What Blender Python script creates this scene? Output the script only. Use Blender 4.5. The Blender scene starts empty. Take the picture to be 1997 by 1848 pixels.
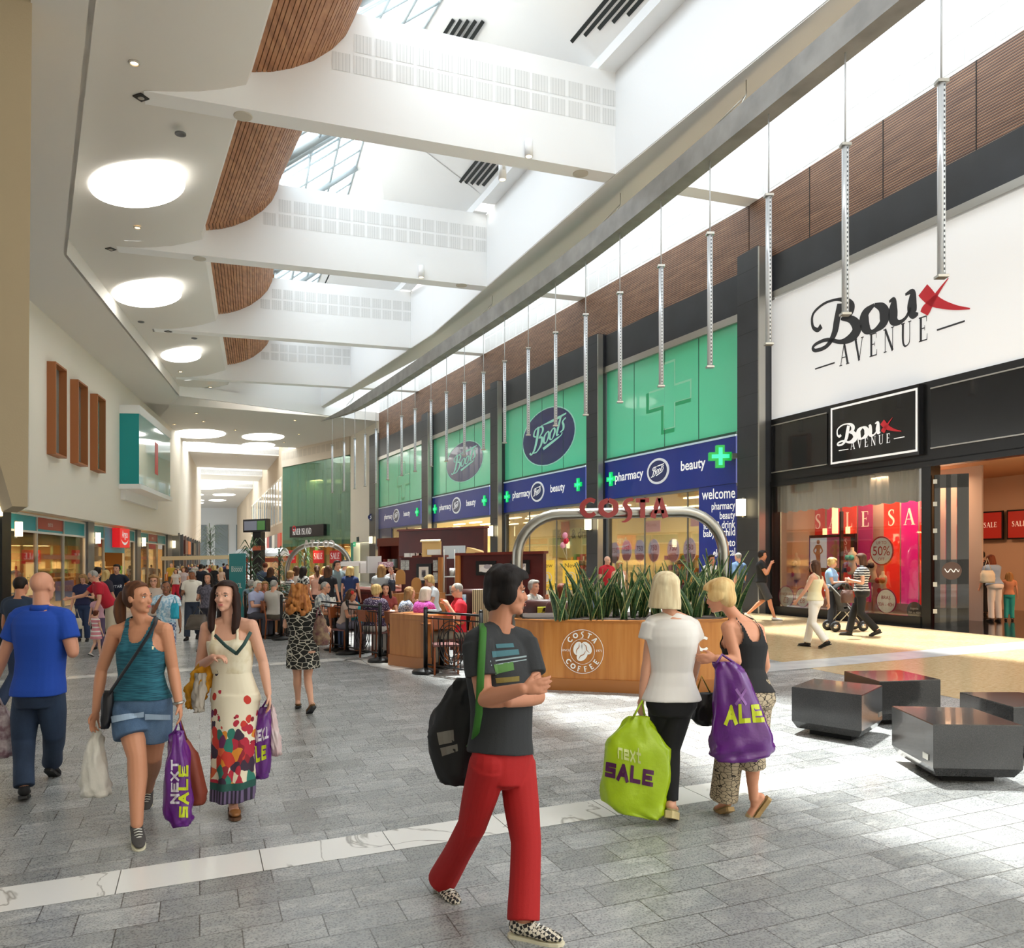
import bpy,bmesh,math,random
import numpy as np
from mathutils import Vector,Matrix
# -- camera, sky, sun, exposure
SC=bpy.context.scene
COL=SC.collection
FPX,CX0,YH0,RAMP,EYE=1553.0,998.5,1083.0,0.0216,1.8
cam_d=bpy.data.cameras.new('camera')
cam_d.sensor_fit='HORIZONTAL';cam_d.sensor_width=36.0
cam_d.lens=36.0*FPX/1997.0
cam_d.shift_y=(YH0-924.0)/1997.0
cam_d.clip_start=0.1;cam_d.clip_end=400
cam=bpy.data.objects.new('camera',cam_d);COL.objects.link(cam)
cam.location=(0,0,EYE);cam.rotation_euler=(math.pi/2,0,0)
SC.camera=cam
world=bpy.data.worlds.new('sky');SC.world=world;world.use_nodes=True
wn=world.node_tree
wbg=wn.nodes['Background'];wbg.inputs[1].default_value=2.0
_tc=wn.nodes.new('ShaderNodeTexCoord');_sx=wn.nodes.new('ShaderNodeSeparateXYZ');_rp=wn.nodes.new('ShaderNodeValToRGB')
wn.links.new(_tc.outputs['Generated'],_sx.inputs[0]);wn.links.new(_sx.outputs[2],_rp.inputs[0]);wn.links.new(_rp.outputs[0],wbg.inputs[0])
_rp.color_ramp.elements[0].position=0.0;_rp.color_ramp.elements[0].color=(0.22,0.22,0.22,1)
_rp.color_ramp.elements[1].position=0.55;_rp.color_ramp.elements[1].color=(0.93,0.97,1.0,1)
sun_d=bpy.data.lights.new('sun','SUN');sun_d.energy=5.0;sun_d.angle=math.radians(3.0);sun_d.color=(1.0,0.97,0.9)
sun=bpy.data.objects.new('sun',sun_d);COL.objects.link(sun)
sun.rotation_euler=Vector((0.06,-0.26,-1.0)).to_track_quat('-Z','Y').to_euler()
SC.view_settings.view_transform='Standard'
try:SC.view_settings.look='None'
except Exception:pass
SC.view_settings.gamma=1.0;SC.view_settings.use_curve_mapping=False
SC.view_settings.exposure=1.55
SC.cycles.max_bounces=8;SC.cycles.diffuse_bounces=4;SC.cycles.glossy_bounces=3
SC.cycles.transparent_max_bounces=10;SC.cycles.caustics_reflective=False;SC.cycles.caustics_refractive=False
SC.cycles.sample_clamp_indirect=6.0
RND=random.Random(7)
NR=np.random.default_rng(7)
# -- survey helpers (level coordinates: x right, y ahead, h above local floor)
def eyeline(px):return YH0-RAMP*(px-CX0)
def G(px,py,h=0.0):
 y=FPX*(EYE-h)/(py-eyeline(px));return((px-CX0)/FPX*y,y)
def AT(px,py,y):
 return((px-CX0)/FPX*y,y,EYE+(eyeline(px)-py)/FPX*y)
def ONL(px,a,b):
 k=(px-CX0)/FPX;dx=b[0]-a[0];dy=b[1]-a[1]
 t=(k*a[1]-a[0])/(dx-k*dy)
 return(a[0]+t*dx,a[1]+t*dy)
def HT(px,py,y):return EYE+(eyeline(px)-py)/FPX*y
def V2(a):return Vector((a[0],a[1]))
# -- materials
def lin(c):
 if isinstance(c,str):
  c=c.lstrip('#');c=[int(c[i:i+2],16)/255 for i in(0,2,4)]
 return tuple((v/12.92 if v<=0.04045 else((v+0.055)/1.055)**2.4)for v in c[:3])
MATS={}
def mat(name,col='#888888',rough=0.6,metal=0.0,emit=None,es=1.0,spec=0.5,noise=None,bump=None,alpha=None,coat=0.0):
 """noise=(scale, second colour, contrast), bump=(scale, strength)"""
 if name in MATS:return MATS[name]
 m=bpy.data.materials.new(name);m.use_nodes=True;MATS[name]=m
 nt=m.node_tree;b=nt.nodes['Principled BSDF']
 b.inputs['Base Color'].default_value=(*lin(col),1)
 b.inputs['Roughness'].default_value=rough;b.inputs['Metallic'].default_value=metal
 b.inputs['Specular IOR Level'].default_value=spec
 if coat:b.inputs['Coat Weight'].default_value=coat
 if emit:b.inputs['Emission Color'].default_value=(*lin(emit),1);b.inputs['Emission Strength'].default_value=es*0.62
 if noise or bump:
  tc=nt.nodes.new('ShaderNodeTexCoord')
 if noise:
  n=nt.nodes.new('ShaderNodeTexNoise');n.inputs['Scale'].default_value=noise[0];n.inputs['Detail'].default_value=5
  r=nt.nodes.new('ShaderNodeValToRGB');c=noise[2]if len(noise)>2 else 0.2
  r.color_ramp.elements[0].position=0.5-c;r.color_ramp.elements[1].position=0.5+c
  r.color_ramp.elements[0].color=(*lin(col),1);r.color_ramp.elements[1].color=(*lin(noise[1]),1)
  mp=nt.nodes.new('ShaderNodeMapping')
  if len(noise)>3:mp.inputs['Scale'].default_value=noise[3]
  nt.links.new(tc.outputs['Object'],mp.inputs[0]);nt.links.new(mp.outputs[0],n.inputs['Vector'])
  nt.links.new(n.outputs[0],r.inputs[0]);nt.links.new(r.outputs[0],b.inputs['Base Color'])
 if bump:
  n2=nt.nodes.new('ShaderNodeTexNoise');n2.inputs['Scale'].default_value=bump[0];n2.inputs['Detail'].default_value=4
  bp=nt.nodes.new('ShaderNodeBump');bp.inputs['Strength'].default_value=bump[1];bp.inputs['Distance'].default_value=0.02
  nt.links.new(tc.outputs['Object'],n2.inputs['Vector']);nt.links.new(n2.outputs[0],bp.inputs['Height']);nt.links.new(bp.outputs[0],b.inputs['Normal'])
 return m
class NG:
 """tiny node-graph helper on a material's principled shader"""
 def __init__(s,name,rough=0.6,spec=0.5,metal=0.0):
  s.m=bpy.data.materials.new(name);s.m.use_nodes=True;MATS[name]=s.m
  s.nt=s.m.node_tree;s.b=s.nt.nodes['Principled BSDF']
  s.b.inputs['Roughness'].default_value=rough;s.b.inputs['Specular IOR Level'].default_value=spec;s.b.inputs['Metallic'].default_value=metal
  s.tc=s.nt.nodes.new('ShaderNodeTexCoord')
 def n(s,t,**kw):
  x=s.nt.nodes.new('ShaderNode'+t)
  for k,v in kw.items():
   if k.startswith('_'):setattr(x,k[1:],v)
   else:x.inputs[k.replace('__',' ')].default_value=v
  return x
 def l(s,a,b):s.nt.links.new(a,b)
 def map(s,scale=(1,1,1),rot=(0,0,0),loc=(0,0,0),src='Object'):
  mp=s.n('Mapping');mp.inputs['Scale'].default_value=scale;mp.inputs['Rotation'].default_value=rot;mp.inputs['Location'].default_value=loc
  s.l(s.tc.outputs[src],mp.inputs[0]);return mp.outputs[0]
 def ramp(s,src,stops,interp='LINEAR'):
  r=s.n('ValToRGB');cr=r.color_ramp;cr.interpolation=interp
  while len(cr.elements)<len(stops):cr.elements.new(0.5)
  for e,(p,c)in zip(cr.elements,stops):
   e.position=p;e.color=(*lin(c),1)
  s.l(src,r.inputs[0]);return r.outputs[0]
 def mix(s,f,a,b,mode='MIX'):
  x=s.n('Mix',_data_type='RGBA',_blend_type=mode)
  for v,i in((f,0),(a,6),(b,7)):
   if hasattr(v,'links'):s.l(v,x.inputs[i])
   elif i==0:x.inputs[0].default_value=v
   else:x.inputs[i].default_value=(*lin(v),1)
  return x.outputs[2]
 def math(s,op,a,b=0.5):
  x=s.n('Math',_operation=op)
  for v,i in((a,0),(b,1)):
   if hasattr(v,'links'):s.l(v,x.inputs[i])
   else:x.inputs[i].default_value=v
  return x.outputs[0]
 def base(s,c):
  if hasattr(c,'links'):s.l(c,s.b.inputs['Base Color'])
  else:s.b.inputs['Base Color'].default_value=(*lin(c),1)
  return s
 def bump(s,h,st=0.3,d=0.01):
  bp=s.n('Bump');bp.inputs['Strength'].default_value=st;bp.inputs['Distance'].default_value=d
  s.l(h,bp.inputs['Height']);s.l(bp.outputs[0],s.b.inputs['Normal']);return s
def glass_mat(name,tint='#eef6f2',refl=0.10,opac=0.0,oc='#70b090'):
 """thin pane: transparent with a share of mirror reflection and optionally a translucent film colour"""
 if name in MATS:return MATS[name]
 m=bpy.data.materials.new(name);m.use_nodes=True;MATS[name]=m
 nt=m.node_tree;nt.nodes.remove(nt.nodes['Principled BSDF']);out=nt.nodes['Material Output']
 tr=nt.nodes.new('ShaderNodeBsdfTransparent');tr.inputs[0].default_value=(*lin(tint),1)
 gl=nt.nodes.new('ShaderNodeBsdfGlossy');gl.inputs['Roughness'].default_value=0.02
 fr=nt.nodes.new('ShaderNodeLayerWeight');fr.inputs[0].default_value=0.25
 mu=nt.nodes.new('ShaderNodeMath');mu.operation='MULTIPLY_ADD';mu.inputs[1].default_value=0.6;mu.inputs[2].default_value=refl
 nt.links.new(fr.outputs['Fresnel'],mu.inputs[0])
 mx=nt.nodes.new('ShaderNodeMixShader');nt.links.new(mu.outputs[0],mx.inputs[0])
 src=tr.outputs[0]
 if opac:
  df=nt.nodes.new('ShaderNodeBsdfDiffuse');df.inputs[0].default_value=(*lin(oc),1)
  m2=nt.nodes.new('ShaderNodeMixShader');m2.inputs[0].default_value=opac
  nt.links.new(tr.outputs[0],m2.inputs[1]);nt.links.new(df.outputs[0],m2.inputs[2]);src=m2.outputs[0]
 nt.links.new(src,mx.inputs[1]);nt.links.new(gl.outputs[0],mx.inputs[2]);nt.links.new(mx.outputs[0],out.inputs[0])
 return m
def emis(name,col='#ffffff',st=3.0):return mat(name,'#111111' if st>0 else col,0.5,emit=col,es=st)
# -- mesh builder
class MB:
 def __init__(s):s.v=[];s.f=[];s.mi=[];s.sm=[];s.cur=0
 def add(s,vs,fs,smooth=False):
  o=len(s.v);s.v.extend([tuple(map(float,v))for v in vs])
  for f in fs:s.f.append([i+o for i in f]);s.mi.append(s.cur);s.sm.append(smooth)
  return s
 def mat(s,i):s.cur=i;return s
 def box(s,c,size,rz=0.0,M=None):
  x,y,z=[q/2 for q in size]
  vs=[Vector((a,b,d))for d in(-z,z)for a,b in((-x,-y),(x,-y),(x,y),(-x,y))]
  R=M.to_3x3()if M is not None else Matrix.Rotation(rz,3,'Z')
  vs=[R@v+Vector(c)for v in vs]
  return s.add(vs,[(3,2,1,0),(4,5,6,7),(0,1,5,4),(1,2,6,5),(2,3,7,6),(3,0,4,7)])
 def prism(s,poly,z0,z1):
  """vertical prism over a plan polygon (z0, z1 numbers or per-vertex lists)"""
  n=len(poly);a=z0 if hasattr(z0,'__len__')else[z0]*n;b=z1 if hasattr(z1,'__len__')else[z1]*n
  vs=[(p[0],p[1],h)for p,h in zip(poly,a)]+[(p[0],p[1],h)for p,h in zip(poly,b)]
  fs=[tuple(range(n-1,-1,-1)),tuple(range(n,2*n))]+[(i,(i+1)%n,n+(i+1)%n,n+i)for i in range(n)]
  return s.add(vs,fs)
 def wall(s,a,b,z0,z1,t=0.0,off=0.0):
  """upright slab on plan line a-b, thickness t to the left of a->b, shifted off to the left"""
  a=V2(a);b=V2(b);d=(b-a).normalized();n=Vector((-d.y,d.x))
  p=[a+n*off,b+n*off,b+n*(off+t),a+n*(off+t)]
  if t==0:return s.add([(p[0].x,p[0].y,z0),(p[1].x,p[1].y,z0),(p[1].x,p[1].y,z1),(p[0].x,p[0].y,z1)],[(0,1,2,3)])
  return s.prism(p,z0,z1)
 def quad(s,*p):return s.add(p,[tuple(range(len(p)))])
 def tube(s,path,r,n=8,cap=True,closed=False,flat=1.0,up=None):
  P=[Vector(p)for p in path];m=len(P);rr=r if hasattr(r,'__len__')else[r]*m
  rings=[];prev=None
  for i,p in enumerate(P):
   a=P[i-1]if(i>0 or closed)else p;b=P[(i+1)%m]if(i<m-1 or closed)else p
   t=(b-a);t=t.normalized()if t.length>1e-9 else Vector((0,0,1))
   u=prev if prev is not None else(Vector(up)if up else(Vector((0,0,1))if abs(t.z)<0.9 else Vector((0,1,0))))
   u=u-t*u.dot(t);u=u.normalized()if u.length>1e-6 else t.orthogonal().normalized()
   w=t.cross(u);prev=u
   rings.append([p+(u*math.cos(2*math.pi*k/n)+w*math.sin(2*math.pi*k/n)*flat)*rr[i]for k in range(n)])
  vs=[v for R in rings for v in R];fs=[]
  for i in range(m if closed else m-1):
   j=(i+1)%m
   for k in range(n):fs.append((i*n+k,i*n+(k+1)%n,j*n+(k+1)%n,j*n+k))
  if cap and not closed:fs+=[tuple(range(n-1,-1,-1)),tuple((m-1)*n+k for k in range(n))]
  return s.add(vs,fs,True)
 def lathe(s,prof,c=(0,0,0),n=24,axis='Z',M=None):
  vs=[];m=len(prof)
  for r,h in prof:
   for k in range(n):
    a=2*math.pi*k/n;v=Vector((r*math.cos(a),r*math.sin(a),h))
    if M is not None:v=M@v
    vs.append(v+Vector(c))
  fs=[(i*n+k,i*n+(k+1)%n,(i+1)*n+(k+1)%n,(i+1)*n+k)for i in range(m-1)for k in range(n)]
  fs+=[tuple(range(n-1,-1,-1)),tuple((m-1)*n+k for k in range(n))]
  return s.add(vs,fs,True)
 def ell(s,c,r,M=None,nu=14,nv=9,top=None):
  r=r if hasattr(r,'__len__')else(r,r,r);vs=[]
  R=M if M is not None else Matrix.Identity(3)
  for j in range(1,nv):
   t=math.pi*j/nv
   for i in range(nu):
    a=2*math.pi*i/nu
    vs.append(R@Vector((r[0]*math.sin(t)*math.cos(a),r[1]*math.sin(t)*math.sin(a),r[2]*math.cos(t)))+Vector(c))
  n0=len(vs);vs+=[R@Vector((0,0,r[2]))+Vector(c),R@Vector((0,0,-r[2]))+Vector(c)]
  fs=[(j*nu+i,(j+1)*nu+i,(j+1)*nu+(i+1)%nu,j*nu+(i+1)%nu)for j in range(nv-2)for i in range(nu)]
  fs+=[(n0,i,(i+1)%nu)for i in range(nu)]+[(n0+1,(nv-2)*nu+(i+1)%nu,(nv-2)*nu+i)for i in range(nu)]
  return s.add(vs,fs,True)
 def loft(s,rings,cap=True,smooth=True,close=True):
  n=len(rings[0]);vs=[v for r in rings for v in r];fs=[]
  for i in range(len(rings)-1):
   for k in range(n if close else n-1):fs.append((i*n+k,i*n+(k+1)%n,(i+1)*n+(k+1)%n,(i+1)*n+k))
  if cap:fs+=[tuple(range(n-1,-1,-1)),tuple((len(rings)-1)*n+k for k in range(n))]
  return s.add(vs,fs,smooth)
 def cone2(s,a,b,ra,rb,n=12,flat=1.0,side=None):
  """round cone: tapered capsule (spheres at both ends joined)"""
  a=Vector(a);b=Vector(b);d=b-a;L=d.length
  t=d/L if L>1e-6 else Vector((0,0,1))
  u=Vector(side)if side is not None else t.orthogonal();u=(u-t*u.dot(t)).normalized();w=t.cross(u)
  rings=[]
  for ang in(-80,-45,-15):
   q=math.radians(ang);c=a+t*ra*math.sin(q);R=ra*math.cos(q)
   rings.append([c+(u*math.cos(2*math.pi*k/n)+w*flat*math.sin(2*math.pi*k/n))*R for k in range(n)])
  for f in(0.25,0.5,0.75):
   c=a+d*f;R=ra+(rb-ra)*f
   rings.append([c+(u*math.cos(2*math.pi*k/n)+w*flat*math.sin(2*math.pi*k/n))*R for k in range(n)])
  for ang in(15,45,80):
   q=math.radians(ang);c=b+t*rb*math.sin(q);R=rb*math.cos(q)
   rings.append([c+(u*math.cos(2*math.pi*k/n)+w*flat*math.sin(2*math.pi*k/n))*R for k in range(n)])
  return s.loft(rings)
 def arr(s):return np.array(s.v,dtype=float)
 def mesh(s,name,verts=None):
  me=bpy.data.meshes.new(name);me.from_pydata(verts if verts is not None else s.v,[],s.f)
  me.polygons.foreach_set('material_index',s.mi);me.polygons.foreach_set('use_smooth',s.sm)
  return me
 def build(s,name,m,parent=None,shear=True,local=False,flip=False):
  """world-coordinate build (h above the ramped floor); local=True keeps parent's own coordinates"""
  v=s.arr()
  if not local and len(v):
   if shear:v[:,2]+=RAMP*v[:,0]
   if parent is not None:
    q=parent
    while q is not None:v-=np.array(q.location);q=q.parent
  me=s.mesh(name,v.tolist())
  o=bpy.data.objects.new(name,me);COL.objects.link(o)
  for x in(m if isinstance(m,(list,tuple))else[m]):me.materials.append(x)
  if parent is not None:o.parent=parent
  fixn(me)
  return o
def fixn(me):
 bm=bmesh.new();bm.from_mesh(me);bmesh.ops.recalc_face_normals(bm,faces=bm.faces);bm.to_mesh(me);bm.free()
def tag(o,label=None,cat=None,group=None,kind=None):
 if label:o['label']=label
 if cat:o['category']=cat
 if group:o['group']=group
 if kind:o['kind']=kind
 return o
def empty(name,x,y,h=0.0,label=None,cat=None,group=None,rz=0.0,z=None):
 o=bpy.data.objects.new(name,None);COL.objects.link(o);o.empty_display_size=0.1
 o.location=(x,y,(h+RAMP*x)if z is None else z);o.rotation_euler=(0,0,rz)
 return tag(o,label,cat,group)
def struct(name,mb,m,parent=None):
 o=mb.build(name,m,parent)
 if parent is None:o['kind']='structure'
 return o
def solo(name,mb,m,label,cat,group=None):
 """a thing that is one mesh: recentre its origin on its own base"""
 v=mb.arr();v[:,2]+=RAMP*v[:,0]
 c=np.array([v[:,0].mean(),v[:,1].mean(),v[:,2].min()])
 me=mb.mesh(name,(v-c).tolist());o=bpy.data.objects.new(name,me);COL.objects.link(o);o.location=c
 for x in(m if isinstance(m,(list,tuple))else[m]):me.materials.append(x)
 fixn(me)
 return tag(o,label,cat,group)
def copy_tree(o,parent=None):
 c=o.copy();COL.objects.link(c);c.parent=parent
 for ch in list(o.children):copy_tree(ch,c)
 return c
def frame(a,b):
 """matrix of an upright plane: X along a->b, Y up, Z to the viewer side (right of a->b)"""
 d=(V2(b)-V2(a)).normalized()
 return Vector((d.x,d.y,0)),Vector((0,0,1)),Vector((d.y,-d.x,0))
# -- materials of the building
M_white=mat('white_paint','#f4f4f3',0.7,bump=(3,0.02))
M_ceil=mat('ceiling_paint','#e3dfd8',0.8,bump=(2,0.02))
M_cream=mat('cream_paint','#ece6da',0.8,bump=(4,0.04))
M_beige=mat('beige_paint','#d3bf9c',0.8,bump=(30,0.1))
M_dark=mat('dark_gap','#0c0b0a',0.8)
M_blackstone=mat('black_cladding','#262729',0.38,noise=(1.2,'#303236',0.25),bump=(40,0.02))
M_silver=mat('satin_steel','#b9b6ae',0.3,metal=0.9)
M_steel=mat('brushed_steel','#9b9890',0.32,metal=1.0,noise=(3,'#a9a69e',0.2))
M_chan=mat('steel_channel','#9a958d',0.5,metal=0.25,noise=(1.5,'#77736d',0.25))
M_alu=mat('white_aluminium','#d9dad6',0.4)
M_greym=mat('grey_metal','#6d6f71',0.45)
def slat_mat():
 g=NG('wood_battens',0.55)
 z=g.n('SeparateXYZ');g.l(g.tc.outputs['Object'],z.inputs[0])
 fr=g.math('FRACT',g.math('MULTIPLY',z.outputs[2],1/0.062),0)
 gap=g.math('GREATER_THAN',fr,0.30)
 no=g.n('TexNoise',Scale=1.0,Detail=4);g.l(g.map((1.2,1.2,9)),no.inputs['Vector'])
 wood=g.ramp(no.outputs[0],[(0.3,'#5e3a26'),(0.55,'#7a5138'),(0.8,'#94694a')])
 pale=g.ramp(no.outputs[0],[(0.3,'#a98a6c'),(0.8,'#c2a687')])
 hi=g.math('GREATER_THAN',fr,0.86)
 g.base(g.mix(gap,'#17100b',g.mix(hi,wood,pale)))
 g.bump(gap,0.6,0.02);return g.m
M_slatwall=slat_mat()
def slat2():
 g=NG('vault_slat_wood',0.5)
 no=g.n('TexNoise',Scale=1.0,Detail=5);g.l(g.map((7,0.8,9),rot=(0,0,0.35)),no.inputs['Vector'])
 g.base(g.ramp(no.outputs[0],[(0.3,'#8d5a33'),(0.5,'#a87148'),(0.75,'#bd8a5e')]));return g.m
M_slat=slat2()
def perf():
 g=NG('perforated_panel',0.7)
 u=g.map((1/0.03,1/0.03,1/0.03))
 v=g.n('TexVoronoi',Scale=1.0,Randomness=0.0);g.l(u,v.inputs['Vector'])
 g.base(g.ramp(v.outputs['Distance'],[(0.22,'#a9aaa8'),(0.34,'#e6e6e4')]));return g.m
M_perf=perf()
ROW_A=math.atan2(1.0,2.55)
def floor_mat():
 g=NG('granite_paving',0.22,0.5)
 uv=g.map((1,1,1),rot=(0,0,-ROW_A))
 br=g.n('TexBrick',Scale=1.0);br.offset=0.5
 br.inputs['Color1'].default_value=(0.0,0,0,1);br.inputs['Color2'].default_value=(1,1,1,1);br.inputs['Mortar'].default_value=(0,0,0,1)
 br.inputs['Mortar Size'].default_value=0.0035;br.inputs['Brick Width'].default_value=0.385;br.inputs['Row Height'].default_value=0.255
 br.inputs['Mortar Smooth'].default_value=0.1;br.inputs['Bias'].default_value=0.0
 off=g.n('VectorMath',_operation='ADD');off.inputs[1].default_value=(0.0,0.218,0);g.l(uv,off.inputs[0]);g.l(off.outputs[0],br.inputs['Vector'])
 no=g.n('TexNoise',Scale=3.0,Detail=8,Roughness=0.7,Distortion=1.5)
 sc=g.n('VectorMath',_operation='MULTIPLY');sc.inputs[1].default_value=(1.0,3.2,1);g.l(uv,sc.inputs[0])
 jit=g.n('VectorMath',_operation='ADD');g.l(sc.outputs[0],jit.inputs[0])
 jm=g.n('VectorMath',_operation='MULTIPLY');jm.inputs[1].default_value=(40,70,9);g.l(br.outputs['Color'],jm.inputs[0]);g.l(jm.outputs[0],jit.inputs[1])
 g.l(jit.outputs[0],no.inputs['Vector'])
 fine=g.n('TexNoise',Scale=90.0,Detail=3);g.l(uv,fine.inputs['Vector'])
 base=g.ramp(no.outputs[0],[(0.28,'#84868a'),(0.42,'#aeb0b0'),(0.55,'#c0c1bf'),(0.72,'#d8d8d4')])
 vein=g.ramp(no.outputs[0],[(0.0,'#ffffff'),(0.475,'#ffffff'),(0.495,'#7a7c80'),(0.515,'#ffffff'),(1,'#ffffff')])
 tone=g.ramp(br.outputs['Color'],[(0,'#d2d2d0'),(1,'#ffffff')])
 sp=g.ramp(fine.outputs[0],[(0.35,'#bdbdbd'),(0.6,'#ffffff')])
 c=g.mix(0.35,base,vein,'MULTIPLY');c=g.mix(1.0,c,tone,'MULTIPLY');c=g.mix(0.7,c,sp,'MULTIPLY')
 c=g.mix(br.outputs['Fac'],c,'#55534f');g.base(c)
 rr=g.n('MapRange');rr.inputs[3].default_value=0.16;rr.inputs[4].default_value=0.42;g.l(fine.outputs[0],rr.inputs[0]);g.l(rr.outputs[0],g.b.inputs['Roughness'])
 return g.m
M_floor=floor_mat()
def marble(name,bw,bh,cA,cB,seam='#8a8782',ox=0.0,oy=0.0):
 g=NG(name,0.2)
 uv=g.map((1,1,1),rot=(0,0,-ROW_A),loc=(ox,oy,0))
 br=g.n('TexBrick',Scale=1.0);br.offset=0.5
 br.inputs['Mortar Size'].default_value=0.003;br.inputs['Brick Width'].default_value=bw;br.inputs['Row Height'].default_value=bh
 g.l(uv,br.inputs['Vector'])
 w=g.n('TexNoise',Scale=1.1,Detail=5,Distortion=1.2);g.l(uv,w.inputs['Vector'])
 c=g.ramp(w.outputs[0],[(0.0,cA),(0.485,cA),(0.5,cB),(0.512,cA),(1.0,cA)])
 g.base(g.mix(br.outputs['Fac'],c,seam));return g.m
M_stripe=marble('white_marble',0.775,5.0,'#eeece6','#a8a49c','#4c4a46',ox=0.43,oy=2.5)
def beige_floor():
 g=NG('golden_granite',0.2)
 no=g.n('TexNoise',Scale=14.0,Detail=8,Roughness=0.8);g.l(g.map((1,2.5,1),rot=(0,0,-ROW_A)),no.inputs['Vector'])
 g.base(g.ramp(no.outputs[0],[(0.3,'#8f7650'),(0.45,'#c2a87c'),(0.6,'#d6c098'),(0.8,'#e9dcbc')]));return g.m
M_gold=beige_floor()
M_blackfloor=mat('black_granite_threshold','#141416',0.12)
# -- plan
H,HB=12.1,11.55
T=Vector((2.55,1.0)).normalized();L=Vector((-0.4163,1.0)).normalized()
RA=Vector((7.45,22.85));RD=Vector((-0.405,1.0))
def rx(t):return(RA+RD*t)
BA_=rx(0.95);BD=Vector((-0.5045,1.0))
def bx(px):return Vector(ONL(px,BA_,BA_+BD))
def bxt(t):return BA_+BD*t
LA=Vector((-17.68,29.15));LD=Vector((-0.243,1.0))
def lx(px):return Vector(ONL(px,LA,LA+LD))
R_END=bx(739)
mb=MB();mb.quad((-70,-8,0),(40,-8,0),(40,210,0),(-70,210,0));struct('floor',mb,M_floor)
def strip_poly(a,b,w,z,far=True):
 a=V2(a);b=V2(b);d=(b-a).normalized();n=Vector((-d.y,d.x))
 return[(a.x,a.y,z),(b.x,b.y,z),((b-n*w).x,(b-n*w).y,z),((a-n*w).x,(a-n*w).y,z)]
mb=MB()
p0=Vector((-2.87,4.46));mb.quad(*strip_poly(p0-T*6,p0+T*16,0.37,0.002))
struct('trim_1',mb,M_stripe)
mb=MB();q0=Vector(G(695,1281));mb.quad(*strip_poly(q0-T*14,q0,0.38,0.002));mb.quad(*strip_poly(q0,q0+Vector((1.2,-1.6)),0.34,0.002));struct('trim_2',mb,M_stripe)
mb=MB();r0=Vector((3.9,12.57));mb.quad(*strip_poly(r0-T*1.2,r0+T*12,0.72,0.004));struct('trim_3',mb,mat('pale_marble','#d9dad8',0.22,noise=(3,'#c4c6c6',0.2)))
mb=MB();mb.quad((5.75,7.6,0.002),(20,7.6+3,0.002),(16,24,0.002),(6.2,24.5,0.002),(2.2,22.0,0.002),(4.45,12.2,0.002),(5.26,9.35,0.002))
struct('floor_gold_inlay',mb,M_gold)
mb=MB();a=Vector(G(1445,1192));b=Vector(G(1812,1227));c=b+(b-a).normalized()*9
mb.quad((a.x,a.y,0.006),(c.x,c.y,0.006),(c.x+6,c.y+2.4,0.006),(a.x+3.6,a.y+1.5,0.006));struct('floor_black_threshold',mb,M_blackfloor)
# -- ceiling: beams, vaults, roof lights, spine
def beamline(p1,p2):return Vector(G(*p1,H)),Vector(G(*p2,H))
BL=[beamline((280,177),(1183,336)),beamline((500,509.6),(936.7,557)),beamline((335,643),(785,677)),beamline((379,737),(673,754))]
SPA=[Vector(G(1300,258,H)),Vector(G(1183,354,H)),Vector(G(844.6,650,H)),Vector(G(615,800,H))]
def isect(a,b,c,d):
 r=b-a;s=d-c;den=r.x*s.y-r.y*s.x;t=((c.x-a.x)*s.y-(c.y-a.y)*s.x)/den
 return a+r*t
sp_line=[SPA[0]+(SPA[0]-SPA[1]).normalized()*26]+SPA
seg_a,seg_b,seg_c,seg_d=[Vector(G(*p,HB))for p in[(187,0),(130,496),(350,771),(672,815)]]
far_r=isect(seg_c,seg_d,BA_,BA_+BD)
lips=[(G(529,0,H+.55),G(480,165,H+.55)),(G(459,238,H+.55),G(396,447,H+.55)),(G(402,512,H+.55),G(420,623,H+.55)),(G(428,657,H+.55),G(440,725,H+.55)),(G(444.5,743,H+.55),G(446,761,H+.55))]
lips=[(Vector(a),Vector(b))for a,b in lips]
d0=(lips[0][0]-lips[0][1]).normalized();lips[0]=(lips[0][0]+d0*20,lips[0][1])
def sp_at(p):
 best=None
 for i in range(len(sp_line)-1):
  q=isect(p,p+T,sp_line[i],sp_line[i+1]);e=(sp_line[i+1]-sp_line[i])
  t=(q-sp_line[i]).dot(e)/e.dot(e)
  if-0.001<=t<=1.001:return q
  if best is None or i==len(sp_line)-2:best=q
 return best
vault=[(-12,0.0),(-2.6,0.0),(-2.2,.01),(-1.8,.05),(-1.4,.12),(-1.0,.21),(-.6,.32),(-.3,.43),(0,.55)]
wood=[(0.12,.86),(0.55,.95),(1.0,1.12),(1.5,1.4),(1.95,1.78),(2.25,2.15),(2.45,2.6),(2.5,3.0)]
def dens(prof,step):
 out=[];
 for(a,b)in zip(prof[:-1],prof[1:]):
  n=max(1,int(round(math.dist(a,b)/step)))
  for k in range(n):out.append((a[0]+(b[0]-a[0])*k/n,a[1]+(b[1]-a[1])*k/n))
 return out+[prof[-1]]
ceil_mb,roofw,glaz,bars,slots=MB(),MB(),MB(),MB(),[]
RIDGE=(5.6,5.4)
starts=[]
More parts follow.
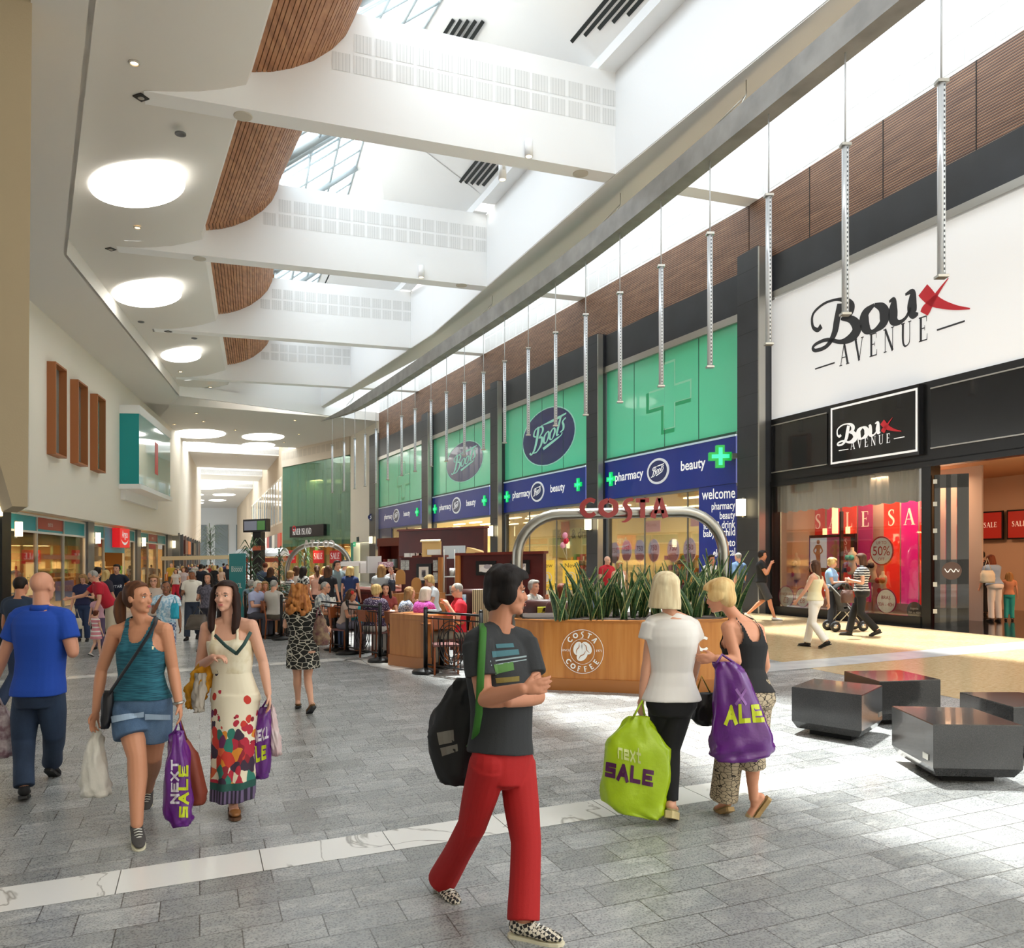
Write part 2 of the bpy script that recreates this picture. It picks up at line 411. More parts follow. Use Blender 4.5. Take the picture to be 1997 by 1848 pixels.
for i,(n,f)in enumerate(lips):
 def P(st,s,h):return(st.x+T.x*s,st.y+T.y*s,H+h)
 dz=(f-n).normalized();gap_=(lips[i][0]-lips[i-1][1]).dot(L)if i else 0;n=n-dz*(max(.9,gap_-.3)if i else 0);f=f+dz*.3
 N_=len(vault);ceil_mb.add([P(n,*a)for a in vault]+[P(f,*a)for a in vault],[(k,N_+k,N_+k+1,k+1)for k in range(N_-1)],True)
 nb_,fb_=n-dz*1.6,f+dz*1.6
 ceil_mb.add([P(nb_,-12,.02+.003*i),P(fb_,-12,.02+.003*i),P(fb_,-2.3,.02+.003*i),P(nb_,-2.3,.02+.003*i)],[(0,1,2,3)],False)
 if i:
  pf=lips[i-1][1];ceil_mb.add([P(pf,-12,.002),P(n,-12,.002),P(n,-2.4,.002),P(pf,-2.4,.002)],[(0,1,2,3)],False)
 ceil_mb.add([P(n,0,.55),P(f,0,.55),P(f,.12,.86),P(n,.12,.86)],[(0,1,2,3)])
 starts+=[n-T*2.6,f-T*2.6]
 W=dens(wood,0.02);L0=0;acc=[0]
 for a,b in zip(W[:-1],W[1:]):acc.append(acc[-1]+math.dist(a,b))
 sm=MB();pitch=0.115;k=0
 def at(d):
  j=min(range(len(acc)),key=lambda q:abs(acc[q]-d));return W[j]
 while(k+1)*pitch<acc[-1]:
  a=at(k*pitch);b=at(k*pitch+pitch*0.84);t=Vector((b[0]-a[0],b[1]-a[1])).normalized();nn=Vector((-t.y,t.x))*0.05
  q=[]
  for st in(n,f):
   q+=[P(st,a[0],a[1]),P(st,b[0],b[1]),P(st,b[0]+nn.x,b[1]+nn.y),P(st,a[0]+nn.x,a[1]+nn.y)]
  sm.add(q,[(0,1,2,3),(7,6,5,4),(0,4,5,1),(1,5,6,2),(2,6,7,3),(3,7,4,0)]);k+=1
 bk=MB()
 Wc=dens(wood,0.3)
 for a,b in zip(Wc[:-1],Wc[1:]):bk.add([P(n,a[0]-.05,a[1]+.07),P(f,a[0]-.05,a[1]+.07),P(f,b[0]-.05,b[1]+.07),P(n,b[0]-.05,b[1]+.07)],[(0,1,2,3)])
 vo=bk.build('ceiling_slat_vault',M_dark);vo['kind']='structure'
 sm.build('slats',M_slat,vo)
 ext=0.35
 dd=(f-n).normalized();n2=n-dd*ext;f2=f+dd*ext
 sn,sf=(sp_at(n2)-n2).dot(T),(sp_at(f2)-f2).dot(T)
 g0=(2.5,3.0)
 if i<5:
  rs=[min(RIDGE[0],2.5+(s_-2.5)*0.45)for s_ in(sn,sf)]
  rh=[3.0+(r-2.5)*0.78 for r in rs]
  glaz.add([P(n2,*g0),P(f2,*g0),P(f2,rs[1],rh[1]),P(n2,rs[0],rh[0])],[(0,1,2,3)])
  roofw.add([P(n2,rs[0],rh[0]),P(f2,rs[1],rh[1]),P(f2,sf-.55,3.05),P(n2,sn-.55,3.05)],[(0,1,2,3)])
  roofw.add([P(n2,sn-.55,3.05),P(f2,sf-.55,3.05),P(f2,sf-.55,2.75),P(n2,sn-.55,2.75)],[(0,1,2,3)])
  roofw.add([P(n2,sn-.55,2.75),P(f2,sf-.55,2.75),P(f2,sf,2.75),P(n2,sn,2.75)],[(0,1,2,3)])
  ln=(f2-n2).length;nb=max(3,int(ln/1.35))
  for k in range(nb+1):
   u=k/nb;st=n2.lerp(f2,u);r=rs[0]+(rs[1]-rs[0])*u;hh=rh[0]+(rh[1]-rh[0])*u
   wdt=0.16 if k%3==0 else 0.05
   bars.tube([P(st,*g0),P(st,r,hh)],wdt,4)
  for v in(0.0,0.33,0.66,1.0):
   bars.tube([P(n2,2.5+(rs[0]-2.5)*v,3+(rh[0]-3)*v),P(f2,2.5+(rs[1]-2.5)*v,3+(rh[1]-3)*v)],0.06,4)
  slots.append((n2,f2,sn,sf,rs,rh))
ceil_o=struct('ceiling_vault',ceil_mb,M_ceil)
struct('ceiling_roof_slope',roofw,M_white)
M_skyglass=glass_mat('roof_glass','#f4faff',0.02)
rl=struct('window_1',glaz,M_skyglass);struct('bars',bars,mat('roof_bar_grey','#b9c6cc',0.5),rl)
for i,(n2,f2,sn,sf,rs,rh)in enumerate(slots[:4]):
 root=empty('ceiling_vent',0,0,0);root.location=((n2.x+f2.x)/2,(n2.y+f2.y)/2,H+4)
 tag(root,['row of black air slots in the white slope of the nearest roof bay','two sets of black air slots above the second beam','small black air slots above the third beam','farthest set of black air slots in the roof'][i],'vent','air slots in the roof')
 for gi,(v0,v1)in enumerate([(0.8,0.99),(0.12,0.32)][:2 if i else 1]):
  for k in range(5):
   u0,u1=(0.72,0.985)if i==0 else((0.55,0.95)if gi==0 else(0.3,0.75))
   q=[]
   for u in(u0-0.02*k,u1-0.02*k):
    for dv in(0,0.022):
     v=v0+(v1-v0)*k/5+dv
     st=n2.lerp(f2,u);r=rs[0]+(rs[1]-rs[0])*u;hh=rh[0]+(rh[1]-rh[0])*u;se=sn+(sf-sn)*u-.55
     s_=r+(se-r)*v;z_=hh+(3.05-hh)*v
     q.append((st.x+T.x*s_,st.y+T.y*s_,H+z_-0.015))
   m_=MB();m_.add([q[0],q[1],q[3],q[2]]+[(a[0],a[1],a[2]+.02)for a in(q[0],q[1],q[3],q[2])],[(0,1,2,3),(7,6,5,4),(0,4,5,1),(1,5,6,2),(2,6,7,3),(3,7,4,0)])
   m_.build('slot',mat('slot_black','#0d1412',0.5),root)
mb=MB();mb.prism([LA+LD*24,LA,Vector((-8.4,13.9)),Vector((-2.0,3.0)),Vector((4.0,-9)),Vector((-60,-9)),Vector((-60,60))],HB+1.2,HB+1.5);struct('ceiling_roof_left',mb,M_ceil)
mb=MB();mb.wall((30,-9),(-40,-9),0,17,.3);struct('wall_back',mb,mat('back_wall','#cfc8ba',.8))  # unseen wall added behind the camera to cut the light from there
pl=[seg_a+(seg_a-seg_b).normalized()*18,seg_b,seg_c]
lft=[Vector((-2.6,4.3)),Vector((-8.32,13.75)),LA,LA+LD*36]
mb=MB();q=pl+[LA+LD*24,LA,Vector((-8.4,13.9)),Vector((-2.6,4.2))]
mb.add([(p.x,p.y,HB)for p in q],[tuple(range(len(q)))]);mb.add([(p.x,p.y,HB+1.2)for p in q],[tuple(range(len(q)))])
for a,b in zip(pl[:-1],pl[1:]):mb.wall(a,b,HB,H+.2,0.1)
struct('ceiling_bulkhead',mb,M_ceil)
farw=MB();farw.wall(seg_c,far_r+T*0.4,HB,H+0.1,0.15);farw.wall(isect(seg_c,seg_d,starts[-2],starts[-1])-T*.5,far_r+T*.4,H,H+7,0.15)
struct('wall_recess_end',farw,M_white)
for i,(a,b)in enumerate(BL):
 d=(b-a).normalized();n=Vector((-d.y,d.x))
 s0=isect(a,b,*[lips[i][1]-T*2.6,lips[i][1]-T*2.6+L]);e0=isect(a,b,RA,RA+RD)if i==0 else isect(a,b,BA_,BA_+BD)
 s0=a if i==0 else s0
 lipt=(lips[i][1]-s0).dot(d)
 mb=MB();th=0.55
 tot=(e0-s0).length
 pts=[(0,0),(tot,0),(tot,2.75),(lipt+2.45,2.75),(lipt+2.25,2.2),(lipt+1.5,1.45),(lipt+.55,1.0),(lipt,.9),(lipt,.6),(lipt-1,.2)]
 ff=[(s0.x+d.x*s,s0.y+d.y*s,H+h)for s,h in pts];bb=[(x+n.x*th,y+n.y*th,z)for x,y,z in ff];N=len(pts)
 mb.add(ff+bb,[tuple(range(N)),tuple(range(2*N-1,N-1,-1))]+[(k,(k+1)%N,N+(k+1)%N,N+k)for k in range(N)])
 bo=struct('ceiling_beam',mb,[M_white]);
 pm=MB();sz=0.43;gp=0.085;s=lipt+0.9
 while s<tot-.5:
  for r in range(2):
   h=1.3+r*(sz+gp)
   if s<lipt+2.1 and h+sz>1.1+(s-lipt-.9)*1.05:continue
   o=n*-0.006
   pm.add([(s0.x+d.x*u+o.x,s0.y+d.y*u+o.y,H+v)for u,v in((s,h),(s+sz,h),(s+sz,h+sz),(s,h+sz))],[(0,1,2,3)])
  s+=sz+gp
 pm.build('perforated_panels',M_perf,bo)
mb=MB();wd=1.3
offs=[]
for i,p in enumerate(sp_line):
 e=(sp_line[min(i+1,len(sp_line)-1)]-sp_line[max(i-1,0)]).normalized();offs.append(p+Vector((e.y,-e.x))*(wd if i<4 else .25))
for i in range(len(sp_line)-1):
 mb.prism([sp_line[i],sp_line[i+1],offs[i+1],offs[i]],H-.03,H+3.0)
struct('ceiling_spine',mb,M_ceil)
for i in range(len(sp_line)-1):
 pass
mb=MB()
for i in range(len(sp_line)-1):mb.wall(sp_line[i],sp_line[i+1],H,H+2.76,0.012,0.0)
struct('wall_spine',mb,M_white)
mb=MB();ro=[offs[0],offs[1],offs[2],offs[3],offs[4]]
rw=[rx(-36),rx(-6),rx(0.9),BA_+BD*12,R_END+BD*12]
gl2=MB();br2=MB()
for i in range(4):
 gl2.add([(ro[i].x,ro[i].y,H+3),(ro[i+1].x,ro[i+1].y,H+3),(rw[i+1].x,rw[i+1].y,H+3.6),(rw[i].x,rw[i].y,H+3.6)],[(0,1,2,3)])
 for k in range(3):
  u=k/3;a=ro[i].lerp(ro[i+1],u);b=rw[i].lerp(rw[i+1],u);br2.tube([(a.x,a.y,H+3),(b.x,b.y,H+3.6)],.04,4)
w2=struct('window_2',gl2,M_skyglass);struct('bars',br2,mat('roof_bar_grey'),w2)
# -- lettering
FONTS={}
def text_mb(s,depth=0.0,bold=0.0,space=1.0):
 cu=bpy.data.curves.new('tmp_text','FONT');cu.body=s;cu.size=1.0;cu.offset=bold;cu.resolution_u=4;cu.space_character=space;cu.fill_mode='FRONT'
 ob=bpy.data.objects.new('tmp_text',cu)
 me=bpy.data.meshes.new_from_object(ob)
 v=np.array([q.co[:]for q in me.vertices])if len(me.vertices)else np.zeros((0,3));f=[tuple(p.vertices)for p in me.polygons]
 bpy.data.objects.remove(ob);bpy.data.curves.remove(cu);bpy.data.meshes.remove(me)
 return v,f
def wcoord(a,b,px,py):
 """photo point on the upright plane a-b -> (distance along a->b, height)"""
 p=Vector(ONL(px,a,b));d=(V2(b)-V2(a)).normalized()
 return((p-V2(a)).dot(d),HT(px,py,p.y))
def wpos(a,b,u,h,out=0.0):
 d=(V2(b)-V2(a)).normalized();n=Vector((d.y,-d.x));p=V2(a)+d*u+n*out
 return(p.x,p.y,h)
def slab(mb,a,b,z0,z1,o0,o1):
 d=(V2(b)-V2(a)).normalized();n=Vector((d.y,-d.x));a=V2(a);b=V2(b)
 return mb.prism([a+n*o0,b+n*o0,b+n*o1,a+n*o1],z0,z1)
def rect(mb,a,b,u0,u1,h0,h1,o0,o1):
 d=(V2(b)-V2(a)).normalized();a2=V2(a)+d*u0;b2=V2(a)+d*u1
 return slab(mb,a2,b2,h0,h1,o0,o1)
def flat2(mb,a,b,pts,out,thick=0.0):
 """polygon given in wall coordinates"""
 n=len(pts);f=[wpos(a,b,u,h,out)for u,h in pts]
 if thick==0:return mb.add(f,[tuple(range(n))])
 k=[wpos(a,b,u,h,out-thick)for u,h in pts]
 return mb.add(f+k,[tuple(range(n)),tuple(range(2*n-1,n-1,-1))]+[(i,(i+1)%n,n+(i+1)%n,n+i)for i in range(n)])
def wtext(mb,s,a,b,L,R,cap,out,bold=0.0,thick=0.0,space=1.0):
 """text whose baseline runs from photo point L to photo point R on plane a-b, cap = letter height (tall letters) in metres or None"""
 v,f=text_mb(s,0,bold,space)
 if not len(v):return mb
 u0,h0=wcoord(a,b,*L);u1,h1=wcoord(a,b,*R)
 x0,x1=v[:,0].min(),v[:,0].max();sx=(u1-u0)/(x1-x0);sy=sx if cap is None else cap/0.72
 pts=[wpos(a,b,u0+(x-x0)*sx,h0+(h1-h0)*(x-x0)/(x1-x0)+y*sy,out)for x,y,_ in v]
 return mb.add(pts,f)
def utext(mb,s,a,b,u,h,size,out,bold=0.0,align=0.5,wmax=None):
 v,f=text_mb(s,0,bold)
 if not len(v):return mb
 x0,x1=v[:,0].min(),v[:,0].max();sx=size
 if wmax and(x1-x0)*size>wmax:sx=wmax/(x1-x0)
 return mb.add([wpos(a,b,u+(x-x0-(x1-x0)*align)*sx,h+y*size,out)for x,y,_ in v],f)
def crspline(P,n=6,closed=False):
 P=[np.array(p,float)for p in P];out=[];m=len(P)
 for i in range(m if closed else m-1):
  p0=P[i-1]if(i>0 or closed)else 2*P[0]-P[1];p1=P[i];p2=P[(i+1)%m];p3=P[(i+2)%m]if(i+2<m or closed)else 2*P[-1]-P[-2]
  for k in range(n):
   t=k/n;out.append(0.5*(2*p1+(p2-p0)*t+(2*p0-5*p1+4*p2-p3)*t*t+(3*p1-p0-3*p2+p3)*t**3))
 if not closed:out.append(P[-1])
 return out
def ribbon(mb,pts,plane,closed=False,smooth=True,thick=0.0):
 """pts: (x, y, width); plane(x, y, layer) -> 3D"""
 Q=crspline(pts,6,closed)if smooth and len(pts)>2 else[np.array(p,float)for p in pts]
 m=len(Q);Lf=[];Rt=[]
 for i,q in enumerate(Q):
  a=Q[i-1]if(i>0 or closed)else q;b=Q[(i+1)%m]if(i<m-1 or closed)else q
  t=(b-a)[:2];t=t/(np.linalg.norm(t)+1e-12);n=np.array((-t[1],t[0]))*max(q[2],1e-4)/2
  Lf.append(q[:2]+n);Rt.append(q[:2]-n)
 vs=[plane(p[0],p[1],0)for p in Lf]+[plane(p[0],p[1],0)for p in Rt]
 k=m if closed else m-1
 fs=[(i,(i+1)%m,m+(i+1)%m,m+i)for i in range(k)]
 if thick:
  vs+=[plane(p[0],p[1],1)for p in Lf]+[plane(p[0],p[1],1)for p in Rt];o=2*m
  fs+=[(o+m+i,o+m+(i+1)%m,o+(i+1)%m,o+i)for i in range(k)]
  fs+=[(o+i,o+(i+1)%m,(i+1)%m,i)for i in range(k)]+[(m+i,m+(i+1)%m,o+m+(i+1)%m,o+m+i)for i in range(k)]
  if not closed:fs+=[(0,m,o+m,o),(m-1,o+m-1,o+2*m-1,2*m-1)]
 return mb.add(vs,fs)
def _sf(x,y,w=.24,t=.045):return[(x-w/2,y,t),(x+w/2,y,t)]
SER={'A':(.78,[[(.08,.02,.05),(.38,1,.07)],[(.38,1,.15),(.68,.02,.16)],[(.2,.35,.045),(.56,.35,.045)],_sf(.09,.02),_sf(.68,.02,.28)]),'B':(.68,[[(.16,0,.15),(.16,1,.15)],_sf(.14,.02),_sf(.14,.98),[(.16,.97,.05),(.4,.97,.06),(.52,.86,.13),(.5,.66,.13),(.36,.55,.05),(.16,.54,.05)],[(.3,.54,.05),(.48,.48,.08),(.58,.28,.15),(.46,.07,.08),(.16,.03,.05)]]),'D':(.78,[[(.16,0,.15),(.16,1,.15)],_sf(.14,.02),_sf(.14,.98),[(.16,.97,.05),(.42,.93,.07),(.62,.74,.14),(.66,.5,.16),(.62,.26,.14),(.42,.07,.07),(.16,.03,.05)]]),'E':(.64,[[(.16,0,.15),(.16,1,.15)],_sf(.14,.02),_sf(.14,.98),[(.16,.975,.05),(.54,.975,.05)],[(.54,.99,.04),(.55,.76,.03)],[(.16,.52,.045),(.42,.52,.045)],[(.42,.62,.03),(.42,.42,.03)],[(.16,.025,.05),(.57,.025,.05)],[(.57,.01,.05),(.59,.26,.03)]]),'F':(.58,[[(.16,0,.15),(.16,1,.15)],_sf(.16,.02,.28),_sf(.14,.98),[(.16,.975,.05),(.52,.975,.05)],[(.52,.99,.04),(.53,.76,.03)],[(.16,.52,.045),(.4,.52,.045)],[(.4,.62,.03),(.4,.42,.03)]]),'I':(.34,[[(.17,0,.15),(.17,1,.15)],_sf(.17,.02,.3),_sf(.17,.98,.3)]),'K':(.76,[[(.16,0,.15),(.16,1,.15)],_sf(.16,.02,.28),_sf(.16,.98,.28),[(.58,.98,.06),(.2,.45,.06)],[(.3,.58,.14),(.66,.02,.15)],_sf(.6,.98,.22),_sf(.66,.02,.24)]),'L':(.6,[[(.16,0,.15),(.16,1,.15)],_sf(.14,.02),_sf(.16,.98,.28),[(.16,.025,.05),(.54,.025,.05)],[(.54,.01,.05),(.56,.28,.03)]]),'N':(.84,[[(.14,0,.05),(.14,1,.05)],[(.14,1,.14),(.7,.0,.14)],[(.7,0,.05),(.7,1,.05)],_sf(.14,.02,.22),_sf(.1,.98,.2),_sf(.7,.98,.22)]),'O':(.82,[[(.41,.985,.05),(.16,.78,.13),(.1,.5,.15),(.16,.22,.13),(.41,.015,.05),(.66,.22,.13),(.72,.5,.15),(.66,.78,.13),(.41,.985,.05)]]),'P':(.64,[[(.16,0,.15),(.16,1,.15)],_sf(.16,.02,.28),_sf(.14,.98),[(.16,.97,.05),(.42,.96,.07),(.56,.74,.15),(.42,.5,.07),(.16,.47,.05)]]),'R':(.72,[[(.16,0,.15),(.16,1,.15)],_sf(.16,.02,.28),_sf(.14,.98),[(.16,.97,.05),(.42,.96,.07),(.54,.75,.14),(.4,.53,.07),(.16,.5,.05)],[(.36,.51,.12),(.64,.02,.13)],_sf(.66,.02,.18)]),'S':(.56,[[(.46,.76,.03),(.42,.93,.05),(.28,.98,.06),(.13,.87,.11),(.13,.7,.13),(.28,.54,.15),(.43,.4,.14),(.46,.22,.12),(.36,.05,.07),(.22,.015,.05),(.1,.08,.05),(.08,.27,.03)],[(.46,.74,.03),(.46,.99,.03)],[(.08,.01,.03),(.08,.29,.03)]]),'T':(.7,[[(.35,0,.15),(.35,1,.15)],_sf(.35,.02,.3),[(.04,.975,.05),(.66,.975,.05)],[(.05,.99,.04),(.04,.74,.03)],[(.65,.99,.04),(.66,.74,.03)]]),'U':(.8,[[(.16,1,.15),(.16,.3,.14),(.26,.05,.1),(.44,.02,.06),(.6,.12,.06),(.64,.35,.05),(.64,1,.05)],_sf(.16,.98,.28),_sf(.64,.98,.22)]),'V':(.76,[[(.1,1,.16),(.4,0,.14)],[(.4,0,.06),(.66,1,.05)],_sf(.1,.98,.26),_sf(.66,.98,.22)]),' ':(.35,[]),}
def serif(mb,s,plane,size,sp=0.1):
 """serif capitals starting at x=0; plane(x, y, layer)"""
 x=0
 for ch in s:
  w,st=SER.get(ch,SER[' '])
  for k in st:ribbon(mb,[(x+p[0]*size,p[1]*size,p[2]*size)for p in k],plane,smooth=len(k)>2)
  x+=(w+sp)*size
 return x
def serif_len(s,size,sp=0.1):return sum((SER.get(c,SER[' '])[0]+sp)*size for c in s)
def wserif(mb,s,a,b,u,h,size,out,sp=0.1,align=0.0,vert=False):
 if vert:
  for i,ch in enumerate(s):wserif(mb,ch,a,b,u,h-i*size*1.25,size,out,sp,0.5)
  return mb
 w=serif_len(s,size,sp);serif(mb,s,lambda x,y,l:wpos(a,b,u-w*align+x,h+y,out),size,sp);return mb
def pxribbon(mb,pts,a,b,out,closed=False,smooth=True,thick=0.0):
 """strokes in photo points laid on wall a-b: width is in metres"""
 q=[(*wcoord(a,b,p[0],p[1]),p[2])for p in pts]
 return ribbon(mb,q,lambda x,y,l:wpos(a,b,x,y,out-l*thick),closed,smooth,thick)
def disc2(mb,a,b,u,h,ru,rh,out,thick=0.0,n=36,hole=0.0):
 if hole:
  O=[(u+ru*math.cos(2*math.pi*k/n),h+rh*math.sin(2*math.pi*k/n))for k in range(n)];I=[(u+ru*hole*math.cos(2*math.pi*k/n),h+rh*hole*math.sin(2*math.pi*k/n))for k in range(n)]
  vs=[wpos(a,b,x,y,out)for x,y in O+I]
  return mb.add(vs,[(i,(i+1)%n,n+(i+1)%n,n+i)for i in range(n)])
 return flat2(mb,a,b,[(u+ru*math.cos(2*math.pi*k/n),h+rh*math.sin(2*math.pi*k/n))for k in range(n)],out,thick)
def cross2(mb,a,b,u,h,R,w,out,thick=0.0,sk=1.0):
 P=[(-w,-R),(w,-R),(w,-w),(R,-w),(R,w),(w,w),(w,R),(-w,R),(-w,w),(-R,w),(-R,-w),(-w,-w)]
 return flat2(mb,a,b,[(u+x*sk,h+y)for x,y in P],out,thick)
BOOTS_STROKES=[[(-.42,.62,.05),(-.6,.52,.07),(-.66,.3,.07),(-.55,.2,.05)],[(-.42,.6,.11),(-.5,.1,.12),(-.62,-.35,.1),(-.78,-.55,.06),(-.86,-.45,.09)],[(-.44,.6,.05),(-.25,.55,.08),(-.22,.35,.09),(-.4,.1,.05)],[(-.42,.1,.05),(-.26,.05,.1),(-.3,-.25,.1),(-.5,-.5,.06),(-.68,-.52,.05)],[(-.02,.22,.05),(-.14,.05,.09),(-.16,-.2,.08),(-.06,-.25,.05),(.06,-.02,.09),(.06,.18,.08),(-.02,.22,.05)],[(.26,.26,.05),(.14,.1,.09),(.12,-.14,.08),(.22,-.2,.05),(.34,.04,.09),(.34,.22,.08),(.26,.26,.05)],[(.62,.62,.09),(.5,.2,.1),(.44,-.1,.08),(.54,-.12,.04)],[(.84,.5,.06),(.7,.38,.07),(.74,.2,.09),(.72,.02,.08),(.58,-.05,.04)],[(-.3,.62,.02),(.3,.62,.12),(.86,.68,.07)],[(-.2,-.5,.13),(.3,-.32,.11),(.62,-.2,.05),(.68,-.08,.04)]]
def boots_logo(mb,a,b,u,h,ru,rh,out):
 for k in BOOTS_STROKES:ribbon(mb,[(p[0],p[1]*.95,p[2])for p in k],lambda x,y,l:wpos(a,b,u+x*ru*.82,h+(y+.12*x)*rh*.82,out))
 return mb
COSTA_GLYPH={'C':(.84,[[(.76,.8,.2),(.5,.88,.22),(.2,.7,.26),(.13,.42,.27),(.3,.15,.25),(.56,.11,.22),(.76,.22,.2)]]),'O':(.98,[[(.49,.86,.25),(.2,.72,.27),(.14,.48,.28),(.2,.26,.27),(.49,.12,.25),(.78,.26,.27),(.84,.48,.28),(.78,.72,.27),(.49,.86,.25)]]),'S':(.66,[[(.62,.9,.16),(.34,.86,.2),(.2,.66,.22),(.34,.46,.24),(.46,.26,.24),(.42,.0,.2),(.22,-.16,.12),(.04,-.18,.05)]]),'T':(.76,[[(.02,.86,.22),(.74,.86,.22)],[(.38,.9,.25),(.38,0,.25)]]),'A':(.9,[[(.42,.97,.2),(.14,0,.24)],[(.46,.97,.24),(.74,0,.28)],[(.2,.3,.17),(.66,.3,.17)]]),'F':(.6,[[(.16,0,.24),(.16,1,.24)],[(.1,.9,.2),(.56,.9,.2)],[(.16,.5,.18),(.48,.5,.18)]]),'E':(.64,[[(.16,0,.24),(.16,1,.24)],[(.1,.9,.2),(.58,.9,.2)],[(.16,.5,.18),(.5,.5,.18)],[(.1,.1,.2),(.6,.1,.2)]]),}
# -- right-hand side: lingerie shop front
FA,FB=rx(0.0),rx(-15)
M_navy=mat('sign_navy','#1b2f86',0.35,coat=0.3)
M_navyd=mat('sign_navy_dark','#1a2350',0.3)
M_green=mat('window_film_green','#63d8a8',0.22,coat=0.6)
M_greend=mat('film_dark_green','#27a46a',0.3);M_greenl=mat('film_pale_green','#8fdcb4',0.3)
M_letter=mat('white_letter','#f2f2f2',0.4,emit='#ffffff',es=0.12)
M_red=mat('sign_red','#c8202c',0.4)
M_blackgloss=mat('black_gloss','#1b1b1d',0.12,coat=0.5)
M_blackframe=mat('black_frame','#161616',0.3)
M_ink=mat('sign_ink','#2b2b2d',0.5)
Hs0,Hs1=5.52,8.93
wz0=0.12
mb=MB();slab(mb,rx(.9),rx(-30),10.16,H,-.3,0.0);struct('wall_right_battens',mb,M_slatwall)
mb=MB();slab(mb,rx(.9),rx(-30),H,H+3.8,-.3,0.0);wr=struct('wall_right_upper',mb,M_white)
pm=MB()
def perf_rows(pm,a,b,z0,z1,sz=.62,gp=.09,out=.006):
 tot=(V2(b)-V2(a)).length;u=0.1
 while u+sz<tot:
  z=z0
  while z+sz<z1:flat2(pm,a,b,[(u,z),(u+sz,z),(u+sz,z+sz),(u,z+sz)],out);z+=sz+gp
  u+=sz+gp
perf_rows(pm,rx(.9),rx(-22),H+.08,H+3.6);pm.build('perforated_panels',M_perf,wr)
mb=MB();slab(mb,rx(.0),rx(-30),9.15,10.16,-.3,0.06);struct('wall_right_header',mb,M_blackstone)
mb=MB();slab(mb,rx(.0),rx(-30),8.97,9.15,-.2,0.10);struct('trim_4',mb,M_silver)
mb=MB()
for u in np.arange(1.5,22,2.45):rect(mb,FA,FB,u,u+.025,10.17,H,0,.006)
struct('trim_5',mb,M_dark)
sg=empty('shop_sign',FA.x+1.5,FA.y-3,Hs0,'huge white lightbox sign with black and red script lettering above the black shop front','sign')
mb=MB();slab(mb,rx(-.03),rx(-15),Hs0,Hs1,-.15,0.03);mb.build('panel',mat('lightbox_white','#efefef',0.35,emit='#ffffff',es=0.10),sg)
def SP(pts,k,a=FA,b=FB,org=(1400,350)):return[(p[0]/k+org[0],p[1]/k+org[1],p[2])for p in pts]
def boux_big(a,b,mbk,mbr,out,conv,ws=1.0):
 S=[[(628,880,.16),(604,904,.12),(575,880,.09),(578,808,.08),(640,748,.07),(715,722,.07),(775,728,.15),(806,765,.24),(790,815,.18),(745,838,.06)],[(745,838,.06),(808,842,.2),(842,892,.3),(812,945,.26),(745,975,.12),(665,962,.1),(600,985,.09),(576,1012,.09),(596,1027,.1),(660,1000,.12),(705,925,.2),(722,840,.22),(740,745,.2)],[(945,752,.08),(895,800,.24),(884,850,.3),(900,900,.24),(935,913,.09),(995,868,.24),(1008,812,.3),(990,768,.22),(945,752,.08)],[(1035,735,.06),(1062,722,.12),(1058,790,.26),(1062,845,.24),(1092,860,.12),(1135,830,.08),(1165,770,.08)],[(1132,692,.06),(1175,676,.14),(1172,760,.26),(1180,812,.2),(1210,808,.06)]]
 for k in S:pxribbon(mbk,[(*conv(p[0],p[1]),p[2]*ws)for p in k],a,b,out)
 R=[[(1238,664,.3),(1262,690,.3),(1300,726,.26),(1360,752,.18),(1440,770,.1),(1522,776,.03)],[(1392,592,.02),(1345,655,.07),(1300,722,.14),(1262,775,.26),(1245,806,.24)]]
 for k in R:pxribbon(mbr,[(*conv(p[0],p[1]),p[2]*ws)for p in k],a,b,out+.004)
mk,mr=MB(),MB()
boux_big(FA,FB,mk,mr,0.034,lambda x,y:(x/3.08+1400,y/3.08+350))
pxribbon(mk,[(1400+590/3.08,350+1138/3.08,.04),(1400+708/3.08,350+1100/3.08,.04)],FA,FB,.034,smooth=False)
pxribbon(mk,[(1400+1322/3.08,350+905/3.08,.04),(1400+1490/3.08,350+850/3.08,.04)],FA,FB,.034,smooth=False)
def serif_px(mb,s,a,b,Lp,Rp,cap,out,sp=0.45):
 u0,h0=wcoord(a,b,*Lp);u1,h1=wcoord(a,b,*Rp);w=serif_len(s,1,sp)-sp;k=(u1-u0)/w
 serif(mb,s,lambda x,y,l:wpos(a,b,u0+x*k,h0+(h1-h0)*x/w+y*cap,out),1.0,sp)
serif_px(mk,'AVENUE',FA,FB,(1400+738/3.08,350+1122/3.08),(1400+1268/3.08,350+962/3.08),.56,.034)
mk.build('lettering',M_ink,sg);mr.build('kiss_mark',M_red,sg)
fas=empty('shop_fascia',FA.x+1,FA.y-3,3.75,'black fascia panels with thin silver edges over the lingerie shop window','fascia')
mb=MB();slab(mb,rx(-.05),rx(-15),3.72,Hs0,-.2,0.06);mb.build('board',M_blackframe,fas)
def upx(px):return wcoord(FA,FB,px,900)[0]
u1a,u1b=upx(1632),upx(1802)
for(ua,ub)in((.1,u1a-.25),(u1b+.25,14)):
 m_=MB();rect(m_,FA,FB,ua,ub,4.02,5.32,.06,.085);m_.build('panel',M_blackgloss,fas)
 m_=MB()
 for z in(4.0,5.34):rect(m_,FA,FB,ua,ub,z-.015,z+.015,.06,.1)
 m_.build('edging',M_silver,fas)
sq=empty('shop_sign',*wpos(FA,FB,(u1a+u1b)/2,3.95),label='square black sign with a white border and white script name on the fascia',cat='sign')
h0=wcoord(FA,FB,1632,906)[1];h1=wcoord(FA,FB,1632,797)[1]
m_=MB();rect(m_,FA,FB,u1a-.04,u1b+.04,h0-.08,h1+.08,.06,.2);m_.build('panel',M_blackgloss,sq)
m_=MB()
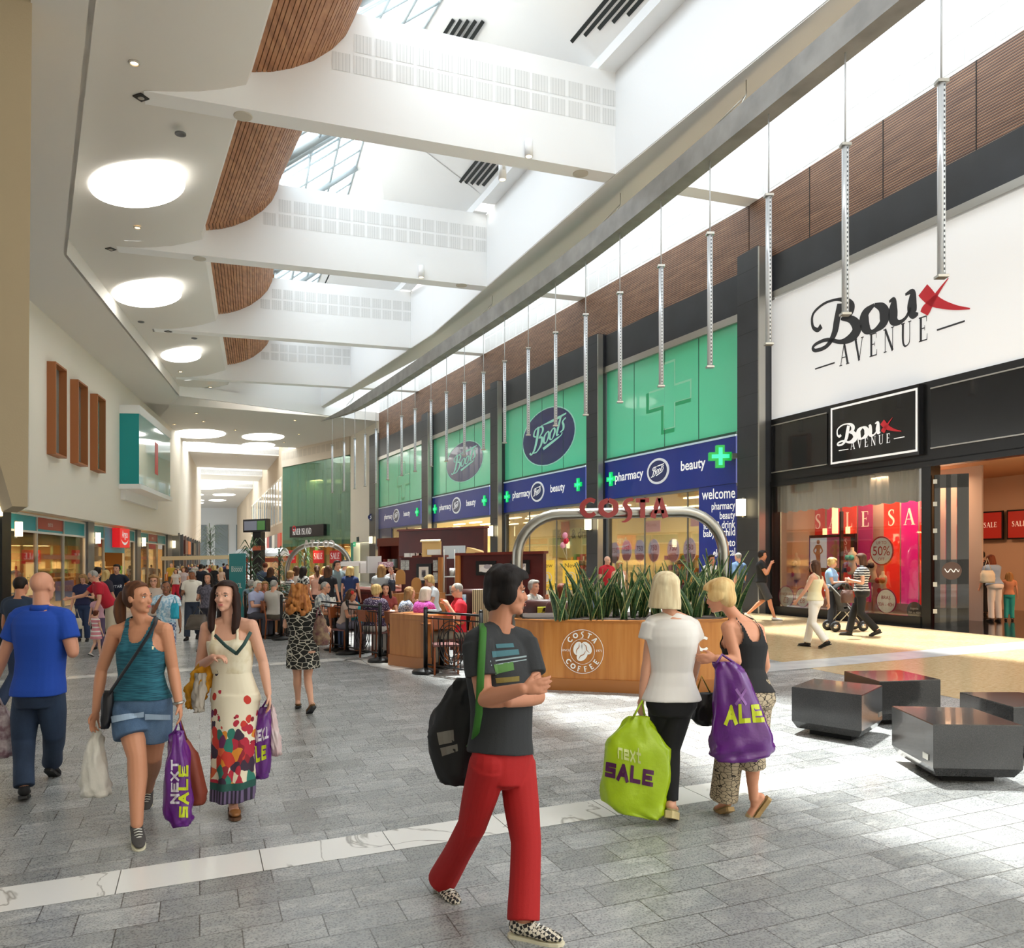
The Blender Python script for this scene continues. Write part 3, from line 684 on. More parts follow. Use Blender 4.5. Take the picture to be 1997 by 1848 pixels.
for z in(h0,h1-.05):rect(m_,FA,FB,u1a,u1b,z,z+.05,.2,.206)
for u in(u1a,u1b-.05):rect(m_,FA,FB,u,u+.05,h0,h1,.2,.206)
m_.build('border',M_letter,sq)
mk,mr=MB(),MB()
def cs(x,y):
 u=(x-565)/(1522-565);v=(y+.325*(x-565)-1010)/330
 X=1644+u*127;return(X,862-(X-1644)*.28+v*46+4)
boux_big(FA,FB,mk,mr,0.208,cs,.48)
serif_px(mk,'AVENUE',FA,FB,(1671,877),(1749,863),.22,.208)
pxribbon(mk,[(1648,879,.02),(1667,876,.02)],FA,FB,.208,smooth=False);pxribbon(mk,[(1756,856,.02),(1777,852,.02)],FA,FB,.208,smooth=False)
mk.build('lettering',M_letter,sq);mr.build('kiss_mark',M_red,sq)
uw0,uw1,ud0=upx(1508),upx(1800),upx(1822)
mb=MB();rect(mb,FA,FB,0,uw0,0,3.75,-.25,.05);rect(mb,FA,FB,uw1,ud0-.05,0,3.75,-.25,.05);rect(mb,FA,FB,0,uw1,0,.2,-.25,.08);rect(mb,FA,FB,0,16,3.6,3.75,-.25,.06)
rect(mb,FA,FB,11.5,16,0,3.75,-.25,.05)
struct('window_3',mb,M_blackframe)
mb=MB();rect(mb,FA,FB,uw0,uw1,.2,3.6,-.012,0.0);wg=struct('window_3_glass',mb,glass_mat('shop_glass','#f3f1ee',0.05));
mb=MB();um=upx(1638);rect(mb,FA,FB,um-.02,um+.02,.2,2.75,-.1,.0);struct('trim_6',mb,M_blackframe)
def room(name,a,b,u0,u1,d,z1,mw,mf,mc,rake=0):
 m1=MB();rect(m1,a,b,u0,u1,0,z1,-d-.1,-d);m1.add([wpos(a,b,u0,0,-.26),wpos(a,b,u0,0,-d),wpos(a,b,u0,z1,-d),wpos(a,b,u0,z1,-.26)],[(0,1,2,3)]);m1.add([wpos(a,b,u1,0,-.26),wpos(a,b,u1,0,-d),wpos(a,b,u1,z1,-d),wpos(a,b,u1,z1,-.26)],[(0,1,2,3)])
 struct('wall_%s'%name,m1,mw)
 m2=MB();m2.add([wpos(a,b,u,.004,o)for u,o in((u0,-.05),(u1,-.05),(u1,-d),(u0,-d))],[(0,1,2,3)]);struct('floor_%s'%name,m2,mf)
 m3=MB();m3.add([wpos(a,b,u,z1,o)for u,o in((u0,-.2),(u1,-.2),(u1,-d),(u0,-d))],[(0,1,2,3)]);struct('ceiling_%s'%name,m3,mc)
def area(name,loc,size,power,col='#ffe2b0',rot=(0,0,0),sy=None):
 d=bpy.data.lights.new(name,'AREA');d.energy=power*0.62;d.size=size;d.color=lin(col)
 if sy:d.shape='RECTANGLE';d.size_y=sy
 o=bpy.data.objects.new(name,d);COL.objects.link(o);o.location=(loc[0],loc[1],loc[2]+RAMP*loc[0]);o.rotation_euler=rot;return o
M_warmw=mat('warm_shop_wall','#cfae93',0.7);M_warmf=mat('shop_floor_polished','#2b1d16',0.12);M_warmc=mat('shop_ceiling_tan','#d3a177',0.7)
room('lingerie_shop',FA,FB,.1,15,5.5,3.7,M_warmw,M_warmf,M_warmc)
p=wpos(FA,FB,3.2,3.5,-1.6);area('shop_lamp',p,2.5,120,'#ffd2a8')
p=wpos(FA,FB,9.5,3.5,-3.0);area('shop_lamp',p,3.0,170,'#ffc08a')
mb=MB();rect(mb,FA,FB,.2,uw1-.0,0,3.7,-1.95,-1.9);struct('wall_window_back',mb,mat('window_backing','#b9a79c',0.7))
cu_mb=MB();n=260
vs=[]
for k in range(n+1):
 u=uw0+.02+(uw1-uw0-.04)*k/n;o=-.16+.035*math.sin(k*.62)+.02*math.sin(k*.23+1)
 vs+=[wpos(FA,FB,u,3.6,o*.9),wpos(FA,FB,u,2.86+.02*math.sin(k*.3),o)]
cu_mb.add(vs,[(2*k,2*k+2,2*k+3,2*k+1)for k in range(n)],True)
solo('window_curtain',cu_mb,mat('sheer_white_cloth','#eef2f0',0.8),'short white gathered curtain across the top of the shop window','curtain')
bann=[(1584,1608,'#c8281f','S',1.0),(1613,1638,'#cf1152','A',1.0),(1643,1670,'#d8301c','L',1.0),(1674,1702,'#9c1b54','E',1.0),(1724,1754,'#df2a18','S',1.06),(1758,1790,'#d40a78','A',1.08),(1794,1815,'#d32b1c','L',1.1)]
blab=['S banner in deep red at the left of the window','pink A banner beside the television','orange-red L banner right of the lamp column','plum E banner ending the first word','orange S banner starting the second word','magenta A banner in the second word','red L banner at the window edge by the door']
D0=FA-1.5*frame(FA,FB)[2].to_2d();D1=FB-1.5*frame(FA,FB)[2].to_2d()
for(pa,pb,col,ch,s_),lab in zip(bann,blab):
 ua=wcoord(D0,D1,pa,1000)[0];ub=wcoord(D0,D1,pb,1000)[0];zt=wcoord(D0,D1,pa,990-(pa-1584)*.075)[1]
 r_=empty('sale_banner',*wpos(D0,D1,(ua+ub)/2,.4),label=lab,cat='banner',group='sale banners in the lingerie window')
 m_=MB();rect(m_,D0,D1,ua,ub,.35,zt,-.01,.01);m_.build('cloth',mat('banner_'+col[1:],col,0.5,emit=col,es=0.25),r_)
 m_=MB();cap=.42;wserif(m_,ch,D0,D1,(ua+ub)/2,zt-.62,cap,.014,align=.5,sp=0);m_.build('letter',mat('banner_cream','#f6e6cf',0.6,emit='#ffe9d0',es=.2),r_)
def roundel(name,px,py,rpx,lines,ring,lab,cat='sign',a=FA,b=FB,out=-.05,face='#eef0f2',ink='#b3242c',group='price roundels on the lingerie window'):
 u,h=wcoord(a,b,px,py);ru=(wcoord(a,b,px+rpx,py)[0]-wcoord(a,b,px-rpx,py)[0])/2;rh=ru
 r_=empty(name,*wpos(a,b,u,h-rh,out),label=lab,cat=cat,group=group)
 m_=MB();disc2(m_,a,b,u,h,ru,rh,out,.01);m_.build('rim',mat('rim_'+ring[1:],ring,.5),r_)
 m_=MB();disc2(m_,a,b,u,h,ru*.9,rh*.9,out+.003,.002);m_.build('face',mat('face_'+face[1:],face,.5),r_)
 m_=MB()
 for s_,y,sz,wm in lines:utext(m_,s_,a,b,u,h+y*rh,sz*rh,out+.006,0.0,.5,ru*1.62*wm)
 m_.build('lettering',mat('ink_'+ink[1:],ink,.5),r_)
 return r_
roundel('price_roundel',1716,1074,23,[('UP TO',.45,.3,.6),('50%',-.3,.9,.9),('OFF',-.66,.3,.4)],'#c11f2d','large round 50 percent off sign hanging in the window')
roundel('price_roundel',1530,1163,15,[('KNICKERS',.1,.38,.95),('£3',-.55,.75,.5)],'#b51c7a','round £3 sign low at the left end of the window')
roundel('price_roundel',1562,1165,14,[('BRAS',.1,.4,.9),('£8',-.55,.7,.5)],'#b51c7a','round pink-edged sign partly behind the woman in cream trousers')
roundel('price_roundel',1725,1172,20,[('BRAS',.15,.4,.55),('30A - 40H',-.4,.42,.95)],'#a01c55','round bra-size sign low in the middle of the window')
roundel('price_roundel',1782,1191,15,[('30A to 40H',-.3,.38,.95),('lingerie',.15,.36,.7)],'#3d3a3a','dark round bra-size sticker at the window foot by the door',face='#46423f',ink='#e6e2da',out=-.02)
tv=empty('television',*wpos(D0,D1,3.2,.8),label='black framed television showing two lingerie models in the shop window',cat='television')
Tu0,Th0=wcoord(D0,D1,1572,1114);Tu1,Th1=wcoord(D0,D1,1677,1040)
m_=MB();rect(m_,D0,D1,Tu0,Tu1,Th0,Th1,.1,.22);m_.build('casing',M_blackframe,tv)
scr=MB()
W_=Tu1-Tu0;cols=[('#5c2154',.05,.2),('#a8b4bc',.2,.52),('#7d3650',.52,.8),('#7c1f22',.8,.95)]
for col,x0,x1 in cols:
 m_=MB();flat2(m_,D0,D1,[(Tu0+W_*x0,Th0+.12),(Tu0+W_*x1,Th0+.12),(Tu0+W_*x1,Th1-.08),(Tu0+W_*x0,Th1-.08)],.225);m_.build('screen',mat('scr'+col[1:],col,.3,emit=col,es=.35),tv)
for cx,col in((.36,'#2a1c1c'),(.68,'#181214')):
 m_=MB();x=Tu0+W_*cx;z=Th0+.12;hh=(Th1-Th0)-.25
 for k in[[(0,.0,.16),(.0,.35,.2),(-.02,.5,.24),(0,.62,.16),(0,.74,.26),(0,.82,.2)],[(-.1,.78,.07),(-.22,.6,.06),(-.12,.48,.05)],[(.1,.78,.07),(.2,.6,.06),(.1,.5,.05)],[(0,.84,.1),(0,.92,.16),(0,.99,.1)]]:
  ribbon(m_,[(p_[0]*hh,p_[1]*hh,p_[2]*hh)for p_ in k],lambda X,Y,l:wpos(D0,D1,x+X,z+Y,.229))
 m_.build('model_picture',mat('pic'+col[1:],'#b98f7c' if cx<.5 else '#8d6a60',.4),tv)
m_=MB();wserif(m_,'SALE',D0,D1,Tu0+W_*.125,Th1-.35,.17,.229,vert=True);wserif(m_,'SALE',D0,D1,Tu0+W_*.87,Th1-.3,.17,.229,vert=True);m_.build('lettering',mat('scr_letters','#cfc3c6',.5),tv)
def torso(px,py,lab,ux,hh=.75,deco='#c3332c',out=-.8):
 a=FA+frame(FA,FB)[2].to_2d()*out;b=FB+frame(FA,FB)[2].to_2d()*out
 u,h=wcoord(a,b,px,py);x,y,z=wpos(a,b,u,h)
 r_=empty('mannequin_torso',x,y,h,lab,'mannequin','torsos in the lingerie window')
 rings=[];R3=frame(FA,FB)
 for t,w,d in((0,.15,.11),(.12,.17,.12),(.25,.16,.11),(.42,.115,.085),(.58,.155,.12),(.7,.17,.11),(.8,.15,.08),(.86,.06,.055),(.98,.055,.05),(1,.045,.045)):
  rings.append([Vector((x,y,h+t*hh))+(R3[0]*w*math.cos(2*math.pi*k/16)+R3[2]*d*math.sin(2*math.pi*k/16))*hh/.85 for k in range(16)])
 m_=MB();m_.loft(rings);m_.build('body',mat('mannequin_cloth','#d8cbb4',.8),r_)
 m_=MB();m_.tube([(x,y,h),(x,y,.2)],.02);m_.build('stand',M_silver,r_)
 m_=MB();m_.ell(Vector((x,y,h+.62*hh))+R3[0]*.07+R3[2]*.1,.075,None,10,7);m_.ell(Vector((x,y,h+.62*hh))-R3[0]*.07+R3[2]*.1,.075,None,10,7);m_.build('bra',mat('bra'+deco[1:],deco,.6),r_)
 m_=MB();disc2(m_,a,b,u+.05,h+.2*hh,.07,.07,.18,.01);m_.build('tag',M_red,r_)
torso(1552,1130,'cream mannequin torso with red tags at the left of the window',0,.78,'#e8e0d6')
torso(1662,1120,'mannequin torso in a turquoise bra behind the striped woman',0,.72,'#3fc0bd')
torso(1701,1135,'mannequin torso in a dark bra under the 50 percent sign',0,.7,'#3a2f35')
torso(1722,1160,'low mannequin bust in a strappy red set by the bra-size sign',0,.6,'#a33028')
lp=empty('display_lamp',*wpos(D0,D1,3.0,1.9),label='glowing cream skyline lamp above the television',cat='lamp')
m_=MB()
for px,y0,y1,w in((1632,1040,986,.16),(1612,1044,1030,.1),(1657,1040,1027,.1)):
 u,za=wcoord(D0,D1,px,y0);zb=wcoord(D0,D1,px,y1)[1];rect(m_,D0,D1,u-w/2,u+w/2,za,zb,.03,.1)
m_.build('tubes',mat('lamp_cream','#ffe2a8',.5,emit='#ffdf9c',es=1.2),lp)
dr=empty('folding_door',*wpos(FA,FB,ud0,0),label='tall black folding door with two narrow glass slots standing open',cat='door')
dp=V2(wpos(FA,FB,ud0,0));k889=(1889-CX0)/FPX
inn=-frame(FA,FB)[2].to_2d();t_=(dp.x-k889*dp.y)/(k889*(inn.y+.35*RD.y*-1)-(inn.x+.35*-RD.x*1))if False else 1.0
dirn=(inn*0.75+Vector((.405,-1)).normalized()*0.66).normalized();tt=(k889*dp.y-dp.x)/(dirn.x-k889*dirn.y);dq=dp+dirn*tt
DW=(dq-dp).length
m_=MB()
for u0,u1,z0,z1 in((0,.16*DW,0,3.4),(.34*DW,.48*DW,0,3.4),(.66*DW,DW,0,3.4),(0,DW,0,.42),(0,DW,.95,1.5),(0,DW,3.1,3.4)):rect(m_,dp,dq,u0,u1,z0,z1,-.03,.03)
m_.build('leaf',M_blackgloss,dr)
m_=MB();rect(m_,dp,dq,.16*DW,.34*DW,.42,3.1,-.004,.004);rect(m_,dp,dq,.48*DW,.66*DW,.42,3.1,-.004,.004);m_.build('pane',glass_mat('shop_glass'),dr)
m_=MB()
for z in(.3,.9,1.5,2.1,2.7,3.2):rect(m_,dp,dq,-.03,.05,z,z+.1,.03,.05)
m_.build('hinges',M_silver,dr)
m_=MB();disc2(m_,dp,dq,DW*.5,1.25,.2,.2,.034,.01);m_.build('badge',mat('badge_bronze','#5a4740',.3,metal=.5),dr)
m_=MB();ribbon(m_,[(-.14,.05,.015),(-.08,-.03,.02),(-.02,.04,.015),(.04,-.03,.02),(.08,.04,.015),(.13,-.02,.015),(.15,.03,.01)],lambda x,y,l:wpos(dp,dq,DW*.5+x,1.25+y,.04));m_.build('script',M_letter,dr)
back=-5.35
A5=FA+frame(FA,FB)[2].to_2d()*back;B5=FB+frame(FA,FB)[2].to_2d()*back
for k,px in enumerate((1893,1934,1990)):
 u=wcoord(A5,B5,px,1035)[0]
 r_=empty('framed_poster',*wpos(A5,B5,u,1.9),label=['red sale poster half hidden by the folding door','red sale poster in a dark frame inside the shop','red sale board at the right edge inside the shop'][k],cat='poster',group='sale posters inside the lingerie shop')
 m_=MB();rect(m_,A5,B5,u-.36,u+.36,1.95,2.75,0,.04);m_.build('frame',M_blackframe,r_)
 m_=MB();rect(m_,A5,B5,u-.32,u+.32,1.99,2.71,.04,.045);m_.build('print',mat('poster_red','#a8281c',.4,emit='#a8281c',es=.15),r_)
 m_=MB();wserif(m_,'SALE',A5,B5,u,2.3,.14,.05,align=.5);m_.build('lettering',mat('banner_cream'),r_)
gc=['#7c1b22','#2a1614','#b4483c','#8f6d5c','#d7b3a0','#51201f','#1b1414','#c23a34']
rail=empty('garment_rail',*wpos(A5,B5,10,0),label='long rail crowded with red black and cream garments at the back of the shop',cat='clothes rail')
m_=MB();rect(m_,A5,B5,6.5,14,1.75,1.79,.3,.34);m_.build('rail',M_silver,rail)
for k in range(60):
 u=6.6+k*.122;col=gc[(k*5+k//3)%8];z=1.72-RND.random()*.06;w=.05
 m_=MB();ln=.45+RND.random()*.35
 m_.loft([[Vector(wpos(A5,B5,u+x*s_,z-t*ln,.32+o*s_))for x,o in((-.05,-.14),(.05,-.14),(.06,.14),(-.05,.14))]for t,s_ in((0,.3),(.15,1),(.6,.8),(1,1.1))],smooth=False)
 m_.build('garment',mat('garment'+col[1:],col,.7),rail)
cnt=empty('display_counter',*wpos(A5,B5,10,0),label='red fronted counter with the word SALE inside the shop',cat='counter')
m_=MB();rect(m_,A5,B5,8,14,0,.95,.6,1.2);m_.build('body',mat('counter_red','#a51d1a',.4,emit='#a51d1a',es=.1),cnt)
m_=MB();wserif(m_,'SALE',A5,B5,wcoord(A5,B5,1984,1100)[0],.62,.16,1.205,align=.5);m_.build('lettering',mat('banner_cream'),cnt)
m_=MB();rect(m_,A5,B5,6,15,3.0,3.1,.05,.3);x_=solo('cove_light',m_,mat('cove_glow','#ffe0a0',.5,emit='#ffdc98',es=2.5),'glowing cream light cove along the back wall of the lingerie shop','light')
# -- pillars of the right-hand front
def pillar(A,B,n_,dep,top,idx):
 """A far front corner, B near front corner, n_ direction into the facade"""
 m1=MB();C_=B+n_*dep;D_=A+n_*dep
 m1.prism([A,B,C_,D_],0,top);po=struct('pillar',m1,M_blackstone)
 m2=MB();d=(A-B).normalized();m2.prism([B-d*.05,B+d*.012,B+d*.012+n_*.22-d*.0,B-d*.05+n_*.22],0,top-.03);m2.build('corner_strip',M_silver,po)
 m3=MB()
 for z in np.arange(.9,top,.9):
  m3.prism([A-n_*.003,B-n_*.003,B,A],z,z+.012)
 m3.build('joints',mat('joint_dark','#151617',.6),po)
 return po
nR=Vector((1,.405)).normalized();nB=Vector((1,.5045)).normalized()
Bp=rx(0)-nR*.48;Ap=Bp+RD.normalized()*.93
pillar(Ap,Bp,nR,.6,HT(1436,501,Ap.y),0)
PIL=[]
for(p0,p1,p2,py)in((1143.5,1165,1181,660),(956,970,984,748),(822,834,845,809),(720,732,739,850)):
 cnr=bx(p2);k=(p1-CX0)/FPX;s_=(cnr.x-k*cnr.y)/(nB.x-k*nB.y);B2=cnr-nB*s_
 A2=Vector(ONL(p0,B2,B2+BD));pillar(A2,B2,nB,s_+.12,HT(p0,py,A2.y),1);PIL.append((A2,B2))
# -- chemist front
CA,CB=R_END,BA_
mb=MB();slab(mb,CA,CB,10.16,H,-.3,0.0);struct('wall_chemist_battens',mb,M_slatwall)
mb=MB();slab(mb,CA,CB,H,H+3.8,-.3,0.0);wr=struct('wall_chemist_upper',mb,M_white)
pm=MB();perf_rows(pm,CA,CB,H+.08,H+3.6);pm.build('perforated_panels',M_perf,wr)
mb=MB();slab(mb,CA,CB,8.95,10.16,-.3,0.06);struct('wall_chemist_header',mb,M_blackstone)
mb=MB();slab(mb,CA,CB,8.72,8.95,-.2,0.10);struct('trim_7',mb,M_silver)
bays=[(1183,1437),(984,1143.5),(845,956),(739,822)]
gz0,gz1,bz0=5.37,8.72,3.87
M_boots=mat('logo_navy','#2a3163',0.25,coat=.5);M_mint=mat('logo_mint','#9fe3cd',0.4)
M_cross=mat('cross_green','#12b75a',0.3,emit='#10c060',es=.5);M_crossl=mat('cross_mint','#35c99a',.3,emit='#35d0a0',es=.5)
blabs=['nearest','second','third','farthest']
for i,(p0,p1)in enumerate(bays):
 a,b=bx(p0),bx(p1);Wd=(b-a).length
 gw=empty('film_window',*wpos(a,b,Wd/2,gz0),label='green film window with %s on the %s chemist bay'%(['a pale cross','a large navy script oval','a navy script oval','a pale cross'][i],blabs[i]),cat='window screen',group='green upper windows of the chemist')
 m_=MB();rect(m_,a,b,0,Wd,gz0,gz1,-.1,-.02);m_.build('film',M_green,gw)
 m_=MB()
 for k in range(1,4):rect(m_,a,b,Wd*k/4-.012,Wd*k/4+.012,gz0,gz1,-.03,-.012)
 rect(m_,a,b,0,Wd,gz0-.03,gz0+.06,-.1,.03);m_.build('mullions',mat('mullion_green','#1d4a3a',.4),gw)
 cpx,cpy,rp=[(1303,770,44),(1067,851,50),(904,900,35),(786,935,17)][i]
 u,h=wcoord(a,b,cpx,cpy);
 if i in(0,3):
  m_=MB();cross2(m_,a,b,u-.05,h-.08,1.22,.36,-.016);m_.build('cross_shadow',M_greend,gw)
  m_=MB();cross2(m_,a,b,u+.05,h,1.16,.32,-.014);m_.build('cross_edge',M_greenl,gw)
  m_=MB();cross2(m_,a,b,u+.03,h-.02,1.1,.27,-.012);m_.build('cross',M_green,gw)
 else:
  ru=(wcoord(a,b,cpx+rp,cpy)[0]-wcoord(a,b,cpx-rp,cpy)[0])/2;rh=rp*1.09/FPX*Vector(ONL(cpx,a,b)).y
  m_=MB();disc2(m_,a,b,u,h,ru*1.04,rh*1.04,-.016);m_.build('oval_edge',M_mint,gw)
  m_=MB();disc2(m_,a,b,u,h,ru,rh,-.013);m_.build('oval',M_boots,gw)
  m_=MB();boots_logo(m_,a,b,u,h,ru,rh,-.009);m_.build('script',M_mint,gw)
 bs=empty('fascia_sign',*wpos(a,b,Wd/2,bz0),label='navy fascia reading pharmacy and beauty on the %s chemist bay'%blabs[i],cat='sign',group='navy fascias of the chemist')
 m_=MB();rect(m_,a,b,-.05,Wd,bz0,5.33,-.1,.04);m_.build('board',M_navy,bs)
 m_=MB();rect(m_,a,b,-.05,Wd,5.29,5.35,-.1,.06);m_.build('edging',mat('pale_edge','#cfe2ee',.4),bs)
 m_=MB();hm=4.62;cap=.36
 utext(m_,'pharmacy',a,b,Wd*[.2,.235,.24,.25][i]+.1,hm-.12,.46,.044,.02)
 utext(m_,'beauty',a,b,Wd*[.72,.7,.71,.7][i],hm-.12,.46,.044,.02);m_.build('lettering',M_letter,bs)
 uo=Wd*.46
 m_=MB();disc2(m_,a,b,uo,hm,.62,.45,.06,.03);m_.build('oval_rim',mat('rim_white','#eef0f4',.3),bs)
 m_=MB();disc2(m_,a,b,uo,hm,.52,.37,.064);m_.build('oval',M_boots,bs)
 m_=MB();boots_logo(m_,a,b,uo,hm,.52,.37,.068);m_.build('script',M_letter,bs)
 for u_,big in(((Wd*.055,1),(Wd*.93,1))[:1 if i==0 else 2]if i!=3 else((Wd*.93,1),)):
  m_=MB();cross2(m_,a,b,u_,hm,.26,.085,.1,.06);m_.build('cross',M_cross,bs)
  m_=MB();cross2(m_,a,b,u_,hm,.19,.04,.104);m_.build('cross_face',M_crossl,bs)
a,b=bx(1183),bx(1437);u,h=wcoord(a,b,1412,905)
gx=empty('pharmacy_cross',*wpos(a,b,u,h-.3),label='glowing green cross sign projecting on a bracket beside the black pillar',cat='sign')
P0=Vector(wpos(a,b,u,h));tD=Vector((1,0.0,0))
aa=Vector((P0.x-1,P0.y-.55,0));bb=Vector((P0.x+1,P0.y-.55,0));uu=wcoord(aa,bb,1404,900)
hh=HT(1404,890,P0.y-.55)
m_=MB();cross2(m_,aa,bb,uu[0],hh,.34,.125,.08,.16);m_.build('casing',mat('cross_casing','#0d8a34',.3,emit='#0fa83c',es=.4),gx)
m_=MB();cross2(m_,aa,bb,uu[0],hh,.27,.06,.084);m_.build('face',M_crossl,gx)
m_=MB();m_.box((aa.x+uu[0]+.42,P0.y-.5,hh),(.2,.5,.14));m_.build('bracket',M_silver,gx)
A4,B4=PIL[3]
bl=empty('blade_sign',A4.x-.5,A4.y-.3,4.4,'small dark oval sign projecting from the last black pillar','sign')
aa=Vector((A4.x-3,A4.y-.4));bb=Vector((A4.x+3,A4.y-.4));uu=wcoord(aa,bb,729,1008)
m_=MB();disc2(m_,aa,bb,uu[0],uu[1],.42,.28,.06,.1);m_.build('oval',M_boots,bl)
m_=MB();boots_logo(m_,aa,bb,uu[0],uu[1],.42,.26,.064);m_.build('script',M_letter,bl)
m_=MB();m_.box((aa.x+uu[0]+.45,A4.y-.38,uu[1]),(.3,.06,.2));m_.build('bracket',M_letter,bl)
M_crw=mat('chemist_wall','#efe4bd',.7);M_crf=mat('chemist_floor','#d8cdb0',.3);M_crc=mat('chemist_ceiling','#f1e6c8',.7)
room('chemist',CA,CB,0,(CB-CA).length,7.0,3.8,M_crw,M_crf,M_crc)
TOT=(CB-CA).length
fm=MB();gm=MB()
for i,(p0,p1)in enumerate(bays):
 u0=(bx(p0)-CA).length;u1=(bx(p1)-CA).length
 rect(fm,CA,CB,u0-.05,u0+.07,0,3.87,-.2,0);rect(fm,CA,CB,u0,u1,3.78,3.87,-.2,0)
 if i!=2:
  rect(gm,CA,CB,u0+.07,u1,0.05,3.78,-.06,-.05)
  for k in(1,2):rect(fm,CA,CB,u0+(u1-u0)*k/3-.012,u0+(u1-u0)*k/3+.012,0,3.78,-.08,-.03)
wf=struct('window_4',fm,M_greym);gm.build('glass',glass_mat('shop_glass'),wf)
for k in range(5):
 u=TOT*(k+.5)/5;p=wpos(CA,CB,u,3.7,-3.2);area('chemist_lamp',p,2.0,150,'#ffe9b8')
 for r in range(3):
  for c in range(2):
   mm=MB();uu=u-1.6+c*2.4;rect(mm,CA,CB,uu,uu+1.3,3.74,3.79,-1.8-r*1.8-.25,-1.8-r*1.8)
   solo('ceiling_light',mm,mat('strip_glow','#fff4d0',.5,emit='#fff2cc',es=3.0),'strip light in the cream ceiling of the chemist','light','strip lights in the chemist ceiling')
# -- steel channel and the pendant lights under it
HC0,HC1=10.8,11.35
chp=[Vector(G(*p,HC0))for p in[(1769,0),(1430,273),(1100,534.6),(880,683),(700,796),(625,822)]]
chp=[chp[0]+(chp[0]-chp[1])*1.4]+chp
cq=crspline([(p.x,p.y)for p in chp],6)
ch=empty('steel_channel',*cq[12],h=HC0,label='long curved brushed steel channel slung below the ceiling, ending in a point',cat='ceiling channel')
rings=[]
for i,p in enumerate(cq):
 t=cq[min(i+1,len(cq)-1)]-cq[max(i-1,0)];t=t/np.linalg.norm(t);n=np.array((t[1],-t[0]))
 w=.3*min(1,(len(cq)-1-i)/7+.05);hh=(HC1-HC0)*min(1,(len(cq)-1-i)/7+.06)
 rings.append([Vector((p[0]-n[0]*w*.4,p[1]-n[1]*w*.4,HC0)),Vector((p[0]+n[0]*w,p[1]+n[1]*w,HC0+.0)),Vector((p[0]+n[0]*w,p[1]+n[1]*w,HC0+hh)),Vector((p[0]-n[0]*w*.4,p[1]-n[1]*w*.4,HC0+hh))])
m_=MB();m_.loft(rings,smooth=False);m_.build('beam',M_chan,ch)
def chan_at(px):
 for a,b in zip(cq[:-1],cq[1:]):
  ka=a[0]/a[1]*FPX+CX0;kb=b[0]/b[1]*FPX+CX0
  if ka>=px>=kb:
   q=Vector(ONL(px,a,b));return q
 return Vector(cq[-1])
for px in(1440,1197,950,683):
 q=chan_at(px);m_=MB();o=Vector((.12,.03))
 m_.tube([(q.x,q.y,HC1),(q.x+.2,q.y+.1,H-.35),(q.x+.2,q.y+.1,H-.03)],.012,5);m_.tube([(q.x-.35,q.y+.6,HC1),(q.x+.2,q.y+.1,H-.35)],.012,5);m_.build('hanger',M_silver,ch)
M_cryst=mat('pendant_acrylic','#d3d6d8',.15,metal=.15,spec=.8)
M_rod=mat('pendant_rod','#8f9294',.35,metal=.6)
def holes():
 g=NG('pendant_core',.4,metal=.3);z=g.n('SeparateXYZ');g.l(g.tc.outputs['Object'],z.inputs[0])
 f=g.math('FRACT',g.math('MULTIPLY',z.outputs[2],1/.085),0);g.base(g.mix(g.math('LESS_THAN',f,.45),'#d5d8da','#4f5356'));return g.m
M_core=holes()
pend=[(1830,253),(1643,368),(1494,456),(1380,523),(1285,578),(1205,624),(1138.5,661),(1080,694),(1027,724),(981,746),(940,768),(903,786),(868,803),(838,817),(807,832),(781,843),(754,858),(731,866),(710,878),(690,888),(669,897),(646,905)]
ordn=['nearest','second','third','fourth','fifth','sixth','seventh','eighth','ninth','tenth','eleventh','twelfth','thirteenth','fourteenth','fifteenth','sixteenth','seventeenth','eighteenth','nineteenth','twentieth','twenty-first','farthest']
rodmesh=coremesh=None
PTOP,PBOT=9.12,6.05
for i,(px,pt)in enumerate(pend):
 q=chan_at(px)+Vector((.06,.02))if px>640 else chan_at(px)
 r_=empty('pendant_light',q.x,q.y,PBOT,'%s slim clear rod light in the row hanging from the steel channel'%ordn[i],'pendant light','rod lights under the steel channel')
 if i==0:
  m_=MB();m_.tube([(0,0,PTOP-PBOT),(0,0,HC0-PBOT)],.016,6);c1=m_.build('cable',mat('pendant_cable','#c8c9c9',.4),r_,local=True)
  m_=MB();m_.tube([(0,0,0),(0,0,PTOP-PBOT)],.062,10);c2=m_.build('tube',M_cryst,r_,local=True)
  m_=MB();m_.box((.012,-.06,(PTOP-PBOT)/2),(.02,.014,PTOP-PBOT-.1));c3=m_.build('lamp_strip',M_core,r_,local=True)
  m_=MB();m_.box((0,0,PTOP-PBOT),(.17,.15,.05));m_.box((0,0,0),(.17,.15,.04));c4=m_.build('end_cap',M_silver,r_,local=True)
  proto=(c1,c2,c3,c4)
 else:
  for c in proto:
   k=c.copy();k.parent=r_;COL.objects.link(k)
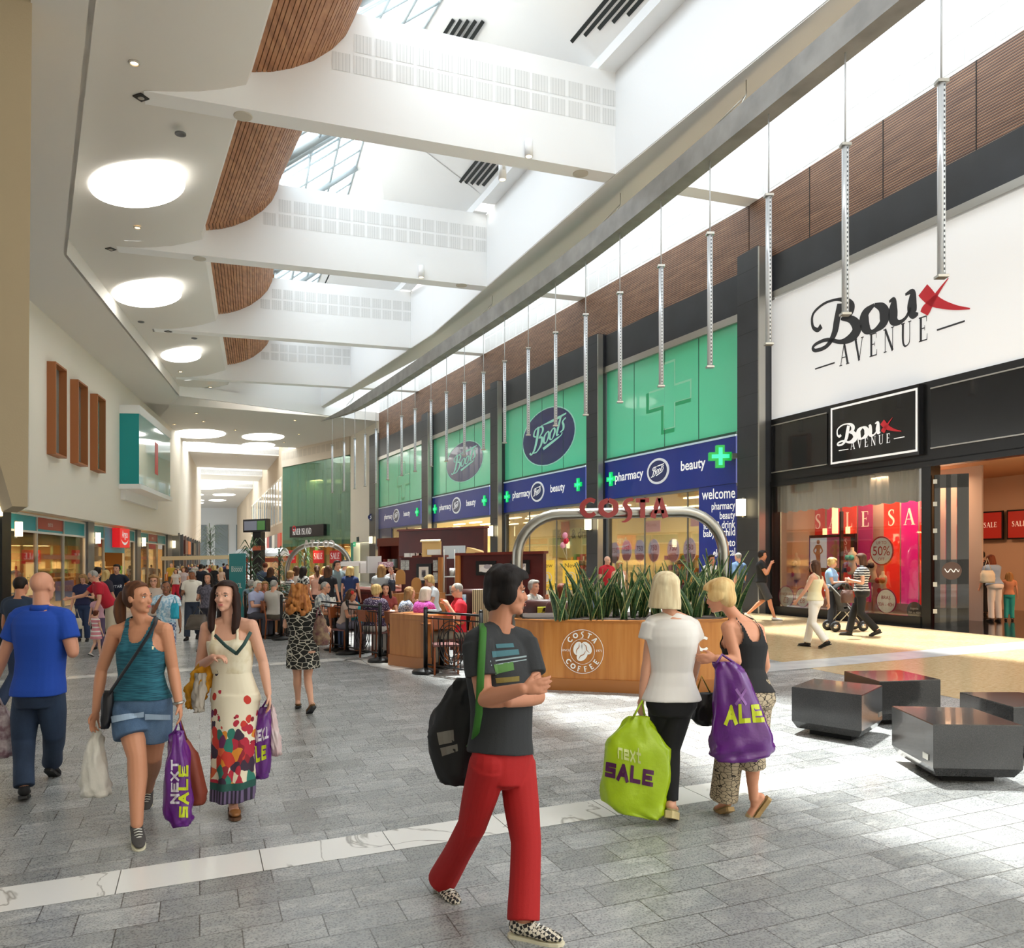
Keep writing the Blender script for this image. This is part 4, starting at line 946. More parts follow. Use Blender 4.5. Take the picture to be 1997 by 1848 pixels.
# -- round ceiling lights, downlights, beam fittings
M_disc=mat('round_light_white','#ffffff',.5,emit='#fffdf6',es=2.2);M_rim=mat('light_rim','#f2efe8',.6)
discs=[(267,358,94,H,'large round ceiling light nearest the camera, over the left aisle'),(287,571,67.5,H,'second round light in the recessed ceiling on the left'),(353,692,39,H,'smallest round light in the recessed ceiling')]
far_d=[(388,845,52),(382,868,43),(513,851,41),(504,867,32),(398,949,45),(378,964,19),(437,964,22),(381,975,17),(424,975,17),(377,980,20),(425,1000,24),(410,1004,18),(366,1028,10),(412,1030,14),(378,1033,12)]
fl=['wide round light beside the corner of the white wall','round light just behind the widest one in the low ceiling','round light right of centre in the low ceiling','round light behind the right-hand one in the low ceiling','wide round light behind the first white ceiling slot','small round light left of the pair beyond the first slot','small round light right of the pair beyond the first slot','tiny round light left in the third row beyond the slot','tiny round light right in the third row beyond the slot','thin round light at the far edge of the slot panel','round light behind the second white ceiling slot','slightly smaller round light behind the second slot','far left round light in the distant mall ceiling','far right round light in the distant mall ceiling','farthest round light in the distant mall ceiling']
for px,py,rp,hh,lab in discs+[(a,b,c,HB,l)for(a,b,c),l in zip(far_d,fl)]:
 x,y=G(px,py,hh);R=rp/FPX*y/math.sqrt(1+(x/y)**2)*1.02
 r_=empty('ceiling_light',x,y,hh,lab,'ceiling light','round ceiling lights')
 ry={94:44,67.5:26,39:12.5}.get(rp,rp*abs(py-eyeline(px))/FPX*1.02)
 m_=MB();E_=[G(px+rp*math.cos(t*math.pi/24),py+ry*math.sin(t*math.pi/24),hh)for t in range(48)]
 m_.loft([[Vector((x+(ex-x)*k_,y+(ey-y)*k_,hh-d_z))for ex,ey in E_]for k_,d_z in((1,-.02),(1,.05),(.97,.07),(.02,.08))]);m_.build('diffuser',M_disc,r_)
M_dl=mat('downlight_glow','#ffd9a0',.5,emit='#ffd090',es=14.0);M_dlr=mat('downlight_ring','#cfcac0',.4)
dls=[(262,122,H),(268,443,H),(352,724,H),(410,754,H),(383,805,HB),(340,827,HB),(397,821,HB),(459,838,HB),(575,819,HB),(583,846,HB),(447,863,HB),(433,881,HB),(554,862,HB),(462,889,HB),(365,955,HB),(435,936,HB),(471,941,HB),(403,948,HB),(419,957,HB),(454,955,HB),(363,1000,HB)]
for k,(px,py,hh)in enumerate(dls):
 x,y=G(px,py,hh);m_=MB();R=.11 if k<2 else .13
 r_=empty('downlight',x,y,hh,'small lit warm downlight in the %s'%('recessed ceiling' if hh==H else 'low ceiling of the far mall'),'downlight','lit downlights in the %s'%('recessed ceiling' if hh==H else 'low ceiling'))
 m_.lathe([(R,0),(R,-.03),(R*.75,-.035),(R*.7,0)],(x,y,hh),14);m_.build('ring',M_dlr,r_)
 m_=MB();m_.lathe([(R*.68,-.01),(.001,-.012)],(x,y,hh),12);m_.build('lamp',M_dl,r_)
for px,py,lab in((275,189,'black square spotlight set in the ceiling end of the nearest beam'),(216,485,'black square spotlight at the end of the second beam'),(328,646,'black square spotlight at the end of the third beam')):
 x,y=G(px,py,H);r_=empty('recessed_spotlight',x,y,H,lab,'spotlight')
 m_=MB();m_.box((x,y,H-.01),(.24,.24,.03),-.38);m_.build('frame',M_blackframe,r_)
 m_=MB();m_.lathe([(.07,-.03),(.05,-.04),(.001,-.035)],(x,y,H),14);m_.build('lamp',M_silver,r_)
for px,py,lab in((352,260,'unlit round downlight in the ceiling by the wooden vault'),(275,627,'unlit round downlight beyond the second round light'),(379,659,'unlit downlight near the third vault')):
 x,y=G(px,py,H);m_=MB();m_.lathe([(.13,0),(.13,-.03),(.1,-.03),(.08,-.005),(.001,-.004)],(x,y,H),18);solo('unlit_downlight',m_,M_greym,lab,'downlight')
for px,py,lab in((474,226,'round flush speaker under the left end of the nearest beam'),(1132,338,'round flush speaker at the right end of the nearest beam'),(389,504,'round flush speaker at the left of the second beam'),(900,556,'round flush speaker at the right of the second beam')):
 x,y=G(px,py,H);m_=MB();m_.lathe([(.21,0),(.21,-.02),(.19,-.025),(.001,-.025)],(x,y,H),24);solo('ceiling_speaker',m_,mat('speaker_grey','#c9c2b4',.7),lab,'speaker')
for px,py,y_off,lab in((1028,290,0,'white cylinder spotlight on the face of the nearest beam'),(1000,335,1,'white cylinder spotlight behind the nearest beam'),(820,530,0,'small cylinder spotlight on the second beam')):
 bi=1 if px==820 else 0;a,b=BL[bi];p=Vector(ONL(px,a,b));n=Vector((-(b-a).y,(b-a).x)).normalized();p=p-n*.12 if not y_off else p+n*.75
 h=HT(px,py,p.y);m_=MB();r_=empty('beam_spotlight',p.x,p.y,h-.2,lab,'spotlight')
 m_.lathe([(.105,-.2),(.105,.22),(.02,.23)],(p.x,p.y,h),18);m_.build('body',M_white,r_)
 m_=MB();m_.lathe([(.085,-.205),(.001,-.207)],(p.x,p.y,h),16);m_.build('lamp',mat('spot_glow','#fff0d0',.5,emit='#ffeac0',es=1.5 if px!=820 else 0.0),r_)
 m_=MB();m_.box((p.x+n.x*.06,p.y+n.y*.06,h),(.06,.14,.06))if not y_off else m_.box((p.x-n.x*.1,p.y-n.y*.1,h+.05),(.06,.3,.06));m_.build('bracket',M_white,r_)
# -- left side
HW=3.97
WE=lx(348)
mb=MB();mb.wall(LA,WE,HW,HB,3.0);struct('wall_left',mb,M_cream)
mb=MB();pb=Vector((-8.35,13.8));kx=lambda px,y:(px-CX0)/FPX*y
pts=[(54,988),(24,987),(0,905),(-400,905),(-400,-400),(66,-400)]
yb=13.8;fr=[AT(px,py,yb)for px,py in pts];bk=[(x*15.2/yb-.2,15.2,z)for x,y,z in fr]
N=len(fr);mb.add(fr+bk,[tuple(range(N)),tuple(range(2*N-1,N-1,-1))]+[(i,(i+1)%N,N+(i+1)%N,N+i)for i in range(N)]);struct('wall_left_pier',mb,M_beige)
def lw(px,py):return wcoord(LA,WE,px,py)
M_wframe=mat('window_oak','#a9683c',.5);M_tealglass=mat('teal_pane','#4f9c9b',.08,coat=.8)
for i,(p0,p1,yt,ytr,ybt,ybr)in enumerate([(83,112,694,712,882,889),(130,155,730,746,900,906),(170,191,759,772,914,920)]):
 u0,z1=lw(p0,yt+4);u1,_=lw(p1,ytr);z0=lw(p0,ybt)[1]
 fs=MB();d=.32;f=.07
 u0+=.55;u1+=.05
 rect(fs,LA,WE,u0-f,u0,z0,z1,-.1,d);rect(fs,LA,WE,u1,u1+f,z0,z1,-.1,d);rect(fs,LA,WE,u0,u1,z1-f,z1,-.1,d);rect(fs,LA,WE,u0,u1,z0,z0+f,-.1,d)
 wo=struct('window_%d'%(5+i),fs,M_wframe)
 m_=MB();rect(m_,LA,WE,u0,u1,z0+f,z1-f,.02,.04);m_.build('pane',mat('pane_grey_teal','#7d8f8d',.06,coat=.9)if i<2 else M_tealglass,wo)
bw=MB();u0,z1=lw(228,800);u1,z0=lw(303,985);zb=lw(228,942)[1];zt=lw(228,802)[1]
uA,uB=u0+.5,u1-.3;D=1.0
fm=MB()
d_=(WE-LA).normalized()
def bayp(u,o):return wpos(LA,WE,u,0,o)[:2]
poly=[bayp(uA,0),bayp(uA+.0,D),bayp(uB,D),bayp(uB,0)]
z0=zb;z1=zt
fm.prism(poly,z1,z1+.45);fm.prism([bayp(uA-.1,-.1),bayp(uA-.1,D+.08),bayp(uB+.1,D+.08),bayp(uB+.1,-.1)],z0-.25,z0)
fm.prism([bayp(uA+.3,-.1),bayp(uA+.3,D*.25),bayp(uB-.3,D*.25),bayp(uB-.3,-.1)],z0-.8,z0-.25)
wo=struct('window_8',fm,M_white)
m_=MB();m_.prism([bayp(uA+.06,0),bayp(uA+.06,D-.05),bayp(uA+.1,D-.05),bayp(uA+.1,0)],z0,z1);m_.build('side_panel',mat('teal_panel','#189a9c',.3),wo)
m_=MB();rect(m_,LA,WE,uA+.08,uB-.08,z0,z1,D-.08,D-.04);m_.build('pane',mat('teal_glass','#58b4b6',.08,coat=.8),wo)
m_=MB();um_=uA+(uB-uA)*.5;rect(m_,LA,WE,um_-.35,um_+.55,z0+1.0,z1-.9,D-.04,D-.03);m_.build('red_panel',mat('argos_red','#d02228',.4),wo)
SA=LA+Vector((LD.y,-LD.x)).normalized()*-.5-d_*7.0;SB=WE-Vector((LD.y,-LD.x)).normalized()*.5*1
SA=LA-frame(LA,WE)[2].to_2d()*.45;SB=WE-frame(LA,WE)[2].to_2d()*.45;SA=SA-d_*8
def su(px):return wcoord(SA,SB,px,1050)[0]
M_teal=mat('fascia_teal','#1f9aa6',.4);M_argred=mat('argos_red')
mb=MB();mb.wall(SA-d_*2,SB,3.85,HW+.01,3.0,-.45);struct('ceiling_overhang',mb,M_cream)
TS=(SB-SA).length
M_argw=mat('catalogue_shop_wall','#b58a5a',.7);M_argf=mat('catalogue_shop_floor','#8a7a68',.4);M_argc=mat('catalogue_shop_ceiling','#8a7762',.7)
room('catalogue_shop',SA,SB,0,TS-.3,6,3.84,M_argw,M_argf,M_argc)
for k in range(4):
 p=wpos(SA,SB,TS*(.2+.2*k),3.6,-2.5);area('shop_lamp',p,2.5,240,'#ffd08c')
pil=[(4,13),(166,178),(263,270),(323,332)]
for a_,b_ in pil:
 mb=MB();rect(mb,SA,SB,su(a_),su(b_),0,3.85,-.4,.14);struct('pillar',mb,M_greym)
M_mull=mat('mullion_white','#dfe0dc',.4)
cols=[(13,72),(72,124),(124,166),(178,203),(203,242),(242,263),(270,289),(289,307),(307,323)]
redp={1:'extra',7:'extra'}
mm=MB()
for k,(a_,b_)in enumerate(cols):
 for e in(a_,b_):rect(mm,SA,SB,su(e)-.05,su(e)+.05,0,3.75,-.08,.02)
 if k!=4:rect(mm,SA,SB,su(a_),su(b_),3.08,3.16,-.08,.02)
 rect(mm,SA,SB,su(a_),su(b_),3.72,3.8,-.08,.02)
wo=struct('window_9',mm,M_mull)
gm=MB()
for k,(a_,b_)in enumerate(cols):
 if k!=4:rect(gm,SA,SB,su(a_),su(b_),.05,3.08,-.05,-.04)
gm.build('glass',glass_mat('shop_glass'),wo)
for k,(a_,b_)in enumerate(cols):
 ua,ub=su(a_)+.05,su(b_)-.05
 r_=empty('shop_fascia',*wpos(SA,SB,(ua+ub)/2,3.2),label='plain teal fascia panel above the catalogue shop windows' if k not in redp and k!=4 else('red fascia panel with pale word beside the near grey pillar' if k==1 else 'red fascia panel near the far end of the catalogue shop' if k==7 else 'deep teal panel above the catalogue shop door'),cat='fascia',group='plain teal fascia panels' if k not in redp and k!=4 else None)
 m_=MB();rect(m_,SA,SB,ua,ub,2.42 if k==4 else 3.16,3.72,-.06,.03 if k==4 else-.03);m_.build('panel',M_teal if k!=4 else mat('door_teal','#2aa6c4',.4),r_)
 if k in redp:
  m_=MB();rect(m_,SA,SB,ua,ub,3.26,3.72,-.03,-.02);m_.build('red_panel',mat('fascia_red','#a8392d',.4),r_)
  m_=MB();utext(m_,redp[k],SA,SB,(ua+ub)/2,3.4,.3,-.014,.0,.5,.9);m_.build('lettering',mat('fascia_letter','#d8d2cc',.5),r_)
ag=empty('shop_sign',*wpos(SA,SB,su(230),2.6),label='red hanging sign with a white name and smile above the catalogue shop door',cat='sign')
u0,z1=wcoord(SA,SB,217,1029);u1,z0=wcoord(SA,SB,237,1068)
m_=MB();rect(m_,SA,SB,u0,u1,z0,z1,.05,.42);m_.build('box',mat('argos_box','#e01a22',.4,emit='#e01a22',es=.3),ag)
m_=MB();um_=(u0+u1)/2;ww=(u1-u0)
utext(m_,'Argos',SA,SB,um_,z0+(z1-z0)*.52,.55,.424,.02,.5,ww*.8)
m_.build('lettering',M_letter,ag)
m_=MB();ribbon(m_,[(um_-ww*.36,z0+(z1-z0)*.4,.02),(um_-ww*.2,z0+(z1-z0)*.24,.1),(um_,z0+(z1-z0)*.19,.13),(um_+ww*.2,z0+(z1-z0)*.25,.1),(um_+ww*.36,z0+(z1-z0)*.42,.02)],lambda x,y,l:wpos(SA,SB,x,y,.424));m_.build('smile',M_letter,ag)
for k,(px,w,z0,z1,col,txt,o,lab)in enumerate([(40,4.5,2.05,2.3,'#c2281c','',-.3,'long red strip across the first catalogue-shop window'),(98,4.2,2.05,2.3,'#c2281c','',-.3,'long red strip across the second catalogue-shop window'),(145,3.0,2.05,2.3,'#c2281c','',-.3,'red strip across the third catalogue-shop window'),(62,1.0,.9,2.0,'#b8241c','sale',-.4,'red arrow-shaped sale poster in the first window'),(98,1.7,.6,1.95,'#ffdf9a','sale',-.8,'bright backlit yellow poster with red heading in the second window'),(145,2.6,.25,1.1,'#2a6cb0','TAX FOR SCHOOL',-.4,'blue promotional stand low in the third window'),(190,1.8,.9,1.7,'#d6bc30','5.99',-.35,'yellow diamond offer poster left of the shop door'),(252,1.5,.9,1.7,'#7fb04a','2.99',-.35,'green and yellow offer poster right of the shop door'),(297,4.5,2.05,2.25,'#c2281c','',-.3,'red strip across the far catalogue-shop windows'),(298,.9,.4,1.4,'#ffd78a','',-.6,'lit yellow column in the far catalogue-shop window')]):
 u=su(px);r_=empty('window_poster',*wpos(SA,SB,u,z0,o),label=lab,cat='poster')
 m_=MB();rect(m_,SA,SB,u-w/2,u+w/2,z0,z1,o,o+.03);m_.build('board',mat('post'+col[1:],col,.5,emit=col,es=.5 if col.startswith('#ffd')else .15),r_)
 if txt:m_=MB();utext(m_,txt,SA,SB,u,z0+(z1-z0)*.42,.4,o+.034,.02,.5,w*.8);m_.build('lettering',mat('fascia_letter')if col!='#d6bc30' and col!='#ffdf9a' else M_ink,r_)
pcols=['#7b3b2a','#c9a060','#3a3f4a','#d8c6a0','#a03028','#596b40','#e2d4b8','#284a70']
for s in range(7):
 u=9+s*(TS-11)/7;r_=empty('shop_shelf',*wpos(SA,SB,u,0,-3.2),label='stocked shelf unit inside the catalogue shop',cat='shelf',group='shelf units inside the catalogue shop')
 m_=MB()
 for z in(.1,.6,1.1,1.6):rect(m_,SA,SB,u-1.5,u+1.5,z,z+.04,-3.5,-3.0)
 rect(m_,SA,SB,u-1.5,u+1.5,0,2.0,-3.55,-3.5);m_.build('frame',mat('shelf_cream','#d9cfb6',.6),r_)
 for z in(.14,.64,1.14):
  for q in range(7):
   m_=MB();x=u-1.35+q*.42;rect(m_,SA,SB,x,x+.22+RND.random()*.12,z,z+.2+RND.random()*.2,-3.4,-3.05);m_.build('carton',mat('stock'+pcols[(q*3+s+int(z*10))%8][1:],pcols[(q*3+s+int(z*10))%8],.6),r_)
M_lampg=mat('wall_lamp_glow','#fff0c8',.5,emit='#ffeab8',es=2.6)
def wall_lamp(x,y,h,s,lab,fx,fy):
 r_=empty('wall_lamp',x,y,h,lab,'wall lamp')
 m_=MB();m_.box((x+fx*.1,y+fy*.1,h+.2*s),(.17*s,.17*s,.42*s),.4);m_.build('shade',M_lampg,r_)
 m_=MB();m_.box((x,y,h+.2*s),(.06*s,.06*s,.5*s),.4);m_.build('bracket',M_silver,r_)
nL=frame(LA,WE)[2]
for px,py,lab in((21,1029,'lit wall lamp on the first grey pillar of the catalogue shop'),(180,1047,'lit wall lamp on the second grey pillar of the catalogue shop'),(272,1055,'lit wall lamp on the pillar beyond the shop door'),(332,1060,'lit wall lamp on the last grey pillar by the wall corner')):
 u,h=wcoord(SA,SB,px,py);x,y,_=wpos(SA,SB,u,0,.16);wall_lamp(x,y,h-.3,1.25,lab,nL.x,nL.y)
for(A2,B2),px,py,lab in(((Ap,Bp),1453,988,'lit wall lamp on the black pillar beside the lingerie shop'),(PIL[0],1153,1019,'lit wall lamp on the black pillar under the red coffee letters'),(PIL[1],962,1034,'lit wall lamp on the third black pillar'),(PIL[3],727,1052,'lit wall lamp on the last black pillar by the exit sign')):
 p=Vector(ONL(px,A2,B2));nn=(A2-B2).normalized();n2=Vector((-nn.y,nn.x));n2=n2 if n2.x<0 else-n2
 wall_lamp(p.x+n2.x*.05,p.y+n2.y*.05,HT(px,py,p.y)-.25,1.15,lab,n2.x,n2.y)
bp=AT(4,990,15.5);r_=empty('pillar_lamp',bp[0],bp[1],0,'black post at the left edge with a lit lantern','lamp post')
m_=MB();m_.box((bp[0]-.05,bp[1],1.9),(.28,.28,3.8));m_.build('post',M_blackframe,r_)
m_=MB();h=HT(6,1004,15.2);m_.box((bp[0]+.04,bp[1]-.22,h+.12),(.14,.14,.26));m_.build('shade',M_lampg,r_)
# -- far right: cream wall, glass shop, tan buildings
X0=R_END;X1=Vector(ONL(683,X0,X0+BD));
mb=MB();hbt=HT(700,1058,X1.y);slab(mb,X1,X0,hbt,HB,-.6,-.02);struct('wall_cream_end',mb,M_cream)
mb=MB();slab(mb,X1,X0,0,hbt,-1.2,-.8);struct('wall_passage',mb,mat('passage_grey','#cfc9bd',.7))
mb=MB();u=(X0-X1).length;rect(mb,X1,X0,u*.62,u*.8,0,2.3,-.8,-.74);struct('door_1',mb,mat('door_brown','#5a2c20',.5))
IB=X1;IA=Vector(ONL(551,X1,X1+Vector((-.70,.72))))
hi0=HT(683,886,IB.y);
mb=MB();slab(mb,IA,IB,hi0,HB,-.4,.1);wr=struct('wall_glass_shop_upper',mb,mat('tan_stone','#cbbfae',.7))
pm=MB();perf_rows(pm,IA,IB,hi0+.6,HB,.62,.12,.11);pm.build('perforated_panels',mat('tan_perf','#bdb2a2',.7),wr)
WI=(IB-IA).length
hs0=HT(600,1045,IA.lerp(IB,.4).y)
M_gglass=glass_mat('green_glass','#bfe0d0',.06,opac=.34,oc='#7fae98')
mb=MB()
for k in range(8):rect(mb,IA,IB,WI*k/8+.02,WI*(k+1)/8-.02,3.0,hi0,-.02,0)
wo=struct('window_10',mb,M_gglass)
fm=MB()
for k in range(9):rect(fm,IA,IB,max(0,WI*k/8-.03),min(WI,WI*k/8+.03),0,hi0,-.3,-.05)
fm.build('fins',mat('fin_green','#5f9c86',.3),wo)
gm=MB();rect(gm,IA,IB,0,WI,0,3.0,-.02,0);gm.build('glass',glass_mat('shop_glass'),wo)
room('fashion_shop',IA,IB,0,WI,4.0,hi0,mat('fashion_wall','#dcd6b4',.7),mat('fashion_floor','#b09a74',.4),mat('fashion_ceiling','#cfcab2',.7))
mb=MB();rect(mb,IA,IB,0,WI,3.6,4.0,-4,-.5);struct('floor_fashion_upper',mb,mat('fashion_slab','#cfc9b0',.7))
mb=MB();rect(mb,IA,IB,WI*.05,WI*.66,4.0,hi0-2.2,-1.2,-1.1);struct('wall_fashion_screen',mb,mat('screen_sage','#9fb5a2',.7))
for lo,hi_,P_ in((2.9,3.3,330),(8.5,3.3,170)):
 p=wpos(IA,IB,WI*.5,lo,-1.6);area('shop_lamp',p,3.5,P_,'#ffd890')
ri=empty('shop_sign',*wpos(IA,IB,WI*.5,3.2,.3),label='black angled shop sign with white serif name and a red emblem on the glass front',cat='sign')
u0,z1=wcoord(IA,IB,571,1031);u1,z0=wcoord(IA,IB,637,1043);z1=wcoord(IA,IB,604,1024)[1];z0=wcoord(IA,IB,604,1046)[1]
m_=MB();rect(m_,IA,IB,u0,u1,z0,z1,.02,.3);m_.build('board',mat('sign_black','#17171f',.4),ri)
m_=MB();w_=serif_len('RIVER ISLAND',1,.08);wd_=(u1-u0)*.56;serif(m_,'RIVER ISLAND',lambda x,y,l:wpos(IA,IB,u0+(u1-u0)*.1+x*wd_/w_,(z0+z1)/2-.28+y*.52,.31),1.0,.08);m_.build('lettering',M_letter,ri)
m_=MB();disc2(m_,IA,IB,u0+(u1-u0)*.14,z1-.2,.3,.26,.312,hole=.6);m_.build('emblem',M_red,ri)
for px,lab in((568,'red sale poster at the left of the glazed fashion shop'),(622,'red and blue sale poster in the middle of the fashion shop'),(655,'red sale poster right of centre in the fashion shop')):
 u,z0=wcoord(IA,IB,px,1098);z1=wcoord(IA,IB,px,1073)[1];r_=empty('sale_poster',*wpos(IA,IB,u,z0,.05),label=lab,cat='poster')
 m_=MB();rect(m_,IA,IB,u-.85,u+.85,z0,z1,.03,.06);m_.build('board',M_red,r_)
 m_=MB();wserif(m_,'SALE',IA,IB,u,z0+.35,.5,.065,.06,.5);m_.build('lettering',M_letter,r_)
rr_=empty('garment_display',*wpos(IA,IB,WI*.85,4.0,-1),label='upstairs clothes rails behind the green glass beside the cream wall',cat='clothes rail')
for k in range(16):
 m_=MB();u=WI*.7+k*.17;rect(m_,IA,IB,u,u+.12,4.3+(k%2)*1.6,5.6+(k%2)*1.6,-1.1,-.8);m_.build('garment',mat('gar_'+str(k%5),['#26323c','#3c4a58','#7a6a5c','#1c1c22','#50303a'][k%5],.7),rr_)
m_=MB();rect(m_,IA,IB,WI*.69,WI*.98,4.05,9.0,-1.5,-1.4);m_.build('backdrop',mat('rail_back','#4a3c38',.7),rr_)
RB0=IA;RB1=Vector(ONL(478,IA,IA+Vector((-.40,1))));RB2=RB1+Vector((-.40,1))*60
M_tan=mat('tan_render','#c9b59a',.75)
mb=MB();slab(mb,RB2,RB0,3.0,HB+4,-.5,0);struct('wall_right_far',mb,M_tan)
TR=(RB0-RB2).length
rm=MB();
for k in range(14):
 u1_=TR-.6-k*2.9
 if u1_<3:break
 r_=MB();rect(r_,RB2,RB0,u1_-2.1,u1_,5.2,9.4,-.1,.03);wo=struct('window_%d'%(11+k),r_,mat('far_frame','#e8decb',.5))
 r_=MB();rect(r_,RB2,RB0,u1_-1.9,u1_-.2,5.4,9.2,.03,.05);r_.build('pane',mat('far_pane_%d'%(k%3),['#a7b6b6','#d9c49a','#8f8f8c'][k%3],.1,coat=.5),wo)
 sh=MB();rect(sh,RB2,RB0,u1_-2.8,u1_-.1,0,3.0,-.4,-.3);sh_o=struct('window_%d'%(31+k),sh,mat('far_shop_glow_%d'%(k%2),['#f3cf8e','#d9a560'][k%2],.6,emit=['#ffcf80','#e0a050'][k%2],es=.45))
 if k<6:
  nm=[('#c0503c','red lit shop fascia next to the glass front'),('#8b8378','grey shop fascia with dark letters on the right row'),('#ded6c6','cream shop fascia farther along the right row'),('#262626','black shop fascia on the right row'),('#b23c2c','small red fascia on the far right row'),('#e6e2da','white fascia on the far right row')][k]
  rf=empty('shop_fascia',*wpos(RB2,RB0,u1_-1.4,3.1),label=nm[1],cat='fascia');fs=MB();rect(fs,RB2,RB0,u1_-2.8,u1_-.1,3.05,4.3,0,.12);fs.build('board',mat('ff'+nm[0][1:],nm[0],.5,emit=nm[0],es=.2),rf)
 cb=MB();rect(cb,RB2,RB0,u1_-.1,u1_+.1,0,3.05,-.4,.05);struct('pillar',cb,M_tan)
QA=WE;QB=Vector(ONL(392,WE,WE+Vector((-.33,1))));
mb=MB();slab(mb,QA,QB,4.0,HB+4,-.5,0);struct('wall_left_far',mb,M_cream)
TQ=(QB-QA).length
for k in range(9):
 u=TQ*k/9
 sh=MB();rect(sh,QA,QB,u+.15,u+TQ/9-.15,0,4.0,-.5,-.4);struct('window_%d'%(51+k),sh,mat('far_shop_left_%d'%(k%3),['#5a4a3c','#c98a4a','#6a7478'][k%3],.5,emit=['#3a2a1c','#e09040','#4a5458'][k%3],es=.35))
 cb=MB();rect(cb,QA,QB,u-.15,u+.15,0,4.05,-.5,.1);struct('pillar',cb,M_greym)
 if k in(1,2,4):
  rf=empty('shop_fascia',*wpos(QA,QB,u+1.5,2.4),label={1:'brown shop fascia beyond the white wall corner',2:'orange lit fascia on the far left row',4:'dark fascia deep in the far left row'}[k],cat='fascia');fs=MB();rect(fs,QA,QB,u+.2,u+TQ/9-.2,2.5,3.6,.1,.25);fs.build('board',mat('lf%d'%k,{1:'#5f2a22',2:'#d8702c',4:'#33302c'}[k],.5),rf)
CEe=seg_c;fy=[(0,16),(22,34),(41,47),(57,120)]
def across(p):
 return p
Cl0=seg_c-T*14;Cr0=far_r+T*3
ax=Vector((-.4163,1.0)).normalized()
for k,(s0,s1)in enumerate(fy):
 mb=MB();q=[Cl0+ax*s0,Cr0+ax*s0,Cr0+ax*s1,Cl0+ax*s1]
 mb.prism(q,HB,HB+.6);struct('ceiling_far',mb,M_ceil)
 if k<3:
  e0,e1=s1,fy[k+1][0]
  mb=MB();a_=Cl0+ax*e1;b_=Cr0+ax*e1;mb.wall(a_,b_,HB+.1,HB+4,.3);a_=Cl0+ax*e0;mb.wall(Cr0+ax*e0,Cl0+ax*e0,HB+.1,HB+4,.3);struct('wall_ceiling_slot',mb,M_white)
  mb=MB();mb.quad(*[(p.x,p.y,HB+3.6)for p in(Cl0+ax*e0,Cr0+ax*e0,Cr0+ax*e1,Cl0+ax*e1)]);struct('window_%d'%(71+k),mb,M_skyglass)
fe=Vector(G(425,1104));fe=Cl0.lerp(Cr0,.5)+ax*100
mb=MB();mb.wall(fe-T*40,fe+T*40,0,HB+.5,.5);struct('wall_far_end',mb,mat('far_end_pale','#dfe3e4',.7))
for k in range(12):
 mb=MB();u=-24+k*3.6;a_=fe+T*u-ax*.1;mb.wall(a_,a_+T*2.2,.3,8.5,.05,-.1);struct('window_%d'%(81+k),mb,mat('far_end_glass','#7f8d92',.2))
# -- cafe enclosure: planter, arch, posts, fence panels
M_oak=None
def oak():
 g=NG('planter_oak',0.4)
 no=g.n('TexNoise',Scale=2.0,Detail=6);g.l(g.map((6,6,.5)),no.inputs['Vector'])
 g.base(g.ramp(no.outputs[0],[(0.3,'#a9672c'),(0.5,'#bd7a38'),(0.75,'#c98a48')]));return g.m
M_oak=oak()
M_oakd=mat('oak_trim','#a96a30',.4);M_mahog=mat('mahogany_panel','#4a1512',.35,noise=(3,'#571a15',.2));M_mahog2=mat('mahogany_trim','#6a2418',.35)
M_iron=mat('black_iron','#141414',.4,metal=.3);M_leather=mat('brown_leather','#43211c',.4,bump=(30,.15));M_woodseat=mat('chair_wood','#8f4a22',.4);M_table=mat('table_wood','#a2602e',.35)
PP=[Vector(ONL(1003,(G(1060,1344)),(G(1000,1336)))),Vector(G(1060,1344)),Vector(G(1248,1352)),Vector(G(1418,1349))]
PP[0]=Vector(((1006-CX0)/FPX*10.95,10.95));PB=[Vector(((1446-CX0)/FPX*10.7,10.7)),Vector(((1446-CX0)/FPX*11.5,11.5)),Vector((.0,12.0))]
poly=[(p.x,p.y)for p in PP+PB]
pz=.9
pln=empty('cafe_planter',1.6,10.8,0,'long oak-fronted planter box with white coffee emblem, full of snake plants','planter')
m_=MB();m_.prism(poly,.16,pz);m_.build('body',M_oak,pln)
def inset(poly,d):
 c=sum((Vector(p)for p in poly),Vector((0,0)))/len(poly);return[tuple(Vector(p)+(Vector(p)-c).normalized()*d)for p in poly]
m_=MB();m_.prism(inset(poly,.025),0,.16);m_.build('plinth',M_oakd,pln)
m_=MB();m_.prism(inset(poly,.012),pz,pz+.03);m_.build('rim',M_oakd,pln)
m_=MB();m_.prism(inset(poly,-.09),pz+.0,pz+.035);m_.build('soil',mat('soil','#2a1d14',.9),pln)
a,b=PP[1],PP[2];u,h=wcoord(a,b,1136,1270);R=.29
m_=MB();disc2(m_,a,b,u,h,R,R,.012,hole=.975);disc2(m_,a,b,u,h,R*.58,R*.58,.012,hole=.97)
for txt,rr,c0,d0,flip in(('COSTA',.66,90,24,1),('COFFEE',.92,-90,22,-1)):
 for i,chh in enumerate(txt):
  ang=math.radians(c0-flip*(i-(len(txt)-1)/2)*d0)
  w_,st=COSTA_GLYPH[chh];k=R*.26
  ca,sa=math.cos(ang-math.pi/2*flip),math.sin(ang-math.pi/2*flip)
  for s_ in st:
   ribbon(m_,[((q[0]-w_/2)*k,q[1]*k,q[2]*k*.85)for q in s_],lambda x,y,l:wpos(a,b,u+R*rr*math.cos(ang)+x*ca-y*sa,h+R*rr*math.sin(ang)+x*sa+y*ca,.013),smooth=len(s_)>2)
